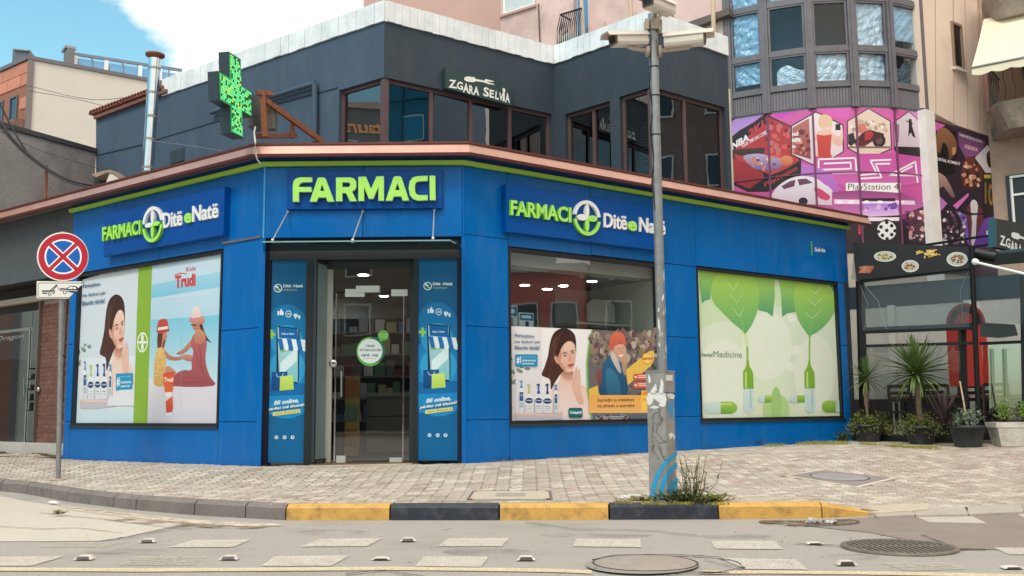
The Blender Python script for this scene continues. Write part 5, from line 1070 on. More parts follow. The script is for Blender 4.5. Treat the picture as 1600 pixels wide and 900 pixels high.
# ================================================================ LEFT NEIGHBOUR SHOP (under the same eave)
NGL = glassmat('dark door glass', (.42, .48, .50), 1.5)
ns = thing('neighbour_shop', 'dark fronted shop with glass door and brick pillar at the left edge', 'shop', L_.w(-6.5, .4))
CH = mat('charcoal cladding', S(76, 84, 90), .5, var=.08, coat=.1)
zb1 = z_(L_, 60, 436)
for a, b in ((-4.905, -5.42), (-5.43, -6.02), (-6.03, -7.0), (-7.01, -8.0), (-8.01, -9.5)):
    mb = MB(); mb.bbox(L_, b, a, zb1, ZS + .12, -.06, -.012, .004); mb.build('cladding_panel', CH, ns)
mb = MB(); mb.box(L_, -9.5, -4.905, zb1 - .42, zb1 - .01, -.55, -.45); mb.box(L_, -9.5, -4.905, zb1 - .01, zb1 + .03, -.6, -.06); mb.build('soffit', mat('dark soffit', S(40, 34, 34), .6), ns)
bz = z_(L_, 30, 456, -.3); mb = MB(); mb.box(L_, -9.5, -5.45, zb1 - .30, zb1 - .20, -.44, -.32); mb.build('pale_beam', mat('pale beam', S(178, 166, 156), .6), ns)
mb = MB(); mb.box(L_, -9.5, -4.91, .1, .50, -.45, -.30); mb.build('plinth', mat('white stone plinth', S(198, 192, 186), .6, var=.08), ns)
# brick pillar built of bricks
BRM = mat('pillar brick', S(118, 80, 70), .85, var=.15, vscale=20, rand=.18, dirt=S(90, 60, 54), damt=.4)
u0, u1 = u_(L_, 62, 600, -.4), -4.93
mb = MB(); mb.box(L_, u0, u1, .5, zb1 - .3, -.72, -.405); mb.build('mortar_core', mat('brick mortar', S(168, 156, 148), .95), ns)
bw, bh = .21, .075; meb = None; r_ = 0; z = .51
while z < zb1 - .40:
    u = u0 + (0 if r_ % 2 else -bw / 2)
    while u < u1:
        a, b = max(u, u0) + .005, min(u + bw, u1) - .005
        if b - a > .03: mb = MB(); mb.bbox(L_, a, b, z, z + bh - .011, -.42, -.39 + random.uniform(-.003, .003), .004); mb.build('brick', BRM, ns)
        u += bw
    z += bh; r_ += 1
mb = MB(); mb.box(L_, u0 - .03, u0 - .002, .5, zb1 - .3, -.5, -.33); mb.box(L_, (u0 + u1) / 2 + .02, (u0 + u1) / 2 + .05, .5, zb1 - .3, -.386, -.36); mb.build('glazing_post', mat('grey post', S(110, 98, 92), .5), ns)
xg = u_(L_, 45, 600, -.4)
mb = MB(); mb.box(L_, xg, u0 - .03, .5, zb1 - .42, -.42, -.408); mb.build('side_pane', NGL, ns)
mb = MB(); mb.box(L_, -9.5, xg - .03, .5, zb1 - .78, -.42, -.408); dn = mb.build('door', NGL, ns)
mb = MB(); mb.bar(L_.w(-9.5, zb1 - .77, -.40), L_.w(xg - .03, zb1 - .77, -.40), .03, .05); mb.bar(L_.w(xg - .04, .5, -.40), L_.w(xg - .04, zb1 - .77, -.40), .02, .04); mb.build('door_rail', STEEL, dn)
mb = MB(); mb.box(L_, -9.5, xg, zb1 - .74, zb1 - .42, -.42, -.408); mb.build('transom_pane', NGL, ns)
mb = MB(); mb.tube([L_.Q(37.5, 590, -.33), L_.Q(37.5, 620, -.33)], .012, 6); mb.build('handle', CHROME, dn)
mb = MB(); mb.lathe(L_.Q(60, 609, -.37), [(0, -.02), (.05, -.02), (.05, .02), (0, .03)], 14, axis=L_.n); mb.build('lock', CHROME, ns)
p = Print(L_, -.40); p.text('Dragon', ((-6, 536), (38, 529), (38, 521), (-6, 526)), S(150, 150, 146), .0, .3); p.build('door_lettering', dn)
mb = MB(); mb.quad(L_.w(-9.5, .4, -3), L_.w(-4.95, .4, -3), L_.w(-4.95, 3.4, -3), L_.w(-9.5, 3.4, -3)); mb.quad(L_.w(-4.92, .4, -3), L_.w(-4.92, .4, -.72), L_.w(-4.92, 3.4, -.72), L_.w(-4.92, 3.4, -3)); mb.build('inner_wall', DARKIN, ns)
mb = MB(); mb.hexa([L_.w(-9.5, .42, -3), L_.w(-4.92, .42, -3), L_.w(-4.92, .42, -.45), L_.w(-9.5, .42, -.45)], [L_.w(-9.5, .44, -3), L_.w(-4.92, .44, -3), L_.w(-4.92, .44, -.45), L_.w(-9.5, .44, -.45)]); mb.build('floor', DARKIN, ns)
shf = thing('shop_shelf', 'dim shelf of goods inside the dark shop at the left edge', 'shelf', L_.w(-7.6, .44, -1.4))
for z in (1.05, 1.25, 1.45, 1.65, 1.85): mb = MB(); mb.box(L_, -8.6, -6.4, z, z + .02, -1.6, -1.2); mb.build('shelf', mat('dim shelf', S(120, 112, 100), .6), shf)
gs = MB()
for z in (1.07, 1.27, 1.47, 1.67):
    u = -8.6
    while u < -6.45: w_ = random.uniform(.05, .12); gs.cur = random.choice(gc); gs.box(L_, u, u + w_, z, z + random.uniform(.06, .15), -1.5, -1.3); u += w_ + random.uniform(.02, .06)
o = gs.build('goods', PRINT, shf); o['kind'] = 'stuff'
mt_ = MB(); pts = [onZ(x, y, .0) for x, y in ()]
q = [L_.w(-9.5, 0, -.25), L_.w(-5.0, 0, -.25), L_.w(-5.0, 0, .06), L_.w(-5.9, 0, .62), L_.w(-9.5, 0, 1.3)]
mt_.hexa([Vector((p.x, p.y, gzc(p.x, p.y) + .004)) for p in q], [Vector((p.x, p.y, gzc(p.x, p.y) + .022)) for p in q]); o = mt_.build('entrance_mat', mat('green mat', S(84, 84, 52), .97, var=.2, vscale=20, bump=.6, bscale=200), None)
rebase(o, q[2]); tag(o, 'worn green mat on the pavement before the dark shop', 'mat')

# ================================================================ BACKGROUND, LEFT
CR = mat('cream render', S(208, 203, 195), .9, var=.05, vscale=.5, bump=.15, bscale=8, dirt=S(186, 178, 164), dscale=.5, damt=.35)
bb = thing('apartment_block', 'cream building with terracotta tile corner and glazed roof terrace', 'building', (cBE.x, cBE.y, 0))
zt_ = cBE.z; LBE = 9.5
def quadbox(name, fr, pts, n0, n1, mt, par): mb = MB(); mb.prism(fr, pts, n0, n1, px=False); return mb.build(name, mt, par)
quadbox('side_wall', FBE, [(0.02, 0), (LBE, 0), (LBE, zt_), (0.02, zt_)], -.3, 0, CR, bb)
quadbox('parapet_cap', FBE, [(-.05, zt_ + .003), (LBE, zt_ + .003), (LBE, zt_ + .13), (-.05, zt_ + .13)], -.4, .06, mat('grey cap', S(108, 104, 110), .6), bb)
quadbox('corner_trim', FBE, [(-.03, 0), (.17, 0), (.17, zt_), (-.03, zt_)], .003, .05, mat('grey trim', S(120, 112, 112), .6), bb)
quadbox('front_core', FOR, [(-8, 0), (-.02, 0), (-.02, zt_), (-8, zt_)], -.3, -.03, mat('tile joint', S(150, 98, 80), .9), bb)
quadbox('parapet_cap', FOR, [(-8, zt_ + .003), (-.06, zt_ + .003), (-.06, zt_ + .13), (-8, zt_ + .13)], -.3, .06, mat('grey cap', S(108, 104, 110), .6), bb)
TERR = mat('terracotta tile', S(196, 128, 104), .8, rand=.09, var=.1, vscale=3)
uw = [(u_(FOR, 14, 180), u_(FOR, 26, 180)), (u_(FOR, -6, 200), u_(FOR, 3, 200))]; zw0, zw1 = z_(FOR, 20, 192), z_(FOR, 20, 151)
tz = zt_ - .02; row = 0
while tz > 9.6:
    u = -.04 - (.45 if row % 2 else 0)
    while u > -3.4:
        a, b, c, d = u - .9, u - .015, tz - .40, tz - .012
        if u <= -.04 and not any(a < w1 and b > w0 and c < zw1 and d > zw0 for w0, w1 in uw): mb = MB(); mb.box(FOR, a, b, c, d, -.03, .0); mb.build('wall_tile', TERR, bb)
        u -= .9
    if row % 2: mb = MB(); mb.box(FOR, -.475, -.05, tz - .40, tz - .012, -.03, 0); mb.build('wall_tile', TERR, bb)
    tz -= .41; row += 1
for a, b in uw:
    o = frame(FOR, (a, b, zw0, zw1), -.05, .02, .06, mat('grey window frame', S(90, 92, 98), .5), 'window', bb); mb = MB(); mb.box(FOR, a + .05, b - .05, zw0 + .05, zw1 - .05, -.028, -.02); mb.build('pane', mat('bluish pane', S(50, 66, 84), .1), o)
quadbox('ledge', FOR, [(-3.5, z_(FOR, 20, 207)), (.0, z_(FOR, 20, 207)), (.0, z_(FOR, 20, 195)), (-3.5, z_(FOR, 20, 195))], .0, .35, mat('mossy ledge', S(120, 92, 84), .9, var=.3, vscale=5), bb)
o = MB(); k = FBE.w(0, 0, -6); o.wbox(-24, -12, 37, 44, 0, zt_ - .2); o.build('rear_block', CR, bb)
# roof terrace glazing
cg = thing('glass_roof_room', 'white framed glass conservatory on the roof of the cream building', 'conservatory', FBE.w(4, zt_, -1.5))
FCg = Fr(FBE.w(0, 0, -1.5), aR); WF = mat('white roof frame', S(232, 238, 242), .5)
def cgp(x, y): return FCg.P(x, y)
u0, z0 = cgp(117, 84); u1, z1 = cgp(284, 108); zt2 = cgp(120, 85)[1]
top = lambda x: cgp(x, 85 + (x - 117) * (112 - 85) / (284 - 117))[1]
mb = MB(); mb.bar(FCg.w(cgp(117, 86)[0], zt2), FCg.w(cgp(284, 110)[0], cgp(284, 110)[1]), .10, .10)
mb.build('top_rail', mat('blue grey rail', S(120, 132, 150), .5), cg)
for x in (118, 166, 219, 250, 283): u, z = cgp(x, 85 + (x - 117) * .155 + 2); mb = MB(); mb.box(FCg, u - .07, u + .07, zt_ - .3, z, -.05, .05); mb.build('post', WF, cg)
RG = glassmat('roof room glass', (.55, .72, .85), 1.5, haze=.25, hcol=(.45, .65, .8))
for a, b in ((118, 166), (166, 219), (219, 250), (250, 283)): ua, ub = cgp(a, 100)[0], cgp(b, 110)[0]; mb = MB(); mb.prism(FCg, [(ua + .08, zt_ - .2), (ub - .08, zt_ - .2), (ub - .08, top(b) - .12), (ua + .08, top(a) - .12)], -.02, -.01, px=False); mb.build('pane', RG, cg)
for j in range(7):
    x = 120 + j * 24; u, z = cgp(x, 86 + (x - 117) * .155); mb = MB(); mb.bar(FCg.w(u, z, 0), FCg.w(u + 1.2, z - .5, -3.5), .08); mb.build('rafter', WF, cg)
ch = thing('roof_chimney', 'tall grey chimney beside the roof terrace glazing', 'chimney', FBE.w(cgp(111, 108)[0], zt_, -1))
FCh = Fr(FBE.w(0, 0, -1.0), aR)
def pxbox(name, fr, x0, x1, y0, y1, d, mt, par, up=0): a, _ = fr.P(x0, y0); b, _ = fr.P(x1, y0); mb = MB(); mb.box(fr, a, b, fr.P(x0, y1)[1], fr.P(x0, y0)[1], -d, 0); return mb.build(name, mt, par)
pxbox('shaft', FCh, 105, 117, 75, 120, .5, mat('grey chimney render', S(118, 118, 120), .85, var=.1), ch); pxbox('cap', FCh, 102.5, 119.5, 70, 74, .65, mat('tin cap', S(150, 150, 152), .5, metal=.4), ch)
ac = thing('roof_unit', 'blue grey ventilation box above the terracotta corner', 'vent', FBE.w(-1, zt_, -1.3)); FAc = Fr(FBE.w(0, 0, -.9), aR * .35)
pxbox('casing', FAc, 20, 47, 76, 106, 1.0, mat('blue grey sheet', S(92, 104, 118), .6, var=.1), ac); pxbox('louvre', FAc, 23, 45, 79, 83, .0001, BLACKM, ac) if False else None
mb = MB(); a_ = FAc.Q(22, 77.2, .03); b_ = FAc.Q(45.5, 79.5, .03); mb.bar(a_, b_, .1, .04); mb.build('lid_edge', mat('grey sheet', S(150, 152, 156), .6), ac)
# stucco wall
ST = mat('rough grey stucco', S(152, 148, 148), .95, var=.16, vscale=1.6, bump=.8, bscale=22, dirt=S(104, 100, 102), dscale=1.0, damt=.65)
sw_ = thing('stucco_wall', 'rough grey stucco gable with dark flashing at the far left', 'wall', FG.w(-1.2, 4.4))
ze = FG.P(75, 219)[1]
quadbox('wall', FG, [(-9, 3.9), (.0, 3.9), (.0, ze), (-9, ze)], -.3, 0, ST, sw_); quadbox('flashing', FG, [(-9, ze + .003), (.06, ze + .003), (.06, ze + .1), (-9, ze + .1)], -.34, .06, mat('dark flashing', S(66, 66, 74), .6, var=.2), sw_)
# flue, cowl, rod, cables
fl = thing('flue_pipe', 'tall shiny steel flue rising through the roof at the left', 'flue', onY(229, 268, 17.5))
c0, c1 = onY(231, 268, 17.5), onY(242, 92, 17.5); mb = MB(); mb.tube([c0, c1], .105, 20); mb.build('pipe', CHROME, fl)
for t in (.27, .47, .68, .02, .9): mb = MB(); q = c0.lerp(c1, t); mb.tube([q, q + (c1 - c0).normalized() * .045], .113, 20); mb.build('joint_ring', STEEL, fl)
ax = (c1 - c0).normalized(); mb = MB(); mb.lathe(c1, [(.10, -.02), (.10, .02), (.17, .05), (.175, .09), (.12, .11), (0, .12)], 20, axis=ax); mb.build('rain_cap', RUST, fl)
cw = thing('roof_cowl', 'small curved sheet cowl with a white side on the roof edge', 'cowl', onY(175, 280, 17.6)); FCw = Fr(onY(150, 270, 17.6), 0)
mb = MB(); mb.prism(FCw, [(143, 272), (160, 267), (172, 265), (186, 270), (196, 280), (190, 281), (176, 270), (166, 270), (150, 277)], -.6, .0); mb.build('hood', mat('bent sheet', S(150, 128, 112), .6, var=.2), cw)
mb = MB(); mb.prism(FCw, [(163, 292), (172, 269), (188, 280), (180, 292)], -.05, -.02); mb.build('white_side', CREAM, cw); mb = MB(); mb.prism(FCw, [(147, 276), (168, 270), (162, 292), (147, 292)], -.5, -.3); mb.build('dark_inside', DARKIN, cw)
rd_ = MB(); r0, r1 = onY(71, 312, 18.2), onY(73, 258, 18.2); rd_.tube([r0, r1], .028, 8); o = rd_.build('roof_rod', RUST, None); rebase(o, r0); tag(o, 'thin rusty rod on the roof carrying the sagging cables', 'rod')
CAB = mat('black cable', S(40, 38, 42), .6)
def cable(pts, Y, r, label, m_=CAB, grp=None):
    P = [onY(x, y, Y) if len((x, y)) else 0 for x, y in pts]; S_ = []
    for i in range(len(P) - 1):
        for j in range(5): 
            t = j / 5; a = P[max(i - 1, 0)]; b = P[i]; c = P[i + 1]; d = P[min(i + 2, len(P) - 1)]
            S_.append(.5 * ((2 * b) + (c - a) * t + (2 * a - 5 * b + 4 * c - d) * t * t + (3 * b - a - 3 * c + d) * t ** 3))
    S_.append(P[-1]); mb = MB(); mb.tube(S_, r, 6, False); o = mb.build('cable', m_, None); rebase(o, P[0]); tag(o, label, 'cable', grp); return o
cable([(-30, 140), (0, 190), (30, 228), (72, 262), (110, 282), (148, 290)], 18.1, .026, 'thickest black cable sagging past the stucco wall onto the roof'); cable([(-30, 100), (0, 162), (22, 205), (45, 240), (72, 262)], 18.15, .018, 'upper cable dropping steeply from the left edge to the rod'); cable([(-30, 150), (0, 198), (34, 236), (72, 266), (105, 284), (135, 292)], 18.05, .014, 'thin lower cable hanging just beneath the thickest one')
cable([(0, 205), (60, 234), (150, 262)], 19, .006, 'faint wire crossing the grey stucco wall', CAB)
cable([(45, 134), (150, 156), (250, 142)], 22, .006, 'topmost faint wire across the cream building', CAB); cable([(45, 142), (120, 155), (200, 175), (250, 178)], 22, .006, 'second faint wire across the cream building', CAB); cable([(235, 220), (330, 233), (480, 262)], 15.6, .006, 'faint wire running from the flue across the slate wall', mat('grey wire', S(110, 116, 124), .6))
# ================================================================ PINK APARTMENT BUILDING, RIGHT
pk = thing('apartment_building', 'salmon apartment building with a faceted grey framed bay of foil covered windows', 'building', (7.0, 23.0, 0))
BV = []
for x, Y in ((1138, 22.4), (1196, 21.97), (1266, 21.6), (1333, 21.5), (1393, 21.62), (1440, 22.0)): q = onY(x, 100, Y); BV.append(Vector((q.x, q.y, 0)))
BF = [Fr(a, math.atan2((b - a).y, (b - a).x)) for a, b in zip(BV, BV[1:])]; BL_ = [(b - a).length for a, b in zip(BV, BV[1:])]
ZM1, ZSP, ZTR, ZT2 = 7.68, 8.22, 9.045, 10.24       # mural top, window sill, middle transom, upper transom
ZB = 4.36
uP0 = u_(FP1, 640, 0); uP1 = (Vector((BV[0].x, BV[0].y, 0)) - FP1.o).dot(FP1.u)
us = u_(FP1, 783, 20); wz0 = z_(FP1, 800, 19.5); ws0, ws1 = u_(FP1, 786, 18), u_(FP1, 835, 4)
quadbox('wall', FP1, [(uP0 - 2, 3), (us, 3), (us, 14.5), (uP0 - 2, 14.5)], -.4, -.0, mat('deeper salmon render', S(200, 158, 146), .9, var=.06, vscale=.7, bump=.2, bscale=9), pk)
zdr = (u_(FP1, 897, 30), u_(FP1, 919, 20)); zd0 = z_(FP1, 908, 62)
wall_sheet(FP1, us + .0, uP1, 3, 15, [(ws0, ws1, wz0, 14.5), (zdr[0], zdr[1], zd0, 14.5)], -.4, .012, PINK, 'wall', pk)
o = frame(FP1, (ws0, ws1, wz0, 14.5), -.1, .0, .06, WHITE, 'window', pk); 
zz = wz0 + .07
while zz < 13.9: mb = MB(); mb.bbox(FP1, ws0 + .06, ws1 - .06, zz, zz + .05, -.07, -.04, .006); mb.build('shutter_slat', mat('pale shutter', S(214, 218, 220), .5), o); zz += .055
mb = MB(); mb.box(FP1, ws0 - .08, ws1 + .08, wz0 - .07, wz0 - .003, -.05, .08); mb.build('sill', mat('pink sill', S(196, 150, 140), .8), o)
o = frame(FP1, (zdr[0], zdr[1], zd0, 14.5), -.2, -.1, .07, mat('blue door frame', S(150, 172, 200), .5), 'balcony_door', pk); mb = MB(); mb.box(FP1, zdr[0] + .06, zdr[1] - .06, zd0, 14.5, -.17, -.16); mb.build('pane', mat('blue door', S(92, 150, 196), .2), o)
# small balcony: slab, bellied railing
b0, b1 = u_(FP1, 893, 60) , u_(FP1, 926, 50); quadbox('balcony_slab', FP1, [(b0, zd0 - .6), (b1, zd0 - .6), (b1, zd0 - .45), (b0, zd0 - .45)], .0, .6, mat('balcony concrete', S(176, 150, 142), .9), pk)
for i in range(11):
    t = i / 10; u = b0 + (b1 - b0) * t; mb = MB(); mb.tube([FP1.w(u, zd0 - .45, .5), FP1.w(u, zd0 - .2, .68), FP1.w(u, zd0 + .15, .66), FP1.w(u, zd0 + .6, .5)], .014, 5); mb.build('baluster', BLACKM, pk)
for i in range(5): n = .1 + .4 * i / 5; mb = MB(); mb.tube([FP1.w(b0, zd0 - .45, n), FP1.w(b0 - .12, zd0 - .2, n), FP1.w(b0 - .1, zd0 + .15, n), FP1.w(b0, zd0 + .6, n)], .014, 5); mb.build('baluster', BLACKM, pk)
mb = MB(); mb.tube([FP1.w(b0, zd0 + .6, 0), FP1.w(b0, zd0 + .6, .5), FP1.w(b1, zd0 + .6, .5)], .025, 6); mb.build('handrail', BLACKM, pk)
mb = MB(); mb.prism(FP1, [(876, 58), (892, 47), (896, 60), (896, 64), (880, 72), (878, 66)], .02, .35); mb.build('door_hood', CREAM, pk); mb = MB(); mb.prism(FP1, [(882, 66), (893, 61), (893, 80), (882, 80)], .015, .05); mb.build('hatch', WHITE, pk)
CP = mat('cream drainpipe', S(210, 184, 160), .6, var=.1)
for x0, y0, x1, y1 in ((908, -5, 912, 66), (984.5, -5, 986.5, 40), (944, 35, 941.5, 60), (1114, -5, 1116, 90)): mb = MB(); mb.tube([FP1.Q(x0, y0, .3), FP1.Q(x1, y1, .3)], .055, 8); mb.build('drainpipe', CP, pk)
mb = MB(); mb.prism(FP1, [(1052, 46), (1060, 40), (1128, 16), (1139, 12), (1139, 22), (1075, 46)], .02, .22); mb.build('ledge', mat('grey ledge stone', S(112, 100, 96), .9, var=.2), pk)
mb = MB(); mb.prism(FP1, [(1075, 47), (1139, 23), (1139, 110), (1075, 110)], .013, .03); mb.build('patched_render', PINKL, pk)
mb = MB(); mb.bar(FP1.Q(1049, 23, .15), FP1.Q(1057, 41, .12), .07); mb.build('bracket', RUST, pk)
mb = MB(); mb.tube([FP1.Q(841, 6, .04), FP1.Q(844, 75, .04)], .02, 5); mb.build('wall_cable', mat('grey cable', S(110, 90, 88), .8), pk)
# bay
BAYG = glassmat('bay glass', (.86, .92, .96), 1.6)
FOIL = mat('crumpled foil', S(214, 218, 220), .42, metal=.25, var=.12, vscale=4)
VP_ = mat('ribbed grey bay panel', S(120, 114, 120), .55, metal=.15, var=.08, dirt=S(92, 88, 92), dscale=6, damt=.5)
def foil(fr, u0, u1, z0, z1, n, par, seed, cut=None, mt=FOIL):
    rr = random.Random(seed); nx, nz = 16, 18; mb = MB(); H = {}
    ph_ = [(rr.uniform(3, 14), rr.uniform(0, 6), rr.uniform(-1, 1), rr.uniform(-1, 1)) for _ in range(9)]
    for j in range(nz + 1):
        for i in range(nx + 1):
            u = u0 + (u1 - u0) * i / nx; z = z0 + (z1 - z0) * j / nz
            if cut: z = z0 + (cut(i / nx) * (z1 - z0)) * j / nz
            h = sum(abs(math.sin(k * (a * (u - u0) + b * (z - z0)) * 1.6 + p_)) for k, p_, a, b in ph_) / 9 * .11 + rr.uniform(-.008, .008)
            mb.v.append(fr.w(u, z, n - .09 + h))
    for j in range(nz):
        for i in range(nx): a = j * (nx + 1) + i; mb.f.append([a, a + 1, a + nx + 2, a + nx + 1]); mb.c.append(None); mb.sm.append(False)
    return mb.build('foil_sheet', mt, par, fix=False)
BLF = mat('bluish crumpled foil', S(172, 198, 216), .4, metal=.25, var=.15, vscale=4)
for k, (fr, ln) in enumerate(zip(BF, BL_)):
    mb = MB(); mb.box(fr, .0, ln, ZB, ZM1 - .01, -.2, 0.0); mb.build('mural_backing', mat('mural sheet', S(150, 60, 120), .6), pk)
    n_ = 12
    mb = MB(); mb.box(fr, .0, ln, ZM1, ZSP, -.15, -.02); mb.build('spandrel', VP_, pk)
    for i in range(n_): a = .06 + (ln - .12) * i / n_; mb = MB(); mb.bbox(fr, a + .006, a + (ln - .12) / n_ - .006, ZM1 + .04, ZSP - .08, -.019, .0, .006); mb.build('spandrel_board', VP_, pk)
    for z in (ZSP, ZTR, ZT2): mb = MB(); mb.box(fr, .07, ln - .07, z - .05, z + .05, -.1, .03); mb.build('transom', BAYFR, pk)
    mb = MB(); mb.box(fr, .0, ln, 0, ZB, -.2, 0.0); mb.build('lower_wall', mat('lower wall', S(190, 176, 160), .9, var=.1), pk)
    for z0, z1, row in ((ZSP + .05, ZTR - .05, 'C'), (ZTR + .05, ZT2 - .05, 'B'), (ZT2 + .05, 11.6, 'A')):
        w_ = frame(fr, (.09, ln - .09, z0, z1), -.06, .015, .045, BAYFR, 'window', pk); mb = MB(); mb.box(fr, .13, ln - .13, z0 + .04, z1 - .04, -.03, -.022); mb.build('pane', BAYG, w_)
        a, b = .14, ln - .14; sd_ = k * 10 + ord(row)
        if (k, row) in ((1, 'B'), (2, 'B')): continue
        if (k, row) == (1, 'C'): foil(fr, a + .1, b, z0 + .04, z1, -.05, w_, sd_, lambda t: .52 + .16 * math.sin(t * 5) + .12 * t)
        elif (k, row) == (4, 'C'): foil(fr, a, b - .15, z0 + .04, z1 - .1, -.05, w_, sd_, lambda t: .8 - .2 * math.sin(t * 6), mat('dark crumpled foil', S(96, 106, 114), .35, metal=.6))
        elif (k, row) == (0, 'C'): foil(fr, a, b, z0 + .18, z1 - .05, -.05, w_, sd_, None, BLF)
        elif (k, row) == (4, 'B'): foil(fr, a, b, z0 + .25, z1 - .05, -.05, w_, sd_, None, BLF)
        else: foil(fr, a, b, z0 + .04, z1 - .04, -.05, w_, sd_, None, BLF if k == 0 else FOIL)
for i, v in enumerate(BV):
    na = BF[max(i - 1, 0)].n + BF[min(i, 4)].n; na.normalize(); fr = Fr(v, math.atan2(na.x, -na.y)); mb = MB(); mb.box(fr, -.085, .085, ZM1 + .001, 12.2, -.12, .055); mb.box(fr, -.02, .02, ZM1 + .002, 12.2, .056, .075); mb.build('bay_mullion', BAYFR, pk)
mb = MB(); c = [Vector((v.x + (7.3 - v.x) * .04, v.y + .55, ZSP)) for v in BV] + [Vector((BV[5].x, 26, ZSP)), Vector((BV[0].x, 26, ZSP))]; mb.hexa(c, [v + Vector((0, 0, 3.9)) for v in c]); mb.build('room_core', mat('bay room', S(30, 44, 60), .8), pk)
mb = MB(); c = [v + Vector((0, 0, 12.2)) for v in BV] + [Vector((BV[5].x, 25, 12.2)), Vector((BV[0].x, 25, 12.2))]; mb.hexa(c, [v + Vector((0, 0, .2)) for v in c]); mb.build('bay_roof', BAYFR, pk)
# right of the bay
quadbox('wall', FM2, [(u_(FM2, 1438, 100), ZM1 + .1), (u_(FM2, 1490, 100) , ZM1 - .08), (3.4, ZM1 - .12), (3.4, 15), (u_(FM2, 1438, 100), 15)], -.4, -.0, PINKL, pk)
quadbox('wall', FM2, [(-.2, 0), (3.4, 0), (3.4, ZM1 - .121), (-.2, ZM1 - .13)], -.4, -.03, mat('lower wall', S(190, 176, 160), .9, var=.1), pk)
mb = MB(); mb.box(FM2, u_(FM2, 1444, 250), u_(FM2, 1458, 250), 3.4, ZM1 + .02, -.1, .1); mb.build('white_pilaster', mat('white pilaster', S(236, 230, 224), .8, var=.08), pk)
n0_, n1_ = u_(FM2, 1488, 90), u_(FM2, 1504, 90); zw_0, zw_1 = z_(FM2, 1496, 108), z_(FM2, 1496, 38); o = frame(FM2, (n0_, n1_, zw_0, zw_1), .0, .05, .06, mat('taupe frame', S(150, 120, 104), .7), 'window', pk)
mb = MB(); mb.box(FM2, n0_ + .06, n1_ - .06, zw_0 + .06, zw_1 - .06, .0, .01); mb.build('pane', mat('dark narrow pane', S(40, 40, 44), .25), o)
mb = MB(); mb.box(FM2, n0_ - .05, n1_ + .05, zw_0 - .06, zw_0 - .003, .0, .1); mb.build('sill', CREAM, o)
for x0, x1 in ((1461, 1458), (1489, 1486), (1507, 1508), (1527, 1526)): mb = MB(); mb.bar(FM2.Q(x0, -5, .004), FM2.Q(x1 + 4, 185 + (x0 - 1460) * .36, .004), .02, .012); mb.build('wall_seam', mat('render seam', S(176, 144, 130), .9), pk)
quadbox('wall', FP3, [(.02, 0), (5, 0), (5, 15), (.02, 15)], -.4, -.0, mat('tan side wall', S(176, 150, 134), .9, var=.1, bump=.2), pk)  # one even tan, darker than the salmon walls
z0 = z_(FP3, 1600, 152, 1.2); CONB = mat('weathered balcony concrete', S(156, 140, 128), .92, var=.25, vscale=3, bump=.6, bscale=14, dirt=S(96, 84, 74), dscale=2.5, damt=.7)
def bal(zt, zb, name):
    mb = MB(); n = 9; a = []; b = []; c = []
    L = [(0.12, .0)] + [(.12 + .5 * (1 - math.cos(t)), 1.2 * math.sin(t) if t < 1.57 else 1.2) for t in [i * math.pi / 2 / 5 for i in range(1, 6)]] + [(5, 1.2), (5, 0)]
    mb.hexa([FP3.w(u + (.2 if 0 < i < 6 else 0), zb, n_ * .82) for i, (u, n_) in enumerate(L)], [FP3.w(u, zt, n_) for u, n_ in L]); return mb.build(name, CONB, pk)
bal(z0, z0 - .62, 'balcony'); zc0 = z_(FP3, 1600, 12, 1.3); bal(zc0 + .6, zc0, 'upper_balcony')
for i in range(16): u = .66 + i * .2; mb = MB(); mb.tube([FP3.w(u, z0, 1.1), FP3.w(u + .03, z0 + .3, 1.16), FP3.w(u - .03, z0 + .6, 1.06), FP3.w(u, z0 + .9, 1.1)], .014, 5); mb.build('baluster', mat('pale iron', S(120, 112, 108), .6), pk)
for i in range(5): n = .2 + i * .2; mb = MB(); mb.tube([FP3.w(.35, z0, n), FP3.w(.3, z0 + .3, n), FP3.w(.38, z0 + .6, n), FP3.w(.35, z0 + .9, n)], .014, 5); mb.build('baluster', mat('pale iron', S(120, 112, 108), .6), pk)
mb = MB(); mb.tube([FP3.w(.35, z0 + .9, 0), FP3.w(.35, z0 + .9, 1.1), FP3.w(5, z0 + .9, 1.1)], .025, 6); mb.build('handrail', mat('pale iron', S(120, 112, 108), .6), pk)
quadbox('balcony_doorway', FP3, [(.9, z0), (5, z0), (5, z0 + 2.3), (.9, z0 + 2.3)], .003, .02, mat('dark doorway', S(40, 26, 26), .6), pk)
mb = MB(); mb.tube([FP3.w(.10, z0 + .1, .12), FP3.w(.10, zc0, .12)], .06, 8); mb.build('drainpipe', mat('pink drainpipe', S(190, 138, 130), .6, var=.1), pk)
quadbox('lower_window', FP3, [(.35, 4.9), (4, 4.9), (4, 6.5), (.35, 6.5)], .003, .05, mat('dark window opening', S(38, 36, 40), .4), pk); mb = MB()
for z in (6.44, 6.0): mb.bar(FP3.w(.45, z, .08), FP3.w(4, z, .08), .05)
mb.bar(FP3.w(.47, 5.0, .08), FP3.w(.47, 6.4, .08), .05); mb.build('window_frame', WHITE, pk)
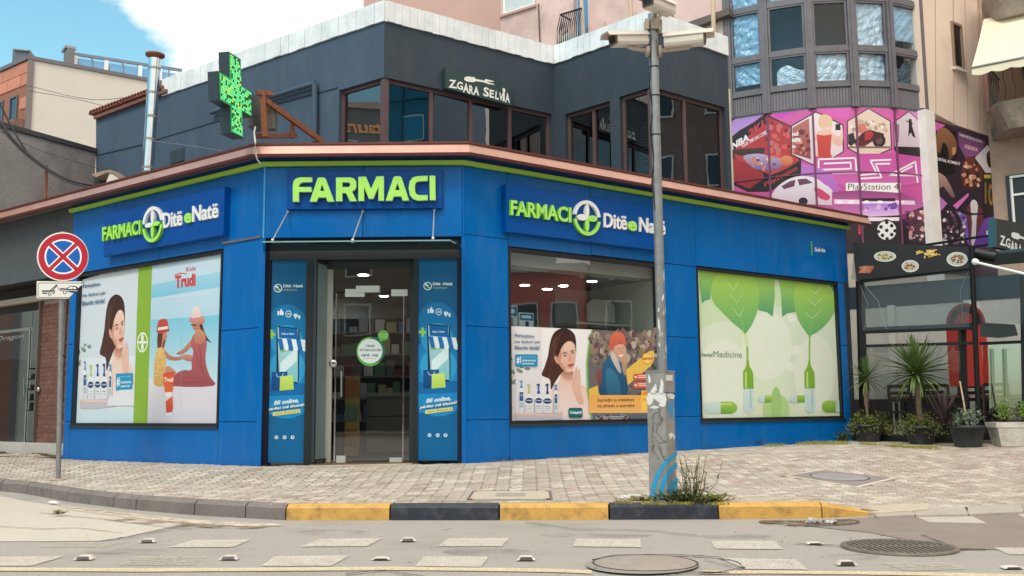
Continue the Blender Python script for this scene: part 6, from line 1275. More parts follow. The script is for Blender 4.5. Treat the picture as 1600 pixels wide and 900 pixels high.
# awning
aw = thing('awning', 'faded cream fabric awning with scalloped edge over the right balcony', 'awning', FP3.w(1.5, zc0 - .1, .5))
AWN = mat('faded awning fabric', S(238, 226, 200), .85, var=.06, vscale=2, bump=.15, bscale=6)
ta, ba = (FP3.Q(1537, 30, .7), FP3.Q(1518, 106, 1.75)); tb = FP3.w(5, ta.z, .7); bb_ = FP3.w(5, ba.z, 1.75)
mb = MB(); n = 14; V = []
for j in range(7):
    for i in range(n + 1): t = i / n; s_ = j / 6; p_ = ta.lerp(tb, t).lerp(ba.lerp(bb_, t), s_); p_.z -= .05 * math.sin(math.pi * s_) * (1 + .3 * math.sin(i * 2.1)); V.append(p_)
mb.add(V, [(j * (n + 1) + i, j * (n + 1) + i + 1, (j + 1) * (n + 1) + i + 1, (j + 1) * (n + 1) + i) for j in range(6) for i in range(n)], None, True); mb.build('fabric', AWN, aw, fix=False)
mb = MB(); V = []; n = 60
for i in range(n + 1): p_ = ba.lerp(bb_, i / n); V += [p_, p_ + Vector((0, 0, -.16 - .05 * abs(math.sin(i * .62))))]
mb.add(V, [(2 * i, 2 * i + 2, 2 * i + 3, 2 * i + 1) for i in range(n)]); mb.build('scalloped_valance', AWN, aw, fix=False)
mb = MB(); mb.tube([ba, bb_], .03, 6); mb.tube([FP3.w(1.0, ta.z - .9, .5), ba.lerp(bb_, .18)], .02, 6); mb.build('awning_bar', STEEL, aw)

# ---- mural over the bay
def clip(P_, f):                 # keep the part of an outline where f(x, y) >= 0
    o = []
    for a, b in zip(P_, P_[1:] + P_[:1]):
        fa, fb = f(a), f(b)
        if fa >= 0: o.append(a)
        if (fa >= 0) != (fb >= 0): t = fa / (fa - fb); o.append((a[0] + (b[0] - a[0]) * t, a[1] + (b[1] - a[1]) * t))
    return o
def projp(p): q = p - CAM; z = q.dot(cf); return (CX_ + F * q.dot(cr_) / z, 450 - F * q.dot(cu_) / z)
CX_ = 800
class Multi(Print):
    def __init__(s, frs, lens, n, tr):
        s.tr = tr; s.P = [Print(f, n) for f in frs]; s.e = []; s.n = n; s.step = .00012
        for f, l in zip(frs, lens): s.e.append([(projp(f.w(u, 4.4, 0)), projp(f.w(u, 7.67, 0))) for u in (0, l)])
        s.top = [(projp(f.w(0, 7.67, 0)), projp(f.w(l, 7.67, 0))) for f, l in zip(frs, lens)]
        s.bot = [(projp(f.w(0, 4.37, 0)), projp(f.w(l, 4.37, 0))) for f, l in zip(frs, lens)]
    def poly(s, pts, c, c2=None, k=0, holes=(), horiz=False):
        if k: pts = smooth_loop(pts, k)
        pts = [s.tr(*p) for p in pts]; lo = min(p[1] for p in pts); hi = max(p[1] for p in pts) + 1e-6
        side = lambda L: (lambda p: (p[0] - L[0][0]) - (L[1][0] - L[0][0]) * (p[1] - L[0][1]) / (L[1][1] - L[0][1]))
        above = lambda L: (lambda p: (p[1] - L[0][1]) - (L[1][1] - L[0][1]) * (p[0] - L[0][0]) / (L[1][0] - L[0][0]))
        for P_, (l, r), t, b in zip(s.P, s.e, s.top, s.bot):
            q = clip(pts, side(l)); q = clip(q, lambda p: -side(r)(p)) if len(q) > 2 else []
            q = clip(q, above(t)) if len(q) > 2 else []; q = clip(q, lambda p: -above(b)(p)) if len(q) > 2 else []
            if len(q) < 3: continue
            P_.n = s.n + s.step
            if c2 is None: P_.poly(q, c)
            else:
                a = min(p[1] for p in q); b_ = max(p[1] for p in q); L = lambda y: tuple(c[i] + (c2[i] - c[i]) * (y - lo) / (hi - lo) for i in range(3)); P_.poly(q, L(a), L(b_))
        s.n += s.step; return s
    def text(s, t, q, c, off=0.0, shear=0.0, sp=1.0):
        vs, fs, x0, x1, y0, y1 = glyph(t, 0, off, shear, sp)
        for f in fs: s.poly([bil(q, (vs[i][0] - x0) / (x1 - x0), (vs[i][1] - y0) / (y1 - y0)) for i in f], c); s.n -= s.step
        s.n += s.step; return s
mz = lambda x, y: (1120 + x / 3.333, 150 + y / 3.333)
M_ = Multi(BF, BL_, .006, mz); MG = S(214, 96, 166); W_ = S(238, 226, 232); BK = S(34, 22, 30)
M_.poly([(40, 30), (1100, 30), (1110, 820), (40, 820)], MG, S(190, 70, 146))
M_.poly([(50, 100), (250, 95), (120, 180), (60, 250)], S(176, 130, 206), S(190, 150, 214)); M_.poly([(260, 80), (470, 60), (330, 120)], S(206, 70, 190)); M_.poly([(490, 60), (700, 60), (680, 120), (560, 90)], S(222, 96, 184)); M_.poly([(930, 60), (1080, 80), (1080, 150), (1000, 80)], S(224, 130, 204))
M_.poly([(60, 240), (250, 92), (392, 158), (392, 300), (440, 330), (436, 420), (262, 500), (160, 500), (60, 450)], BK); M_.poly([(66, 246), (250, 100), (385, 162), (386, 300), (432, 334), (300, 420), (100, 330)], S(176, 44, 58), S(196, 60, 60)); M_.poly([(66, 310), (100, 330), (240, 400), (262, 490), (160, 480), (66, 440)], S(170, 48, 54), S(150, 40, 46))
M_.poly([(66, 300), (80, 210), (170, 150), (250, 106), (270, 130), (200, 180), (130, 240)], BK, k=2); M_.flecks(250, 140, 380, 320, 26, [S(214, 90, 84), S(130, 26, 40), S(196, 110, 110)], 8, 26)
M_.text('NBA', ((78, 284), (168, 228), (160, 196), (70, 250)), W_, .05, .2); M_.text('2K13', ((168, 222), (284, 146), (270, 104), (158, 182)), S(196, 60, 66), .05, .2); M_.text('YOUR TIME HAS COME', ((130, 272), (262, 196), (256, 178), (124, 254)), W_, .02)
M_.poly([(78, 280), (250, 268), (246, 300), (130, 312), (80, 300)], S(64, 48, 40))
M_.poly([(140, 312), (220, 300), (300, 320), (350, 330), (330, 372), (270, 390), (200, 380), (160, 350)], S(196, 170, 200), S(120, 80, 140), k=3); M_.flecks(160, 310, 300, 390, 16, [S(236, 226, 236), S(100, 50, 120), S(210, 130, 110)], 6, 20); M_.ell(362, 336, 34, 26, S(224, 140, 96), S(200, 110, 70))
M_.poly([(262, 420), (432, 350), (438, 400), (280, 496), (160, 494), (200, 460)], BK); M_.text('PlayStation', ((252, 480), (420, 392), (416, 362), (246, 452)), S(210, 60, 54), .01)
def hexa(P_, c, c2): M_.poly(P_, BK); cx = sum(p[0] for p in P_) / len(P_); cy = sum(p[1] for p in P_) / len(P_); M_.poly([(cx + (x - cx) * .955, cy + (y - cy) * .96) for x, y in P_], c, c2)
hexa([(385, 155), (515, 80), (660, 150), (662, 290), (590, 335), (520, 370), (385, 305)], S(240, 226, 228), S(230, 196, 210))
M_.poly([(394, 165), (480, 115), (490, 330), (394, 300)], S(190, 116, 110), S(150, 60, 60)); M_.flecks(396, 170, 480, 300, 18, [S(230, 200, 190), S(120, 40, 50), S(214, 130, 100)], 8, 22)
M_.text('nd', ((392, 208), (424, 208), (424, 186), (392, 186)), W_, .05); M_.text('eft', ((390, 240), (440, 240), (440, 216), (390, 216)), W_, .05); M_.text('o', ((392, 272), (412, 272), (412, 256), (392, 256)), W_, .05)
M_.poly([(536, 106), (570, 96), (598, 116), (600, 150), (590, 196), (580, 160), (550, 170), (530, 150)], S(226, 196, 150), k=3); M_.poly([(540, 130), (560, 118), (580, 128), (582, 152), (566, 170), (548, 160)], S(236, 186, 166), k=3)
M_.poly([(520, 190), (556, 172), (590, 180), (612, 200), (640, 210), (650, 180), (640, 170), (656, 166), (654, 260), (610, 250), (590, 230), (592, 290), (600, 322), (530, 340), (524, 280), (530, 240), (508, 230)], S(238, 196, 176), S(222, 160, 146), k=2); M_.poly([(520, 200), (560, 206), (598, 200), (592, 300), (600, 325), (532, 340), (526, 280)], S(206, 72, 62), S(190, 60, 56)); M_.rect(618, 146, 644, 178, BK)
hexa([(678, 130), (790, 62), (906, 130), (912, 275), (790, 332), (678, 272)], S(232, 206, 190), S(226, 198, 180))
M_.flecks(700, 130, 880, 180, 22, [S(180, 140, 130), S(240, 226, 216), S(206, 170, 150)], 8, 20); M_.poly([(684, 200), (712, 190), (724, 240), (700, 262), (684, 250)], BK); M_.ell(845, 232, 34, 36, BK); M_.ell(845, 232, 18, 20, S(110, 70, 70)); M_.ell(742, 240, 24, 26, BK); M_.poly([(724, 236), (750, 200), (790, 176), (830, 186), (870, 196), (860, 216), (810, 236), (770, 262), (730, 266)], BK, S(110, 30, 40), k=2); M_.poly([(770, 186), (800, 180), (820, 196), (800, 226), (770, 230)], S(180, 50, 50)); M_.poly([(740, 150), (770, 146), (780, 176), (750, 196), (730, 180)], S(210, 120, 110), k=2); M_.rect(684, 262, 904, 272, S(130, 100, 96))
hexa([(920, 135), (1000, 78), (1082, 150), (1088, 300), (1006, 342), (924, 282)], S(224, 206, 216), S(200, 176, 190))
M_.poly([(1000, 120), (1014, 120), (1018, 160), (1036, 220), (1020, 210), (1010, 190), (996, 214), (1000, 170)], BK); M_.poly([(985, 126), (1022, 142), (1020, 148), (986, 132)], BK); M_.poly([(926, 262), (1084, 268), (1084, 302), (1006, 336), (926, 282)], BK); M_.poly([(930, 140), (950, 150), (948, 240), (930, 250)], S(150, 110, 130)); M_.poly([(1060, 160), (1080, 156), (1084, 250), (1066, 240)], S(140, 100, 120))
def stroke(pts, w_): M_.line(pts, w_, S(240, 232, 236))
M_.poly([(505, 310), (600, 332), (740, 300), (940, 300), (1080, 320), (1086, 450), (960, 470), (660, 470), (500, 400)], S(198, 76, 158), S(206, 96, 170))
for pts in ([(530, 442), (530, 330), (722, 322), (728, 398), (566, 404), (566, 442)], [(560, 352), (696, 346), (700, 378), (548, 384)], [(906, 332), (800, 336), (834, 404), (750, 412)], [(900, 352), (826, 354), (858, 424), (750, 430)], [(1046, 448), (1034, 342), (900, 412), (1054, 414)], [(1018, 366), (960, 396)]): stroke(pts, 9)
M_.rect(672, 452, 958, 506, S(244, 238, 236)); M_.text('PlayStation 4', ((684, 498), (946, 498), (946, 456), (684, 456)), BK, .0)
M_.poly([(440, 350), (520, 372), (600, 400), (640, 480), (600, 560), (480, 520), (440, 430)], S(190, 120, 200), S(176, 90, 190))
M_.poly([(296, 500), (318, 470), (360, 440), (410, 420), (460, 416), (520, 430), (560, 460), (600, 490), (606, 570), (300, 540)], S(238, 230, 236), S(214, 190, 206), k=2); M_.poly([(336, 470), (380, 444), (410, 436), (404, 470), (350, 486)], S(110, 60, 90)); M_.poly([(420, 434), (466, 430), (500, 452), (430, 466)], S(110, 60, 90)); M_.ell(450, 548, 24, 20, BK); M_.poly([(510, 470), (590, 520), (570, 545), (520, 520)], S(206, 60, 110), k=2)
M_.poly([(600, 500), (740, 490), (960, 505), (1090, 560), (1092, 640), (740, 640), (600, 585)], S(150, 56, 120), S(214, 120, 190)); M_.poly([(610, 538), (1030, 545), (1034, 566), (612, 562)], S(244, 210, 236)); M_.rect(748, 532, 930, 548, BK)
for x in (640, 700, 780, 850, 960): M_.ell(x, 553, 16, 9, S(250, 240, 250), n=12)
M_.poly([(745, 560), (940, 560), (950, 630), (745, 630)], S(170, 120, 214), S(236, 190, 230)); M_.flecks(750, 565, 935, 600, 16, [S(190, 100, 190), S(226, 180, 236), S(120, 70, 170)], 10, 22); M_.poly([(600, 640), (960, 620), (1090, 570), (1110, 830), (600, 830)], S(60, 30, 50), S(24, 18, 24)); M_.poly([(740, 632), (950, 632), (950, 650), (740, 652)], S(244, 224, 236))
M_.poly([(1000, 600), (1090, 590), (1104, 760), (1010, 760)], S(110, 60, 80), S(50, 30, 40)); M_.flecks(1005, 600, 1100, 760, 30, [S(200, 150, 150), S(150, 60, 70), S(70, 40, 50), S(230, 200, 200)], 6, 20); M_.flecks(960, 570, 1000, 700, 8, [S(140, 60, 110)], 8, 20)
M_.poly([(745, 690), (885, 640), (1000, 690), (1000, 800), (745, 800)], S(30, 22, 28)); M_.ell(885, 700, 50, 50, S(236, 232, 232))
for dx, dy in ((0, 0), (-30, -18), (26, -24), (-22, 26), (26, 22), (0, -42), (-44, 6), (44, 2), (2, 44)): M_.poly([(885 + dx + 11 * math.cos(a), 700 + dy + 11 * math.sin(a)) for a in [i * 1.2566 + dx for i in range(5)]], BK)
M_.poly([(738, 660), (744, 660), (750, 720), (738, 720)], S(206, 60, 70))
mu = thing('gaming_mural', 'magenta and red PlayStation 4 gaming banner wrapped round the faceted bay', 'banner', (BV[2].x, BV[2].y, 4))
for P_ in M_.P: P_.build('mural_sheet', mu, BANNER)
for i, v in enumerate(BV[1:-1]):
    fr = BF[i + 1]; na = (BF[i].n + BF[i + 1].n).normalized(); f2 = Fr(v, math.atan2(na.x, -na.y)); mb = MB(); mb.box(f2, -.022, .022, 4.37, ZM1 - .005, .004, .03); mb.build('joint_rib', mat('dark magenta rib', S(120, 60, 96), .5), mu)
for k in range(5): mb = MB(); mb.box(BF[k], .02, BL_[k] - .02, 6.18, 6.2, .02, .026); mb.build('seam_rail', mat('dark magenta rib', S(120, 60, 96), .5), mu)
# second mural sheet on the receding wall
m2 = thing('gaming_mural', 'dark narrow gaming banner with football and fighter pictures beside the white pilaster', 'banner', FM2.w(1.4, 4))
u0, u1 = u_(FM2, 1458, 250), u_(FM2, 1562, 250); zt2_ = ZM1 - .14
mb = MB(); mb.box(FM2, u0, u1, 4.0, zt2_, -.02, .03); mb.build('sheet_backing', mat('mural edge', S(60, 40, 60), .6), m2)
p = Print(FM2, .032, mz)
def lim(P_): return [(min(max(x, 1126), 1462), y) for x, y in P_]
p.poly([(1126, 130), (1452, 250), (1470, 790), (1146, 780)], S(56, 36, 52), S(40, 28, 44))
p.poly([(1126, 130), (1190, 152), (1130, 200)], S(214, 96, 176)); p.poly([(1250, 180), (1400, 236), (1380, 300), (1300, 330), (1262, 260)], S(96, 52, 90), S(150, 90, 150)); p.poly([(1130, 190), (1180, 160), (1246, 190), (1250, 280), (1240, 400), (1190, 420), (1136, 380)], S(28, 20, 22), S(16, 12, 14))
p.poly([(1150, 180), (1190, 166), (1236, 210), (1250, 260), (1236, 310), (1210, 330), (1206, 280), (1180, 240), (1160, 300), (1140, 260)], S(150, 104, 70), S(110, 66, 44), k=3); p.poly([(1226, 270), (1246, 268), (1244, 300), (1226, 306)], S(196, 140, 96), k=2)
p.text('MORTAL KOMBAT', ((1134, 332), (1268, 362), (1268, 346), (1134, 316)), W_, .03); p.poly([(1138, 400), (1190, 420), (1240, 520), (1220, 524), (1180, 470), (1160, 480)], S(190, 150, 140), S(120, 90, 90), k=2)
p.text('THE PITCH IS OURS', ((1262, 208), (1382, 246), (1382, 232), (1262, 194)), W_, .02); p.poly([(1290, 250), (1360, 270), (1358, 292), (1290, 274)], S(190, 120, 140)); p.text('13:53', ((1296, 270), (1356, 286), (1356, 272), (1296, 256)), S(230, 200, 210), .02)
p.poly([(1290, 330), (1330, 316), (1380, 380), (1384, 440), (1330, 500), (1284, 470), (1272, 400)], S(120, 60, 50), S(60, 30, 30), k=2); p.flecks(1285, 340, 1370, 480, 30, [S(210, 150, 110), S(160, 60, 50), S(230, 200, 180), S(50, 30, 40)], 6, 18)
p.poly([(1344, 322), (1410, 254), (1452, 330), (1456, 400), (1400, 400), (1380, 370)], S(226, 216, 220)); p.poly([(1406, 300), (1424, 284), (1442, 310), (1440, 350), (1424, 376), (1408, 350)], BK, k=2)
p.poly([(1384, 400), (1456, 400), (1470, 620), (1392, 640)], S(40, 34, 36), S(24, 22, 26)); p.text('10', ((1396, 560), (1442, 576), (1442, 462), (1396, 446)), S(150, 120, 50), .02); p.rect(1392, 410, 1426, 428, S(206, 180, 60))
p.poly([(1150, 510), (1200, 560), (1150, 620)], S(196, 120, 196)); p.poly([(1230, 570), (1310, 505), (1312, 520), (1250, 590)], S(226, 120, 200)); p.poly([(1226, 590), (1300, 620), (1316, 780), (1270, 700)], S(120, 90, 190)); p.poly([(1150, 610), (1220, 560), (1270, 640), (1310, 780), (1150, 780)], S(40, 30, 40)); p.flecks(1160, 600, 1300, 770, 46, [S(230, 220, 226), S(140, 90, 110), S(90, 60, 80), S(180, 170, 180)], 5, 16)
p.poly([(1300, 580), (1340, 540), (1386, 600), (1390, 780), (1316, 780)], S(120, 50, 60), S(90, 40, 60)); p.poly([(1320, 560), (1342, 540), (1360, 570), (1352, 650), (1346, 770), (1324, 770), (1330, 660)], S(232, 226, 226), S(190, 186, 196), k=2); p.poly([(1246, 580), (1330, 610), (1400, 608), (1400, 616), (1320, 622)], BK)
p.poly([(1392, 640), (1466, 620), (1470, 790), (1330, 790)], S(120, 70, 170), S(90, 50, 150)); p.text('PU', ((1404, 730), (1446, 742), (1446, 712), (1404, 700)), S(220, 214, 230), .04); p.poly([(1400, 780), (1430, 700), (1470, 760), (1470, 790)], S(80, 40, 140))
p.build('mural_sheet', m2, BANNER)

# ================================================================ TERRACE OF THE GRILL
te = thing('grill_terrace', 'dark framed restaurant terrace closed with clear film under a black food banner', 'terrace', FT.w(1, .35))
def tq(x, y, n=0): return FT.P(x, y, n)
BAN = mb = MB(); mb.prism(FT, [(1332, 378.5), (1517, 385.5), (1517, 419), (1338, 438)], .20, .23); bn = mb.build('banner', mat('black banner cloth', S(24, 20, 24), .55, bump=.1, bscale=3), te)
tz_ = lambda x, y: (1310 + x / 2.307, 330 + y / 2.307); p = Print(FT, .2305, tz_); WP = S(214, 212, 204)
def plate(cx, cy, rx, ry, cols, seed, rim=True):
    random.seed(seed)
    if rim: p.ell(cx, cy, rx, ry, WP); p.ell(cx, cy, rx * .9, ry * .86, S(186, 184, 176))
    p.flecks(cx - rx * .55, cy - ry * .5, cx + rx * .55, cy + ry * .45, 34, cols, 3, 8, .7)
plate(168, 163, 40, 19, [S(150, 150, 70), S(210, 200, 130), S(190, 90, 60), S(110, 120, 50)], 1); plate(259, 198, 31, 22, [S(150, 90, 50), S(190, 170, 110), S(110, 60, 40)], 2); plate(428, 173, 38, 26, [S(150, 60, 40), S(120, 40, 30), S(180, 100, 60), S(110, 110, 50)], 3)
plate(94, 211, 26, 18, [S(190, 120, 90), S(150, 80, 60), S(210, 150, 120)], 4, False)
for i in range(34): a = random.uniform(0, math.pi); x, y = 322 + random.uniform(-32, 32), 153 + random.uniform(-14, 10); p.line([(x, y), (x + 14 * math.cos(a), y + 7 * math.sin(a))], 4, random.choice([S(226, 180, 90), S(206, 150, 70), S(236, 200, 120)]))
random.seed(21)
for i in range(9): x = 74 + i * 5; p.line([(x, 222), (x + 14, 198)], 3.4, random.choice([S(176, 100, 76), S(200, 130, 100)]))
p.build('print', bn)
mb = MB(); mb.prism(FT, [(1334, 394), (1341, 384), (1342, 440), (1330, 436)], .1, .2); mb.build('banner_end', mat('grey tarpaulin', S(150, 144, 142), .7), te)
def post(x0, y0, x1, y1, n, w_=.09, name='post'): mb = MB(); mb.bar(FT.Q(x0, y0, n), FT.Q(x1, y1, n), w_); return mb.build(name, BLACKM, te)
mb = MB(); mb.tube([FT.Q(1518, 385, .30), FT.Q(1531, 700, .10)], .045, 8); mb.build('post', BLACKM, te)
post(1342, 380, 1351, 690, .05, .12); post(1503, 515, 1508, 690, -.05, .10); post(1430, 545, 1434, 690, -.05, .05); post(1549, 545, 1553, 690, -.2, .06); post(1569, 545, 1573, 690, -.2, .06); post(1597, 430, 1601, 690, -.1, .06)
for y0, y1, n, w_ in ((517, 510, .02, .11), (541, 536, .0, .05), (440, 420, .16, .05), (683, 683, .0, .10)): post(1342, y0, 1523, y1, n, w_, 'rail')
for y0, y1, n, w_ in ((537, 533, -.15, .05), (683, 681, -.15, .1)): post(1531, y0, 1620, y1, n, w_, 'rail')
mb = MB(); mb.prism(FT, [(1346, 440), (1516, 421), (1514, 511), (1346, 517)], .10, .105); mb.build('roll_down_film', FILM, te)
mb = MB(); mb.prism(FT, [(1346, 541), (1506, 536), (1506, 683), (1350, 683)], -.02, -.012); mb.build('glass_panel', GLASS, te); mb = MB(); mb.prism(FT, [(1534, 537), (1597, 534), (1598, 682), (1540, 683)], -.17, -.162); mb.build('glass_panel', GLASS, te)
# creases in the film
for pts in ([(1343, 444), (1356, 475), (1350, 515)], [(1350, 445), (1372, 470), (1385, 514)], [(1513, 424), (1500, 455), (1506, 508)]): mb = MB(); mb.tube([FT.Q(x, y, .12) for x, y in pts], .004, 4); mb.build('film_crease', mat('film crease', S(150, 166, 176), .2), te)
rod = MB(); rod.tube([FT.Q(1521, 409, .45), FT.Q(1610, 430, .95)], .022, 8); rod.lathe(FT.Q(1524, 409, .45), [(0, -.03), (.055, -.03), (.055, .03), (0, .03)], 12, axis=FT.n); rod.build('awning_rod', WHITE, te)
a, b = FT.Q(1531, 413, .4), FT.Q(1610, 431, .8); c, d = FT.Q(1589, 512, .25), FT.Q(1531, 505, .2); mb = MB(); mb.add([a, b, Vector((b.x, b.y, c.z)) , d], [(0, 1, 2, 3)]); mb.build('hanging_film', FILM, te, fix=False)
mb = MB(); mb.prism(FT, [(1531, 504), (1585, 507), (1590, 524), (1560, 528), (1532, 526)], .14, .19); mb.build('black_hem', mat('black vinyl hem', S(36, 38, 42), .3), te)
mb = MB(); mb.tube([FT.Q(1524, 396, .0), FT.Q(1557, 402, .0)], .10, 12); mb.build('awning_roller', BLACKM, te)
# floor, back wall, roof, furniture
q = [FT.w(-.05, 0, 0), FT.w(5, 0, 0), FT.w(5, 0, -4.5), FT.w(-.05, 0, -4.5)]
mb = MB(); mb.hexa([Vector((p_.x, p_.y, .2)) for p_ in q], [Vector((p_.x, p_.y, .42)) for p_ in q]); mb.build('floor', mat('terrace floor', S(84, 78, 74), .6), te)
q = [FT.w(-.05, 0, 0), FT.w(5, 0, 0), FT.w(5, 0, -1.5), FT.w(-.05, 0, -1.5)]; mb = MB(); mb.hexa([Vector((p_.x, p_.y, 3.55)) for p_ in q], [Vector((p_.x, p_.y, 3.6)) for p_ in q]); mb.build('roof', mat('teal underside', S(40, 66, 76), .7), te)  # roof cut short so sky light reaches the back wall
mb = MB(); mb.box(FT, -3.5, 5, .42, 3.1, -3.3, -3.2); mb.build('back_wall', mat('pale back wall', S(184, 184, 176), .8, var=.1), te); mb = MB(); mb.box(FT, -3.5, 5, 3.1, 3.56, -3.3, -3.18); mb.build('back_fascia', mat('teal fascia', S(30, 52, 62), .6), te)
mb = MB(); mb.box(FT, -3.5, 5, .42, 1.15, -3.2, -3.1); mb.build('back_dado', mat('dark dado', S(60, 52, 50), .7), te)
for u in (-1.4, -.4, 1.1, 2.9, 3.7): mb = MB(); mb.box(FT, u, u + .14, .42, 3.1, -3.19, -3.05); mb.build('pilaster', mat('pale pilaster', S(196, 196, 190), .7), te)
mb = MB(); k_ = Fr(FT.w(0, 0, -.9), aL); x0, x1 = k_.P(1481, 560)[0], k_.P(1543, 560)[0]; zr0 = k_.P(1500, 604)[1]; zt_2 = k_.P(1500, 474)[1]; r_ = (x1 - x0) / 2
mb.prism(k_, [(x0, zr0), (x1, zr0)] + [(x0 + r_ + r_ * math.cos(a), zt_2 - r_ * 1.2 + r_ * 1.2 * math.sin(a)) for a in [math.pi * i / 14 for i in range(15)]], -.06, .0, px=False); rdp = mb.build('red_arch_board', mat('red board', S(226, 66, 56), .5), te)
mb = MB(); mb.prism(k_, [(x0 + r_ + r_ * .86 * math.cos(a), zt_2 - r_ * 1.2 + r_ * 1.02 * math.sin(a)) for a in [math.pi * i / 14 for i in range(15)]] + [(x0 + r_ + r_ * .6 * math.cos(a), zt_2 - r_ * 1.2 + r_ * .7 * math.sin(a)) for a in [math.pi * (14 - i) / 14 for i in range(15)]], .003, .012, px=False); mb.build('arch_band', mat('dark arch band', S(60, 40, 46), .6), rdp)
p = Print(k_, .006); p.tx('GRILL', 1486, 1510, 526, 6, S(226, 210, 200), -1, off=.04); 
def chair(u, n, rot, label):
    c = FT.w(u, .42, n); t = thing('wooden_chair', label, 'chair', c, 'chairs on the terrace'); WD = mat('dark chair wood', S(66, 44, 36), .6); fr = Fr(c, aL + rot)
    for a in (-.19, .19):
        for b, h in ((-.19, .45), (.19, .95)): mb = MB(); mb.box(fr, a - .02, a + .02, .42, .42 + h, b - .02, b + .02); mb.build('leg', WD, t)
    mb = MB(); mb.box(fr, -.22, .22, .872, .91, -.22, .22); mb.build('seat', WD, t)
    for z in (1.08, 1.2, 1.32): mb = MB(); mb.box(fr, -.168, .168, z, z + .06, .18, .2); mb.build('back_slat', WD, t)
def table(u, n, label):
    c = FT.w(u, .42, n); t = thing('wooden_table', label, 'table', c, 'tables on the terrace'); WD = mat('orange table wood', S(140, 84, 52), .45, var=.15); fr = Fr(c, aL)
    mb = MB(); mb.box(fr, -.6, .6, 1.14, 1.18, -.35, .35); mb.build('table_top', WD, t)
    for a in (-.52, .52):
        for b in (-.28, .28): mb = MB(); mb.box(fr, a - .025, a + .025, .42, 1.139, b - .025, b + .025); mb.build('leg', BLACKM, t)
table(.95, -.75, 'orange wood table behind the terrace glass nearest the blue wall'); table(2.35, -.9, 'orange wood table behind the glass right of the slanting post')
chair(.6, -.3, 0, 'dark chair with its back to the glass behind the small yucca'); chair(1.2, -.3, .1, 'dark chair with its back to the glass behind the big yucca'); chair(.7, -1.3, math.pi, 'dark chair across the table farthest left in the terrace'); chair(1.45, -1.35, math.pi, 'dark chair across the table near the red arch board'); chair(2.15, -.4, 0, 'dark chair behind the glass above the white planter'); chair(2.8, -.5, 0, 'dark chair at the right edge of the terrace')
# blade sign
bs = thing('blade_sign', 'black ZGARA sign with a white fork sticking out at the right edge', 'sign', onY(1575, 398, 16.8)); FBS = Fr(onY(1558, 370, 16.8), aR)
mb = MB(); mb.prism(FBS, [(1557.5, 341.5), (1640, 357), (1640, 404), (1557.5, 386.5)], -.0, .10); o = mb.build('board', mat('black board', S(40, 42, 40), .5), bs)
mb = MB(); mb.prism(FBS, [(1553, 341), (1557.5, 341.5), (1557.5, 386.5), (1553, 386)], .0, .10); mb.build('teal_edge', mat('teal edge', S(30, 84, 92), .5), bs)
zb_ = lambda x, y: (1562 + (x - 62) * .245, 383 + (y - 412) * .40 + (x - 62) * .0 + (x - 62) * .245 * .06)
p = Print(FBS, .101); zgara(p, zb_); p.build('lettering', bs)
mb = MB(); mb.bar(FBS.w(.05, z_(FBS, 1560, 380), .0), FBS.w(.05, z_(FBS, 1560, 380), -2.5), .04); mb.bar(FBS.w(.05, z_(FBS, 1560, 366), .0), FBS.w(.05, z_(FBS, 1560, 366), -2.5), .04); mb.build('bracket', BLACKM, bs)
# ================================================================ CROSS SIGN
random.seed(31)
cx_ = thing('pharmacy_cross', 'lit green LED pharmacy cross on a rusty bracket above the roof edge', 'cross sign', FK.w(-.45, 4.5))
CRO = [(357.6, 80), (376.6, 92.7), (377, 133), (393.8, 144.5), (394.3, 183.5), (378.6, 174), (380.2, 217), (361, 208), (360, 166), (342.5, 156), (341, 110.7), (359, 121)]
mb = MB(); UZ = [FK.P(*p) for p in CRO]
CT = .15
# the visible face looks along -n or +n: pick the side towards the camera
mb.prism(FK, [(u, z) for u, z in UZ], -CT, -.004, px=False) if FK.n.dot(CAM - FK.o) > 0 else mb.prism(FK, UZ, .004, CT, px=False)
mb.build('case', mat('blue grey case', S(48, 62, 72), .5, metal=.2), cx_)
sgn = 1 if FK.n.dot(CAM - FK.o) > 0 else -1
LEDG = mat('green led', S(90, 210, 110), .5, emit=(.16, .68, .30, .75)); LEDD = mat('dim led', S(20, 70, 40), .5); LEDY = mat('yellow green led', S(170, 200, 60), .5, emit=(.45, .7, .1, .8))
mb = MB(); ctr = [sum(q[i] for q in UZ) / len(UZ) for i in (0, 1)]; inn_ = [(ctr[0] + (u - ctr[0]) * .95, ctr[1] + (z - ctr[1]) * .96) for u, z in UZ]
if sgn > 0: mb.prism(FK, inn_, -.003, .002, px=False)
else: mb.prism(FK, inn_, -.002, .003, px=False)
mb.build('led_board', mat('led board', S(30, 150, 64), .5, emit=(.04, .30, .10, .5)), cx_)
dots = [MB(), MB(), MB()]; st_ = .034
u0 = min(q[0] for q in UZ); z0 = min(q[1] for q in UZ)
for i in range(40):
    for j in range(50):
        u, z = u0 + i * st_, z0 + j * st_
        if not inside(u, z, inn_) or not inside(u + st_, z + st_, inn_) or not inside(u + st_, z, inn_) or not inside(u, z + st_, inn_): continue
        r_ = random.random(); k = 0 if r_ < .66 else 1 if r_ < .90 else 2; o_ = .0075 * sgn; dots[k].add([FK.w(u, z, o_), FK.w(u + st_ * .8, z, o_), FK.w(u + st_ * .8, z + st_ * .8, o_), FK.w(u, z + st_ * .8, o_)], [(0, 1, 2, 3)])
for d, m_ in zip(dots, (LEDG, LEDD, LEDY)): o = d.build('leds', m_, cx_); o['kind'] = 'stuff'
RB = lambda x, y, Y: onY(x, y, Y)
mb = MB(); mb.bar(RB(411, 142, 12.75), RB(414, 214, 12.75), .07); mb.build('bracket_upright', RUST, cx_); mb = MB(); mb.bar(RB(416, 158, 12.75), RB(503, 221, 13.6), .05, .07); mb.build('bracket_brace', RUST, cx_)
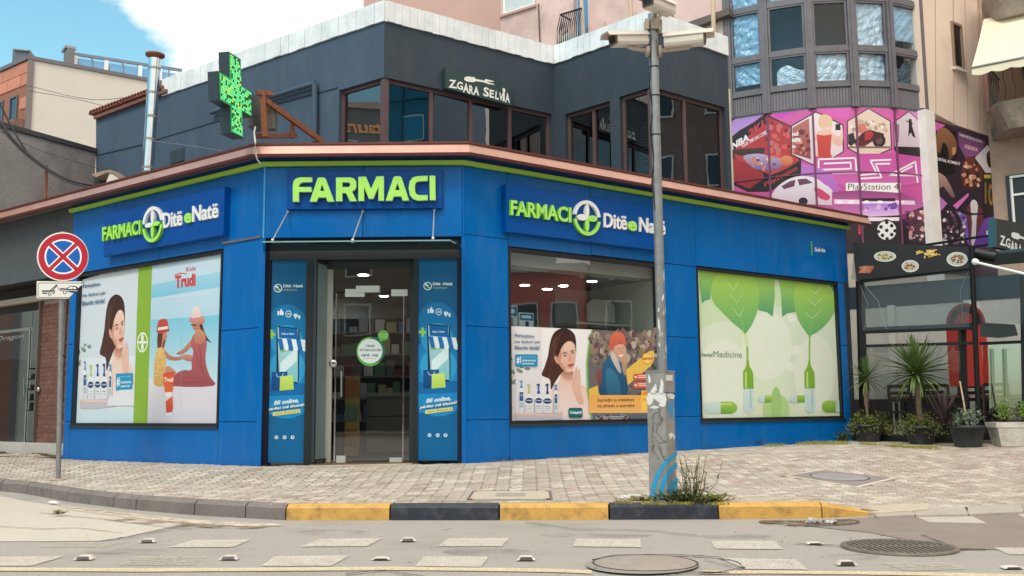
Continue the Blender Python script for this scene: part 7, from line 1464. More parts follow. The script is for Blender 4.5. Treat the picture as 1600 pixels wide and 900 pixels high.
mb = MB(); mb.bar(RB(400, 213, 12.75), RB(462, 212, 13.3), .05, .06); mb.build('bracket_foot', RUST, cx_); mb = MB(); mb.bar(RB(457, 188, 13.2), RB(457, 216, 13.2), .05); mb.build('bracket_stub', RUST, cx_); mb = MB(); mb.bar(RB(402, 145, 12.7), RB(424, 147, 12.85), .08, .06); mb.build('bracket_cap', RUST, cx_)
mb = MB(); FKp = Fr(FK.w(.0, 0, 0), FK.u.y and math.atan2(FK.u.y, FK.u.x)); mb.prism(FK, [(394, 148), (409, 152), (409, 206), (396, 196)], -.16 if sgn > 0 else .06, -.06 if sgn > 0 else .16); mb.build('back_box', mat('weathered box', S(88, 92, 96), .6, var=.2), cx_)
mb = MB(); q0 = RB(418, 163, 12.95); q1 = RB(430, 202, 12.95); mb.wbox(q0.x, q1.x, 12.9, 13.05, q1.z, q0.z); mb.build('control_box', mat('stained steel box', S(120, 116, 112), .6, metal=.3, var=.3, vscale=14, dirt=S(60, 54, 50), dscale=9, damt=.8), cx_)
mb = MB(); mb.tube([RB(399, 198, 12.7), RB(397, 208, 12.68), RB(399, 222, 12.6), RB(398, 236, 12.6), RB(402, 249, 12.75), RB(408, 256, 12.85)], .012, 6); mb.build('white_cable', WHITE, cx_)

# ================================================================ POLES
pb = PB; ang_b = math.radians(-34)
cp = thing('camera_pole', 'grey steel pole with graffiti covered square base and three white security cameras', 'camera pole', (pb.x + .02, pb.y + .1, pb.z))
fb = Fr((pb.x - .0, pb.y), ang_b); BW = .185
# base column
x0 = fb.P(1013, 700)[0]; BWU = fb.P(1041, 700)[0] - x0; bx0, bx1 = x0, x0 + BWU; zt_b = fb.P(1025, 581)[1]; zj = fb.P(1025, 613)[1]
CAB_ = mat('grey painted cabinet', S(148, 146, 142), .55, var=.16, vscale=7, dirt=S(104, 98, 92), dscale=6, damt=.55, bump=.1)
def cabinet(z0, z1, grow): mb = MB(); mb.box(fb, bx0 - grow, bx1 + grow, z0, z1, -BWU - .02 - grow, grow); return mb.build('cabinet', CAB_, cp)
cb = cabinet(pb.z + .012, zj - .006, .0); cb2 = cabinet(zj, zt_b, .006); mb = MB(); mb.box(fb, bx0 - .012, bx1 + .012, zt_b, zt_b + .012, -BWU - .03, .012); mb.build('cabinet_lid', CAB_, cp)
mb = MB(); mb.box(fb, bx0 + .0, bx1 + .01, pb.z - .05, pb.z + .011, -BWU - .03, -.0); mb.build('foot_plate', BLACKM, cp)
FSd = Fr(fb.w(bx1, 0, 0), ang_b + math.pi / 2)                       # right hand face of the cabinet
za = lambda x, y: (920 + x / 3.462, 560 + y / 3.462); CY_ = S(30, 160, 214); WT = S(226, 224, 220); GR = S(96, 92, 92)
random.seed(41)
f2 = Fr(fb.w(0, 0, .0), ang_b); pf = Print(f2, .0015, za)
pf.poly([(331, 760), (340, 690), (360, 630), (390, 580), (424, 540), (424, 570), (396, 610), (374, 660), (362, 710), (357, 762)], CY_); pf.poly([(372, 760), (382, 700), (400, 650), (424, 612), (424, 660), (410, 700), (402, 762)], CY_)
for pts in ([(330, 290), (345, 268), (372, 262), (380, 290), (350, 300), (335, 330)], [(352, 300), (346, 360), (352, 400)], [(380, 300), (384, 330), (396, 320), (388, 360), (370, 350)], [(356, 350), (374, 366), (364, 400), (384, 420), (396, 440), (420, 452)], [(345, 370), (340, 430), (350, 470), (336, 480), (352, 500), (380, 548)], [(346, 420), (380, 460), (420, 450)], [(352, 470), (340, 500), (356, 470)], [(372, 470), (410, 552), (418, 540)], [(384, 470), (398, 530), (416, 530)], [(390, 260), (380, 300), (402, 330), (382, 350)]): pf.line(pts, 3.2, GR)
o = pf.build('graffiti', cb, mat('sprayed paint', (1, 1, 1), .7, attr=True, var=.1, vscale=20))
def scraps(fr, n, P_, par, nm='torn_poster'):
    p = Print(fr, n, za)
    for q in P_: p.poly([(x + random.uniform(-2, 2), y + random.uniform(-2, 2)) for x, y in smooth_loop(q, 2)], WT)
    return p.build(nm, par, mat('torn paper', (1, 1, 1), .85, attr=True, var=.15, vscale=26))
scraps(f2, .0022, [[(322, 186), (414, 186), (412, 258), (378, 256), (384, 244), (368, 228), (350, 214), (346, 240), (320, 252)], [(330, 262), (350, 256), (380, 262), (374, 270), (340, 270)]], cb)
fb2 = Fr(fb.w(0, 0, .007), ang_b)
scraps(fb2, .002, [[(320, 92), (332, 96), (334, 130), (324, 128)], [(355, 140), (364, 142), (368, 176), (358, 170)], [(384, 160), (392, 110), (402, 130), (404, 184), (380, 184)], [(336, 176), (350, 150), (360, 186), (334, 186)]], cb2)
ps = Print(FSd, -.002 if FSd.n.dot(CAM - FSd.o) < 0 else .002, za)
ps.step = -.00012 if FSd.n.dot(CAM - FSd.o) < 0 else .00012
def sd2(P_, c, par=None): ps.poly([(x + random.uniform(-1, 1), y + random.uniform(-1, 1)) for x, y in P_], c)
sd2([(424, 544), (450, 520), (478, 500), (478, 528), (450, 548), (426, 572)], CY_); sd2([(424, 610), (450, 580), (478, 560), (480, 590), (454, 612), (426, 660)], CY_); sd2([(426, 700), (450, 660), (480, 640), (482, 750), (440, 762), (426, 762)], CY_)
sd2([(426, 240), (440, 232), (462, 240), (456, 270), (460, 320), (446, 330), (440, 300), (428, 290)], S(70, 150, 196)); sd2([(420, 192), (446, 190), (466, 200), (460, 222), (430, 214)], WT); sd2([(430, 408), (448, 400), (468, 420), (464, 440), (452, 420), (440, 440)], WT); sd2([(434, 120), (460, 126), (462, 180), (450, 160), (436, 178)], WT)
ps.build('graffiti', cb, mat('sprayed paint', (1, 1, 1), .7, attr=True, var=.1, vscale=20))
mb = MB(); q = [FSd.Q(x, y, -.01 if FSd.n.dot(CAM - FSd.o) < 0 else .01) for x, y in ((1040, 595), (1051, 595), (1051, 586), (1040, 586))]; mb.add(q, [(0, 1, 2, 3)]); mb.build('sticker', mat('white sticker', S(222, 222, 216), .6), cb, fix=False)
# pole
pc = fb.w((bx0 + bx1) / 2 + .025, 0, -BWU / 2 - .01); ztop = 1 + (640 - 22) / 1540 * pc.y * 1.0
ztop = onY(1024, 22, pc.y).z
mb = MB(); mb.tube([(pc.x, pc.y, zt_b), (pc.x, pc.y, ztop)], .047, 20); pol = mb.build('pole', STEEL, cp)
def PPx(y): return onY(1030, y, pc.y).z
for y in (106, 151, 212): mb = MB(); mb.lathe((pc.x, pc.y, PPx(y)), [(.048, 0), (.051, 0), (.051, .012), (.048, .012)], 20); mb.build('cable_tie', BLACKM, cp)
mb = MB(); z1_, z2_ = PPx(40), PPx(330); mb.tube([Vector((pc.x - .045 - .012 * math.sin(i * 1.7), pc.y - .03, z1_ + (z2_ - z1_) * i / 14)) for i in range(15)], .008, 6); mb.build('black_cable', CAB, cp)
random.seed(9); p = MB()
FPo = Fr((pc.x, pc.y), 0)
for i in range(26):     # torn poster remains wrapped on the pole
    a0 = random.uniform(-.9, 1.2); z = random.choice([random.uniform(1.9, 2.25), random.uniform(1.45, 1.9)]); h = random.uniform(.02, .10); w2 = random.uniform(.15, .45); pr = []
    for j in range(5): a = a0 + w2 * j / 4; pr += [Vector((pc.x + .0485 * math.sin(a), pc.y - .0485 * math.cos(a), z + random.uniform(-.015, .015))), Vector((pc.x + .0485 * math.sin(a), pc.y - .0485 * math.cos(a), z + h + random.uniform(-.02, .02)))]
    p.add(pr, [(2 * j, 2 * j + 2, 2 * j + 3, 2 * j + 1) for j in range(4)], S(226, 222, 214) if random.random() < .8 else S(150, 130, 110))
p.build('torn_paper', mat('torn paper', (1, 1, 1), .85, attr=True), cp, fix=False)['kind'] = 'stuff'
# cameras
CW = mat('camera white plastic', S(214, 206, 194), .45, var=.06, vscale=8, dirt=S(168, 150, 130), dscale=8, damt=.35); CBG = mat('beige bracket', S(180, 166, 150), .5, var=.12)
def camera(c, d, up=Vector((0, 0, 1)), L=.44, hw=.075, hh=.062):
    c = Vector(c); d = Vector(d).normalized(); s_ = d.cross(up).normalized(); u = s_.cross(d)
    P_ = lambda a, b, e: c + d * a + s_ * b + u * e
    mb = MB(); sec = lambda a, k=1.0: [P_(a, -hw * k, -hh * .6), P_(a, -hw * .8 * k, -hh), P_(a, hw * .8 * k, -hh), P_(a, hw * k, -hh * .6), P_(a, hw * k, hh * .6), P_(a, hw * .7 * k, hh), P_(a, -hw * .7 * k, hh), P_(a, -hw * k, hh * .6)]
    A, B_ = sec(-L / 2, .9), sec(L / 2 - .05); mb.hexa(A, B_); co = mb.build('security_camera', CW, cp)
    mb = MB(); T0 = [P_(-L / 2 - .01, -hw * 1.12, hh * .5), P_(-L / 2 - .01, -hw * .8, hh * 1.18), P_(-L / 2 - .01, hw * .8, hh * 1.18), P_(-L / 2 - .01, hw * 1.12, hh * .5)]; T1 = [v + d * (L + .06) for v in T0]; T2 = [T1[0] - u * .02, T1[1] + d * .02, T1[2] + d * .02, T1[3] - u * .02]
    V = T0 + T1; I = [v - u * .006 for v in V]; mb.add(V + I, [(0, 1, 5, 4), (1, 2, 6, 5), (2, 3, 7, 6), (8, 12, 13, 9), (9, 13, 14, 10), (10, 14, 15, 11), (4, 5, 13, 12), (5, 6, 14, 13), (6, 7, 15, 14), (0, 4, 12, 8), (3, 11, 15, 7)]); mb.build('sunshield', CW, co)
    mb = MB(); f_ = [P_(L / 2 - .049, -hw * .86, -hh * .8), P_(L / 2 - .049, hw * .86, -hh * .8), P_(L / 2 - .049, hw * .86, hh * .8), P_(L / 2 - .049, -hw * .86, hh * .8)]; mb.hexa(f_, [v + d * .012 for v in f_]); mb.build('bezel', mat('brown bezel', S(110, 84, 70), .5), co)
    mb = MB(); k = .55; f2_ = [c + (v - c - d * (L / 2)) * 1 for v in f_]; f2_ = [P_(L / 2 - .036, a * hw * .55, b * hh * .5) for a, b in ((-1, -1), (1, -1), (1, 1), (-1, 1))]; mb.hexa(f2_, [v + d * .006 for v in f2_]); mb.build('lens_window', mat('lens window', S(24, 30, 30), .08), co)
    return co
Yc = pc.y
cl = onY(980, 62, Yc - .12); camera(cl, (-1.0, -.55, -.22)); cr2 = onY(1073, 62, Yc - .12); camera(cr2, (1.0, -.30, -.02)); ct_ = onY(1028, 8, Yc - .18); camera(ct_, (-.75, -.75, -.05), L=.42)
za_ = PPx(80); mb = MB(); mb.tube([(pc.x - .05, Yc, za_), (cl.x + .03, Yc - .10, za_), (cl.x + .0, Yc - .11, za_ + .02), (cl.x - .005, Yc - .12, cl.z - .05)], .021, 10); mb.build('camera_arm', CBG, cp)
mb = MB(); mb.tube([(pc.x + .05, Yc, za_), (cr2.x + .02, Yc - .10, za_), (cr2.x + .045, Yc - .11, za_ + .02), (cr2.x + .045, Yc - .12, cr2.z - .05)], .021, 10); mb.build('camera_arm', CBG, cp)
for s_ in (-1, 1): mb = MB(); mb.lathe((pc.x + s_ * .055, Yc, za_), [(0, -.01), (.06, -.01), (.06, .02), (.04, .028), (0, .028)], 18, axis=Vector((s_, 0, 0))); mb.build('mounting_disc', CBG, cp)
mb = MB(); zc2 = PPx(41); mb.wbox(pc.x - .085, pc.x - .045, Yc - .06, Yc + .05, zc2 - .05, zc2 + .06); mb.wbox(pc.x + .045, pc.x + .085, Yc - .06, Yc + .05, zc2 - .06, zc2 + .05); mb.wbox(pc.x - .03, pc.x + .05, Yc - .085, Yc - .048, zc2 - .05, zc2 + .06); mb.build('clamp', CBG, cp)
mb = MB(); mb.tube([(pc.x + .01, Yc - .08, zc2 - .01), (pc.x + .05, Yc - .14, zc2 + .05), (pc.x + .05, Yc - .17, ct_.z - .05)], .02, 8); mb.build('camera_arm', CBG, cp)

# no stopping sign
sb_ = zgp(91, 750); sp = thing('no_stopping_sign', 'round red and blue no stopping sign with a tow away plate on a grey post', 'road sign', sb_)
top_ = onY(98, 362, sb_.y); mb = MB(); mb.tube([sb_, top_], .032, 14); mb.build('post', STEEL, sp); mb = MB(); mb.lathe(sb_, [(0, 0), (.11, 0), (.10, .012), (.04, .02), (0, .02)], 16); mb.build('base_collar', mat('mortar collar', S(170, 150, 130), .9, var=.2), sp)
FSg = Fr((sb_.x, sb_.y - .05), math.radians(4)); cc = (97.7, 401); R1_ = [(cc[0] + 40.2 * math.cos(a), cc[1] + 38.2 * math.sin(a)) for a in [2 * math.pi * i / 48 for i in range(48)]]
mb = MB(); mb.prism(FSg, R1_, .0, .018); dsc = mb.build('sign_disc', mat('white sign film', S(228, 226, 222), .4), sp)
zs = lambda x, y: (40 + x / 6.925, 350 + y / 6.925); RDs, BLs, WHs = S(186, 32, 52), S(20, 96, 186), S(236, 236, 234)
p = Print(FSg, .0185, zs); C_ = (406, 354)
def cir(r, c, n=48): p.poly([(C_[0] + r * 1.03 * math.cos(2 * math.pi * i / n), C_[1] + r * .965 * math.sin(2 * math.pi * i / n)) for i in range(n)], c)
cir(261, RDs); 
for a0 in (0, 90, 180, 270):
    for r, c, g in ((196, WHs, 38), (178, BLs, 62)):
        am = math.radians(a0); hw_ = math.acos(min(1, 0)) * 0; P_ = []
        # sector whose straight sides keep a constant distance g/2 from the diagonals
        d_ = g * .55; half = math.radians(45) - math.asin(d_ / r); ap = d_ / math.sin(math.radians(45))
        P_.append((C_[0] + 1.03 * ap * math.cos(am), C_[1] + .965 * ap * math.sin(am)))
        for i in range(13): t = am - half + 2 * half * i / 12; P_.append((C_[0] + 1.03 * r * math.cos(t), C_[1] + .965 * r * math.sin(t)))
        p.poly(P_, c)
p.build('sign_face', dsc)
mb = MB(); mb.prism(FSg, [zs(*q) for q in ((120, 618), (640, 622), (636, 632), (560, 700), (462, 806), (130, 804), (118, 796))], .0, .012); tw = mb.build('tow_plate', mat('white sign film', S(228, 226, 222), .4), sp)
p = Print(FSg, .0125, zs); K_ = S(20, 24, 34)
p.line([(616, 640), (150, 638), (136, 652), (134, 780), (146, 794), (468, 796)], 6, K_); p.poly([(600, 632), (640, 624), (620, 642)], K_)
p.poly([(178, 718), (316, 718), (320, 732), (178, 734)], K_); p.poly([(178, 742), (236, 742), (230, 756), (178, 754)], K_); p.poly([(286, 742), (318, 742), (316, 750), (292, 756)], K_); p.ell(260, 757, 18, 18, K_, hole=.62)
p.line([(270, 716), (336, 660)], 9, K_); p.line([(296, 716), (340, 664)], 7, K_); p.line([(338, 658), (364, 722)], 4, K_)
p.poly([(370, 694), (440, 698), (484, 668), (540, 670), (568, 690), (560, 706), (556, 746), (500, 742), (440, 728), (370, 722)], K_); p.poly([(452, 700), (488, 676), (510, 678), (508, 704)], WHs); p.poly([(516, 678), (536, 680), (552, 704), (516, 704)], WHs); p.line([(372, 712), (560, 724)], 6, WHs); p.ell(424, 738, 24, 24, WHs); p.ell(424, 738, 20, 20, K_, hole=.6)
p.build('sign_face', tw)
mb = MB(); mb.lathe((sb_.x + .02, sb_.y - .03, onY(97, 556, sb_.y).z), [(0, 0), (.02, 0), (.02, .01), (0, .012)], 10, axis=Vector((0, -1, 0))); mb.build('bolt', BLACKM, sp)

def inset(P_, k): c = sum(P_, Vector()) / len(P_); return [c + (v - c) * k for v in P_]
# ================================================================ COVERS AND GRATES
def slab(pts, z0, z1, name, m_, par=None, px=True):
    P_ = [onZ(x, y, z1) if px else Vector((x, y, z1)) for x, y in pts]; mb = MB(); mb.hexa([v + Vector((0, 0, z0 - z1)) for v in P_], P_); return mb.build(name, m_, par)
IR = mat('cast iron', S(120, 112, 104), .6, metal=.4, var=.15, vscale=12, bump=.3, bscale=60, dirt=S(150, 138, 120), dscale=6, damt=.5); IRD = mat('dark iron gap', S(40, 34, 32), .8)
mc = onZ(1008, 882.5, .0); mh = thing('manhole_cover', 'round worn manhole cover in cracked asphalt at the bottom edge', 'manhole cover', mc); RM = .325
mb = MB(); mb.lathe(mc + Vector((0, 0, .0135)), [(RM + .014, -.02), (RM + .014, .002), (RM + .006, .003), (RM + .004, -.01)], 40); mb.build('rim', IRD, mh)
mb = MB(); mb.lathe(mc + Vector((0, 0, .0135)), [(RM, -.02), (RM, .000), (RM - .006, .003), (0, .003)], 40); cv = mb.build('cover', mat('worn cover', S(160, 150, 142), .75, metal=.2, var=.12, vscale=8, bump=.4, bscale=70), mh)
gc_ = onZ(1405, 857, .0); gr = thing('drain_grate', 'round slotted drain grate in the dark asphalt at lower right', 'drain', gc_); RG_ = .365
mb = MB(); mb.lathe(gc_ + Vector((0, 0, .012)), [(RG_ + .03, -.01), (RG_ + .03, .006), (RG_ - .01, .008), (RG_ - .01, -.03)], 40); mb.build('ring', IR, gr); mb = MB(); mb.lathe(gc_ + Vector((0, 0, .010)), [(RG_ - .01, 0), (0, 0)], 40); mb.build('pit', mat('black pit', S(10, 9, 9), .9), gr)
for i in range(17):
    x = -RG_ + .03 + (2 * RG_ - .06) * i / 16; h = math.sqrt(max(0, (RG_ - .01) ** 2 - x * x)); mb = MB(); mb.wbox(gc_.x + x - .011, gc_.x + x + .011, gc_.y - h, gc_.y + h, .011, .019); mb.build('grate_bar', IR, gr)
mb = MB(); mb.wbox(gc_.x - RG_ + .02, gc_.x + RG_ - .02, gc_.y - .014, gc_.y + .014, .0115, .0195); mb.build('cross_bar', IR, gr)
pv = [zgp(*q) for q in ((728, 782), (864, 781.5), (861, 768), (738, 768))]; ccn = sum(pv, Vector()) / 4
cvr = thing('utility_cover', 'pale rectangular utility cover set in the pavement near the kerb', 'utility cover', ccn)
ex = [Vector((v.x, v.y, gzc(v.x, v.y))) for v in pv]

PCV = mat('pale checker steel', S(206, 196, 176), .6, metal=.2, var=.1, vscale=12, bump=.9, bscale=60); mb = MB(); mb.hexa([v - Vector((0, 0, .03)) for v in inset(ex, 1.16)], [v + Vector((0, 0, .000)) for v in inset(ex, 1.16)]); mb.build('surround', CONC, cvr)
mb = MB(); mb.hexa([v - Vector((0, 0, .03)) for v in ex], [v + Vector((0, 0, .004)) for v in ex]); mb.build('frame', IR, cvr); mb = MB(); mb.hexa(inset(ex, .93), [v + Vector((0, 0, .009)) for v in inset(ex, .93)]); mb.build('cover_plate', PCV, cvr)
mb = MB(); q = inset(ex, .36); mb.hexa(q, [v + Vector((0, 0, .012)) for v in q]); mb.build('handle_plate', mat('rubbed steel', S(180, 170, 152), .5, metal=.3), cvr)
for k in (0, 1, 2, 3): mb = MB(); c = inset(ex, .9)[k]; mb.wbox(c.x - .02, c.x + .02, c.y - .03, c.y + .03, c.z, c.z + .0125); mb.build('corner_lug', RUST, cvr)
pv = [zgp(*q) for q in ((1228, 743), (1340, 761), (1398, 747), (1285, 734))]; ccn = sum(pv, Vector()) / 4; dm = thing('pavement_manhole', 'grey diamond shaped concrete slab with a round lid in the pavement right of the pole', 'manhole cover', ccn)
mb = MB(); o_ = inset(pv, 1.04); mb.hexa([v - Vector((0, 0, .04)) for v in o_], [v + Vector((0, 0, .002)) for v in o_]); mb.build('pale_border', mat('pale mortar border', S(206, 196, 180), .85, var=.1), dm)
mb = MB(); o_ = inset(pv, .93); mb.hexa([v for v in o_], [v + Vector((0, 0, .006)) for v in o_]); mb.build('slab', mat('grey slab', S(142, 132, 130), .9, var=.1, vscale=5), dm)
nn = (pv[1] - pv[0]).cross(pv[3] - pv[0]).normalized(); nn = nn if nn.z > 0 else -nn; mb = MB(); mb.lathe(ccn, [(.34, .0), (.34, .008), (.33, .011), (0, .011)], 32, axis=nn); mb.build('lid', mat('grey lid', S(150, 146, 148), .7, var=.1), dm); mb = MB(); mb.lathe(ccn, [(.355, .0), (.355, .0085), (.342, .0085), (.342, 0)], 32, axis=nn); mb.build('lid_gap', IRD, dm)
# road studs
SL = ['first road stud from the left, in the upper row', 'worn road stud at the far left of the lower row', 'road stud at the lower left beside the cream line', 'road stud between the second and third upper paint blocks', 'flattened road stud left of the middle lower paint block', 'road stud right of the middle lower paint block', 'road stud beside the grate in the lower row', 'broken road stud right of the upper paint block near the kerb end', 'broken road stud at the lower right corner']
for (x, y, w2), lb in zip(((232, 848, 1), (133, 875, .8), (359, 875, 1), (638, 846.5, 1), (596, 875, .7), (822, 876, 1.1), (1321, 883.5, 1), (1272, 851, .6), (1580, 889, .6)), SL):
    c = onZ(x, y, .0); t = thing('road_stud', lb, 'road stud', c, 'studs set in the road surface'); h = .022 if w2 > .7 else .010
    A_ = [c + Vector((a, b, .009)) for a, b in ((-.055 * 1.2, -.045), (.055 * 1.2, -.045), (.05, .045), (-.05, .045))]; B_ = [c + Vector((a, b, .009 + h)) for a, b in ((-.04, -.028), (.04, -.028), (.036, .03), (-.036, .03))]
    mb = MB(); mb.hexa(A_, B_); mb.build('stud_body', mat('chalky stud', S(206, 198, 186), .8, var=.15), t)
    mb = MB(); mb.hexa([c + Vector((a, b, .012)) for a, b in ((-.045, -.048), (.045, -.048), (.045, -.036), (-.045, -.036))], [c + Vector((a, b, .006 + h)) for a, b in ((-.036, -.040), (.036, -.040), (.036, -.030), (-.036, -.030))]); mb.build('reflector', mat('dark reflector', S(44, 38, 36), .4), t)

# ================================================================ LITTER
def crumple(c, r, seed, col, name, label, flat=.6, group=None, m2=None):
    bm = bmesh.new(); bmesh.ops.create_icosphere(bm, subdivisions=2, radius=r); rr = random.Random(seed)
    for v in bm.verts: k = rr.uniform(.55, 1.25); v.co = Vector((v.co.x * k * 1.3, v.co.y * k, abs(v.co.z) * k * flat + .001))
    me = bpy.data.meshes.new(name); bm.to_mesh(me); bm.free(); me.materials.append(col); o = bpy.data.objects.new(name, me); COL.objects.link(o); o.location = c; tag(o, label, 'litter', group); BASE[o.name] = Vector(c); return o
WL_ = mat('white plastic scrap', S(224, 222, 218), .35, var=.1); SILV = mat('silver wrapper', S(200, 196, 190), .25, metal=.5)
crumple(onZ(83, 787, .01), .045, 1, WL_, 'crumpled_bag', 'crumpled white and purple wrapper lying against the grey kerb at left')
crumple(zgp(977, 778), .04, 2, WL_, 'plastic_cup', 'crushed white plastic cup on the pavement left of the pole'); mb = MB(); a = zgp(982, 777); mb.tube([a + Vector((0, 0, .02)), a + Vector((.12, -.01, .015))], .012, 6); o = mb.build('plastic_spoon', WL_, None); rebase(o, a); tag(o, 'thin white plastic stick between the crushed cup and the pole', 'litter')
crumple(onZ(1271, 817, .01), .05, 3, SILV, 'plastic_bottle', 'larger crushed clear bottle in the puddle below the yellow kerb', .9); crumple(onZ(1297, 817, .01), .045, 4, SILV, 'plastic_bottle', 'smaller crushed clear bottle right of the larger one by the kerb', .6)
crumple(zgp(1238, 719), .035, 5, WL_, 'paper_scrap', 'white paper scrap on the pavement in front of the leaf poster', .3)
crumple(zgp(797, 760), .03, 6, WL_, 'paper_scrap', 'small white paper scrap just above the utility cover', .2)
random.seed(77); LFm = mat('dry leaf', S(120, 84, 58), .9, rand=.25); mb = MB()
for i in range(130):
    if i < 90: q = zgp(random.uniform(130, 1580), random.uniform(712, 784))
    else: q = onZ(random.uniform(100, 1500), random.uniform(822, 895), .012)
    a = random.random() * 6; s_ = random.uniform(.006, .02); mb.add([q + Vector((s_ * math.cos(a + k), s_ * .7 * math.sin(a + k), .006 + .004 * (k % 2 > 1))) for k in (0, 1.4, 3, 4.6)], [(0, 1, 2, 3)])
o = mb.build('leaf_litter', mat('leaf and grit specks', S(112, 92, 74), .95), None, fix=False); o['kind'] = 'stuff'; o['label'] = 'small dry leaf and grit specks scattered over road and pavement'; o['category'] = 'leaf litter'

# ================================================================ PLANTS
def leafmat(n, c, c2=None): return mat(n, c, .55, var=.3, vscale=9, rand=.18, spec=.35)
GY, GD, GO = leafmat('yucca leaf', S(92, 116, 62)), leafmat('weed leaf', S(96, 122, 52)), leafmat('olive bush leaf', S(104, 112, 50))
STK = mat('plant stem', S(120, 110, 62), .8, var=.2); BARK = mat('yucca bark', S(128, 104, 86), .9, var=.25, vscale=20, bump=.6, bscale=60)
def blade(L, w_, droop, name='leaf_blade'):
    mb = MB(); n = 7; V = []
    for i in range(n + 1):
        t = i / n; x = L * t; z = L * (.06 * t) - droop * t * t * L; h = w_ / 2 * (1 - t) ** .55 * min(1, .45 + t * 3); V += [(x, -h, z + h * .5), (x, 0, z), (x, h, z + h * .5)]
    mb.add(V, [(3 * i + a, 3 * i + a + 1, 3 * i + a + 4, 3 * i + a + 3) for i in range(n) for a in (0, 1)], None, True); o = mb.build(name, GY, None, fix=False); me = o.data; bpy.data.objects.remove(o); return me
BL3 = [blade(1, .11, .06), blade(1, .11, .24), blade(1, .12, .5)]
def pot(c, r0, r1, h, par, m_, n=22):
    mb = MB(); mb.lathe(c, [(r0, 0), (r1, h * .86), (r1 * 1.06, h * .86), (r1 * 1.07, h), (r1 * .97, h), (r1 * .92, h * .82), (0, h * .82)], n); return mb.build('pot', m_, par)
PTM = mat('dark plastic pot', S(48, 54, 60), .5, var=.12, vscale=5, dirt=S(90, 84, 74), dscale=5, damt=.3); SOIL = mat('soil', S(70, 54, 42), .95, var=.3)
def bush(c, rx, rz, n, m_, par, seed, ls=.03, drop=0.0, name='foliage'):
    rr = random.Random(seed); mb = MB()
    for i in range(n):
        a, b, r_ = rr.uniform(0, 2 * math.pi), rr.uniform(-.5, 1.2), rr.random() ** .4; lump = 1 + .25 * math.sin(a * 3 + seed) + .15 * math.sin(a * 7)
        p_ = c + Vector((math.cos(a) * math.cos(b) * rx * r_ * lump, math.sin(a) * math.cos(b) * rx * r_ * lump, math.sin(b) * rz * r_ * lump - drop * r_ * math.cos(b)))
        d = Vector((rr.gauss(0, 1), rr.gauss(0, 1), rr.gauss(.3, .8))).normalized(); s_ = d.cross(Vector((rr.gauss(0, 1), rr.gauss(0, 1), rr.gauss(0, 1)))).normalized(); l_ = ls * rr.uniform(.6, 1.5)
        mb.add([p_, p_ + d * l_ * .5 + s_ * l_ * .3, p_ + d * l_, p_ + d * l_ * .5 - s_ * l_ * .3], [(0, 1, 2, 3)])
    o = mb.build(name, m_, par, fix=False); o['kind'] = 'stuff'; return o
def yucca(label, px, py, pr0, pr1, ph_, trunk_h, L, nleaf, seed, cant=(0, 0)):
    c = zgp(px, py); t = thing('potted_yucca', label, 'potted plant', c, 'potted plants before the terrace'); rr = random.Random(seed); pot(c, pr0, pr1, ph_, t, PTM)
    tp = c + Vector((cant[0], cant[1], ph_ + trunk_h)); mb = MB(); mb.tube([c + Vector((0, 0, ph_ * .7)), c + Vector((cant[0] * .4, cant[1] * .4, ph_ + trunk_h * .5)), tp], .05, 10, r1=.04); mb.build('trunk', BARK, t)
    for i in range(nleaf):
        f = i / nleaf; el = math.radians(88 - 112 * f + rr.uniform(-8, 8)); az = i * 2.399 + rr.uniform(-.3, .3); l_ = L * rr.uniform(.75, 1.05) * (.85 + .2 * math.sin(f * 3.1)); me = BL3[0 if f < .45 else 1 if f < .8 else 2]
        base = tp + Vector((0, 0, -.10 * L * 2.2 * f + .05)); o = inst('leaf', me, t, base, (0, -el, az), (l_, l_ * rr.uniform(.8, 1.1), l_))
    bush(c + Vector((0, 0, ph_ + .04)), pr1 * 1.6, .23, 1500, GO, t, seed, .036, .12); return t
yucca('small yucca on a thin trunk in a dark pot against the blue corner', 1357, 690, .19, .24, .30, .80, .44, 56, 3, (.03, .05))
yucca('tallest yucca with a wide spiky crown in a dark pot before the terrace', 1440, 694, .19, .25, .30, .92, .70, 120, 5, (-.03, .0))
c = zgp(1513, 698); t = thing('potted_shrub', 'low grey green shrub with a pale cane and purple leaves in a wide black pot', 'potted plant', c, 'potted plants before the terrace'); pot(c, .20, .26, .34, t, PTM)
bush(c + Vector((0, 0, .44)), .24, .16, 420, leafmat('grey green leaf', S(110, 126, 104)), t, 8, .05); mb = MB(); mb.tube([c + Vector((.02, 0, .3)), c + Vector((-.06, .02, 1.05))], .018, 8, r1=.012); mb.build('cane', mat('pale cane', S(206, 180, 150), .7), t)
PURP = leafmat('purple leaf', S(70, 52, 58)); 
for i in range(26): rr = random.Random(i); o = inst('purple_leaf', BL3[i % 3], t, c + Vector((-.30 + rr.uniform(-.05, .05), .15, .36)), (0, -math.radians(rr.uniform(10, 85)), i * 2.4), (.6, .6, .6)); 
pm = BL3[0].copy(); pm.materials.clear(); pm.materials.append(PURP)
for ch_ in t.children:
    if ch_.name.startswith('purple_leaf'): ch_.data = pm
c = zgp(1585, 697); t = thing('stone_planter', 'chipped white stone trough planter with small conifers at the right edge', 'planter', c); f_ = Fr(c, aL * .2); STW = mat('chipped white stone', S(206, 200, 190), .85, var=.12, dirt=S(120, 106, 92), dscale=5, damt=.7, bump=.5, bscale=30)
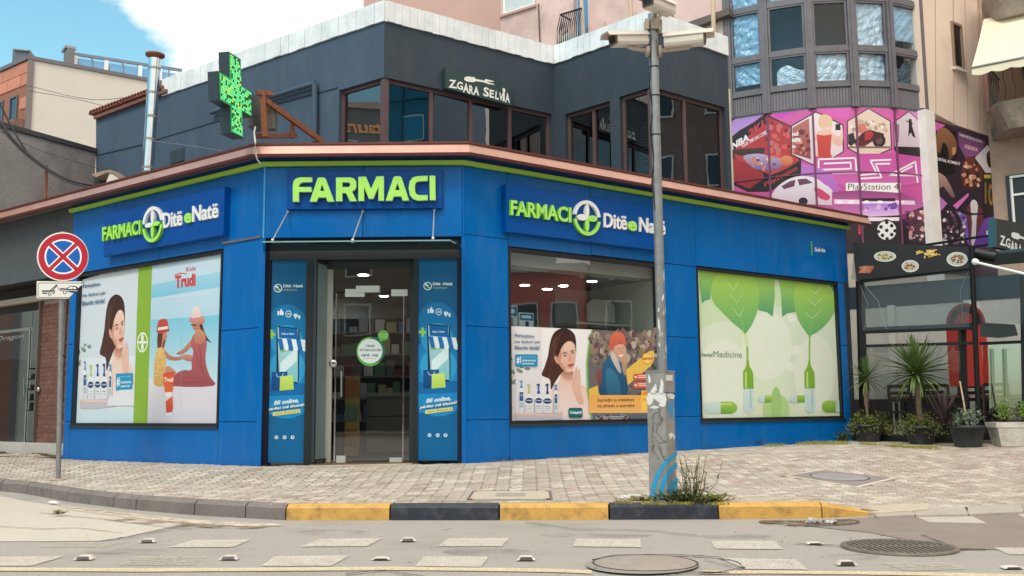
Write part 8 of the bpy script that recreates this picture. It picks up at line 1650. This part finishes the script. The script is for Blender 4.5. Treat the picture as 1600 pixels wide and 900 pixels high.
mb = MB(); A_ = [f_.w(a, c.z, b) for a, b in ((-.26, -.2), (.6, -.2), (.6, .2), (-.26, .2))]; B_ = [f_.w(a, c.z + .30, b) for a, b in ((-.32, -.25), (.66, -.25), (.66, .25), (-.32, .25))]; B2 = [v + Vector((0, 0, .08)) for v in B_]; mb.hexa(A_, B_); mb.build('trough', STW, t); mb = MB(); mb.hexa(inset(B_, 1.04), inset(B2, 1.04)); mb.build('rim', STW, t)
for u, n in ((-.13, 620), (.22, 800), (.5, 500)): bush(f_.w(u, c.z + .52, 0), .11, .18, n, leafmat('conifer green', S(116, 140, 60)), t, int(n), .03, name='conifer')
# weeds
def weed(label, px, py, h, n, seed, lm, flowers=0, spread=.1, ls=.05, dens=9, grp=None, off=Vector()):
    c = zgp(px, py) + off; t = thing('weed', label, 'weed', c, grp); rr = random.Random(seed); st_ = MB(); lf = MB(); fl_ = MB()
    for i in range(n):
        hh = h * rr.uniform(.45, 1.0); dx, dy = rr.gauss(0, spread), rr.gauss(0, spread * .6); b0 = c + Vector((dx * .35, dy * .35, -.01)); tp = c + Vector((dx + rr.gauss(0, .03), dy, hh)); md = b0.lerp(tp, .5) + Vector((rr.gauss(0, .02), rr.gauss(0, .02), 0)); st_.tube([b0, md, tp], .0035, 4, False, .002)
        for k in range(dens):
            f = rr.random() ** .7; p_ = (b0.lerp(md, f * 2) if f < .5 else md.lerp(tp, f * 2 - 1)); a = rr.uniform(0, 6.28); d = Vector((math.cos(a), math.sin(a), rr.uniform(-.1, .8))).normalized(); s_ = d.cross(Vector((0, 0, 1))).normalized(); l_ = ls * rr.uniform(.5, 1.3) * (1.2 - .6 * f); m_ = p_ + d * l_ * .5 + Vector((0, 0, .1 * l_)); lf.add([p_, m_ + s_ * l_ * .22, p_ + d * l_, m_ - s_ * l_ * .22], [(0, 1, 2, 3)])
        if flowers and rr.random() < flowers:
            for k in range(4): a = rr.uniform(0, 6.28); q = tp + Vector((rr.gauss(0, .012), rr.gauss(0, .012), rr.gauss(0, .01))); fl_.add([q + Vector((.009 * math.cos(a + e), .009 * math.sin(a + e), .004 * (e > 3))) for e in (0, 1.57, 3.14, 4.7)], [(0, 1, 2, 3)])
    st_.build('stems', STK, t, fix=False)['kind'] = 'stuff'; lf.build('leaves', lm, t, fix=False)['kind'] = 'stuff'
    if flowers: fl_.build('flowers', mat('pale yellow flower', S(226, 214, 120), .7), t, fix=False)['kind'] = 'stuff'
    return t
weed('tall flowering weed clump growing at the foot of the camera pole', 1083, 783, .44, 30, 1, GD, .6, .10, .045, 14); weed('low bushy weeds round the right side of the pole base', 1068, 785, .14, 50, 2, leafmat('dark weed leaf', S(72, 92, 44)), 0, .16, .06, 10); weed('low grassy weeds trailing right along the kerb from the pole', 1115, 784, .07, 60, 3, leafmat('yellow green weed', S(140, 146, 64)), 0, .13, .05, 8)
weed('low grassy tuft on the pavement just left of the pole base', 1003, 783, .04, 34, 4, leafmat('yellow green weed', S(140, 146, 64)), 0, .08, .04, 7)
weed('broad leaved green seedling against the wall under the beauty poster', 815, 717, .26, 4, 6, leafmat('bright seedling leaf', S(110, 150, 70)), 0, .03, .12, 6); weed('dry grassy tuft at the wall left of the green seedling', 770, 720, .10, 30, 7, leafmat('dry tuft', S(150, 134, 84)), 0, .12, .04, 5)
weed('small dark weed against the wall under the beanie poster', 887, 712, .13, 14, 8, GD, 0, .05, .06, 7); weed('dark leafy weed against the wall under the leaf poster', 1178, 697, .12, 18, 9, leafmat('dark weed leaf', S(72, 92, 44)), 0, .06, .07, 9)
weed('thin upright weed at the wall near the right end of the leaf poster', 1286, 690, .22, 18, 10, GD, 0, .10, .06, 7); weed('leafy weed at the blue corner beside the small yucca', 1318, 690, .22, 22, 11, GD, 0, .08, .07, 8); weed('thin weed clump at the wall below the left half of the leaf poster', 1245, 692, .14, 18, 12, GD, 0, .10, .05, 7); weed('tiny green weed in the road at the grey kerb left end', 98, 784, .03, 16, 13, leafmat('yellow green weed', S(140, 146, 64)), 0, .04, .03, 5, off=Vector((0, -.06, -.10)))
# grass strips along the wall foot
random.seed(55)
def grass(pts, n, hmax, wd, name, label, m_):
    mb = MB()
    for i in range(n):
        t = random.random() * (len(pts) - 1); k = int(t); f = t - k; x = pts[k][0] + (pts[k + 1][0] - pts[k][0]) * f; y = pts[k][1] + (pts[k + 1][1] - pts[k][1]) * f + random.uniform(0, wd)
        if math.sin(x * .05) + math.sin(x * .13 + 1) < random.uniform(-1.6, .6): continue
        q = zgp(x, y); a = random.random() * 6.28; h = hmax * random.uniform(.3, 1); w2 = .004; lean = Vector((random.gauss(0, .3), random.gauss(0, .3), 1)) * h; s_ = Vector((math.cos(a), math.sin(a), 0)) * w2
        mb.add([q - s_, q + s_, q + lean * .6 + s_ * .7, q + lean + Vector((random.gauss(0, .01), 0, 0)), q + lean * .6 - s_ * .7], [(0, 1, 2, 3, 4)])
    o = mb.build(name, m_, None, fix=False); o['kind'] = 'stuff'; o['label'] = label; o['category'] = 'grass'
grass([(1190, 697), (1270, 692), (1330, 692), (1420, 698), (1480, 700)], 2600, .06, 3, 'grass', 'short yellow green grass along the wall foot and pots at right', leafmat('sun dried grass', S(146, 142, 66)))
grass([(760, 721), (900, 713), (1010, 708)], 500, .035, 2, 'grass', 'sparse dry grass along the wall foot below the shop window', leafmat('dry tuft', S(150, 134, 84)))
grass([(960, 784), (1010, 786), (1140, 787)], 900, .03, 3, 'grass', 'sparse grass in the paver joints beside the kerb and pole', leafmat('sun dried grass', S(146, 142, 66)))
grass([(740, 722), (1150, 701)], 300, .02, 1.5, 'grass', 'thin moss and grass line at the foot of the right blue wall', leafmat('moss', S(110, 112, 60)))

# ================================================================ OTHER SIDE OF THE STREET (seen in the glass and the glossy blue)
far = struct(slab([(-60, -16), (60, -16), (60, -13.4), (-60, -13.4)], -.02, .14, 'far_pavement', CONC, None, px=False))
def block(label, fr, W_, h, col, wcol, nx, nz, d=9):
    c = fr.w(W_ / 2, 0); t = thing('opposite_house', label, 'building', c); fh = (h - 3.6) / nz
    mb = MB(); mb.box(fr, 0, W_, 0, h, -d, 0); mb.build('wall', col, t); mb = MB(); mb.box(fr, -.1, W_ + .1, h + .002, h + .3, -d, .15); mb.build('cornice', mat('pale cornice', S(200, 192, 184), .8), t)
    mb = MB(); mb.box(fr, .4, W_ - .4, .2, 3.0, .004, .06); mb.build('shopfront', mat('dark shopfront', S(44, 48, 54), .2), t)
    for j in range(nz):
        for i in range(nx):
            u = W_ * (i + .5) / nx; z = 4.3 + j * fh; mb = MB(); mb.box(fr, u - .6, u + .6, z, z + 1.5, .004, .05); o = mb.build('window', mat('white window frame', S(220, 220, 216), .6), t); mb = MB(); mb.box(fr, u - .52, u + .52, z + .08, z + 1.42, .051, .056); mb.build('pane', wcol, o)
    return t
DW = mat('far pane', S(56, 66, 76), .15); RR = lambda x, y: Fr((x, y), -math.pi / 2); LL = lambda x, y: Fr((x, y), math.pi / 2); BB = lambda x, y: Fr((x, y), math.pi)
block('low red rendered house reflected in the shop window, behind the viewer to the right', RR(30, 8), 3.6, 7.2, mat('red render', S(226, 116, 106), .9, var=.08), DW, 2, 1)
block('tall red rendered block reflected in the upper windows, behind the viewer to the right', RR(30.5, 24), 15.8, 17, mat('taupe render', S(128, 108, 104), .9, var=.08), DW, 6, 4)
tw_ = block('tall blue glazed tower reflected in the upper corner window', RR(31, 4.2), 14, 22, mat('blue curtain wall', S(10, 112, 156), .25), mat('blue far pane', S(30, 140, 186), .1), 6, 5)
for k in range(8): mb = MB(); mb.box(RR(31, 4.2), 0, 14, 3.2 + k * 2.4, 3.27 + k * 2.4, .06, .12); mb.build('tower_mullion', mat('tower line', S(10, 60, 84), .5), tw_)
for k in range(9): mb = MB(); mb.box(RR(31, 4.2), k * 1.7, k * 1.7 + .07, 3.2, 22, .055, .11); mb.build('tower_mullion', mat('tower line', S(10, 60, 84), .5), tw_)
f_ = LL(-30, 3); t = block('grey block with orange Restaurant lettering, reflected in the left upper window', f_, 22, 14.7, mat('grey render', S(128, 138, 148), .9, var=.08), DW, 7, 3)
vs, fs, x0, x1, y0, y1 = glyph('Restaurant', 0, .02, .2); k = .62 / (y1 - y0); mb = MB(); mb.add([f_.w(10.0 + (v[0] - (x0 + x1) / 2) * k, 13.55 + (v[1] - y0) * k, .12) for v in vs], fs); mb.build('lettering', mat('orange letters', S(236, 170, 100), .5, emit=(.9, .5, .2, .4)), t, fix=False)
mb = MB(); mb.box(f_, 5, 15, 12.9, 13.0, .05, .4); mb.build('white_ledge', WHITE, t)
block('beige corner block beyond the left street, seen only as a reflection', LL(-31, -17), 18, 11, mat('beige render', S(190, 178, 160), .9, var=.08), DW, 6, 2)
block('grey brown block straight behind the viewer, seen only as a reflection', BB(4, -18), 22, 12, mat('grey brown render', S(130, 118, 108), .9, var=.08), DW, 7, 3)
block('cream block behind the viewer to the right, seen only as a reflection', BB(28, -19), 20, 14, mat('cream far render', S(196, 186, 170), .9, var=.08), DW, 6, 3)
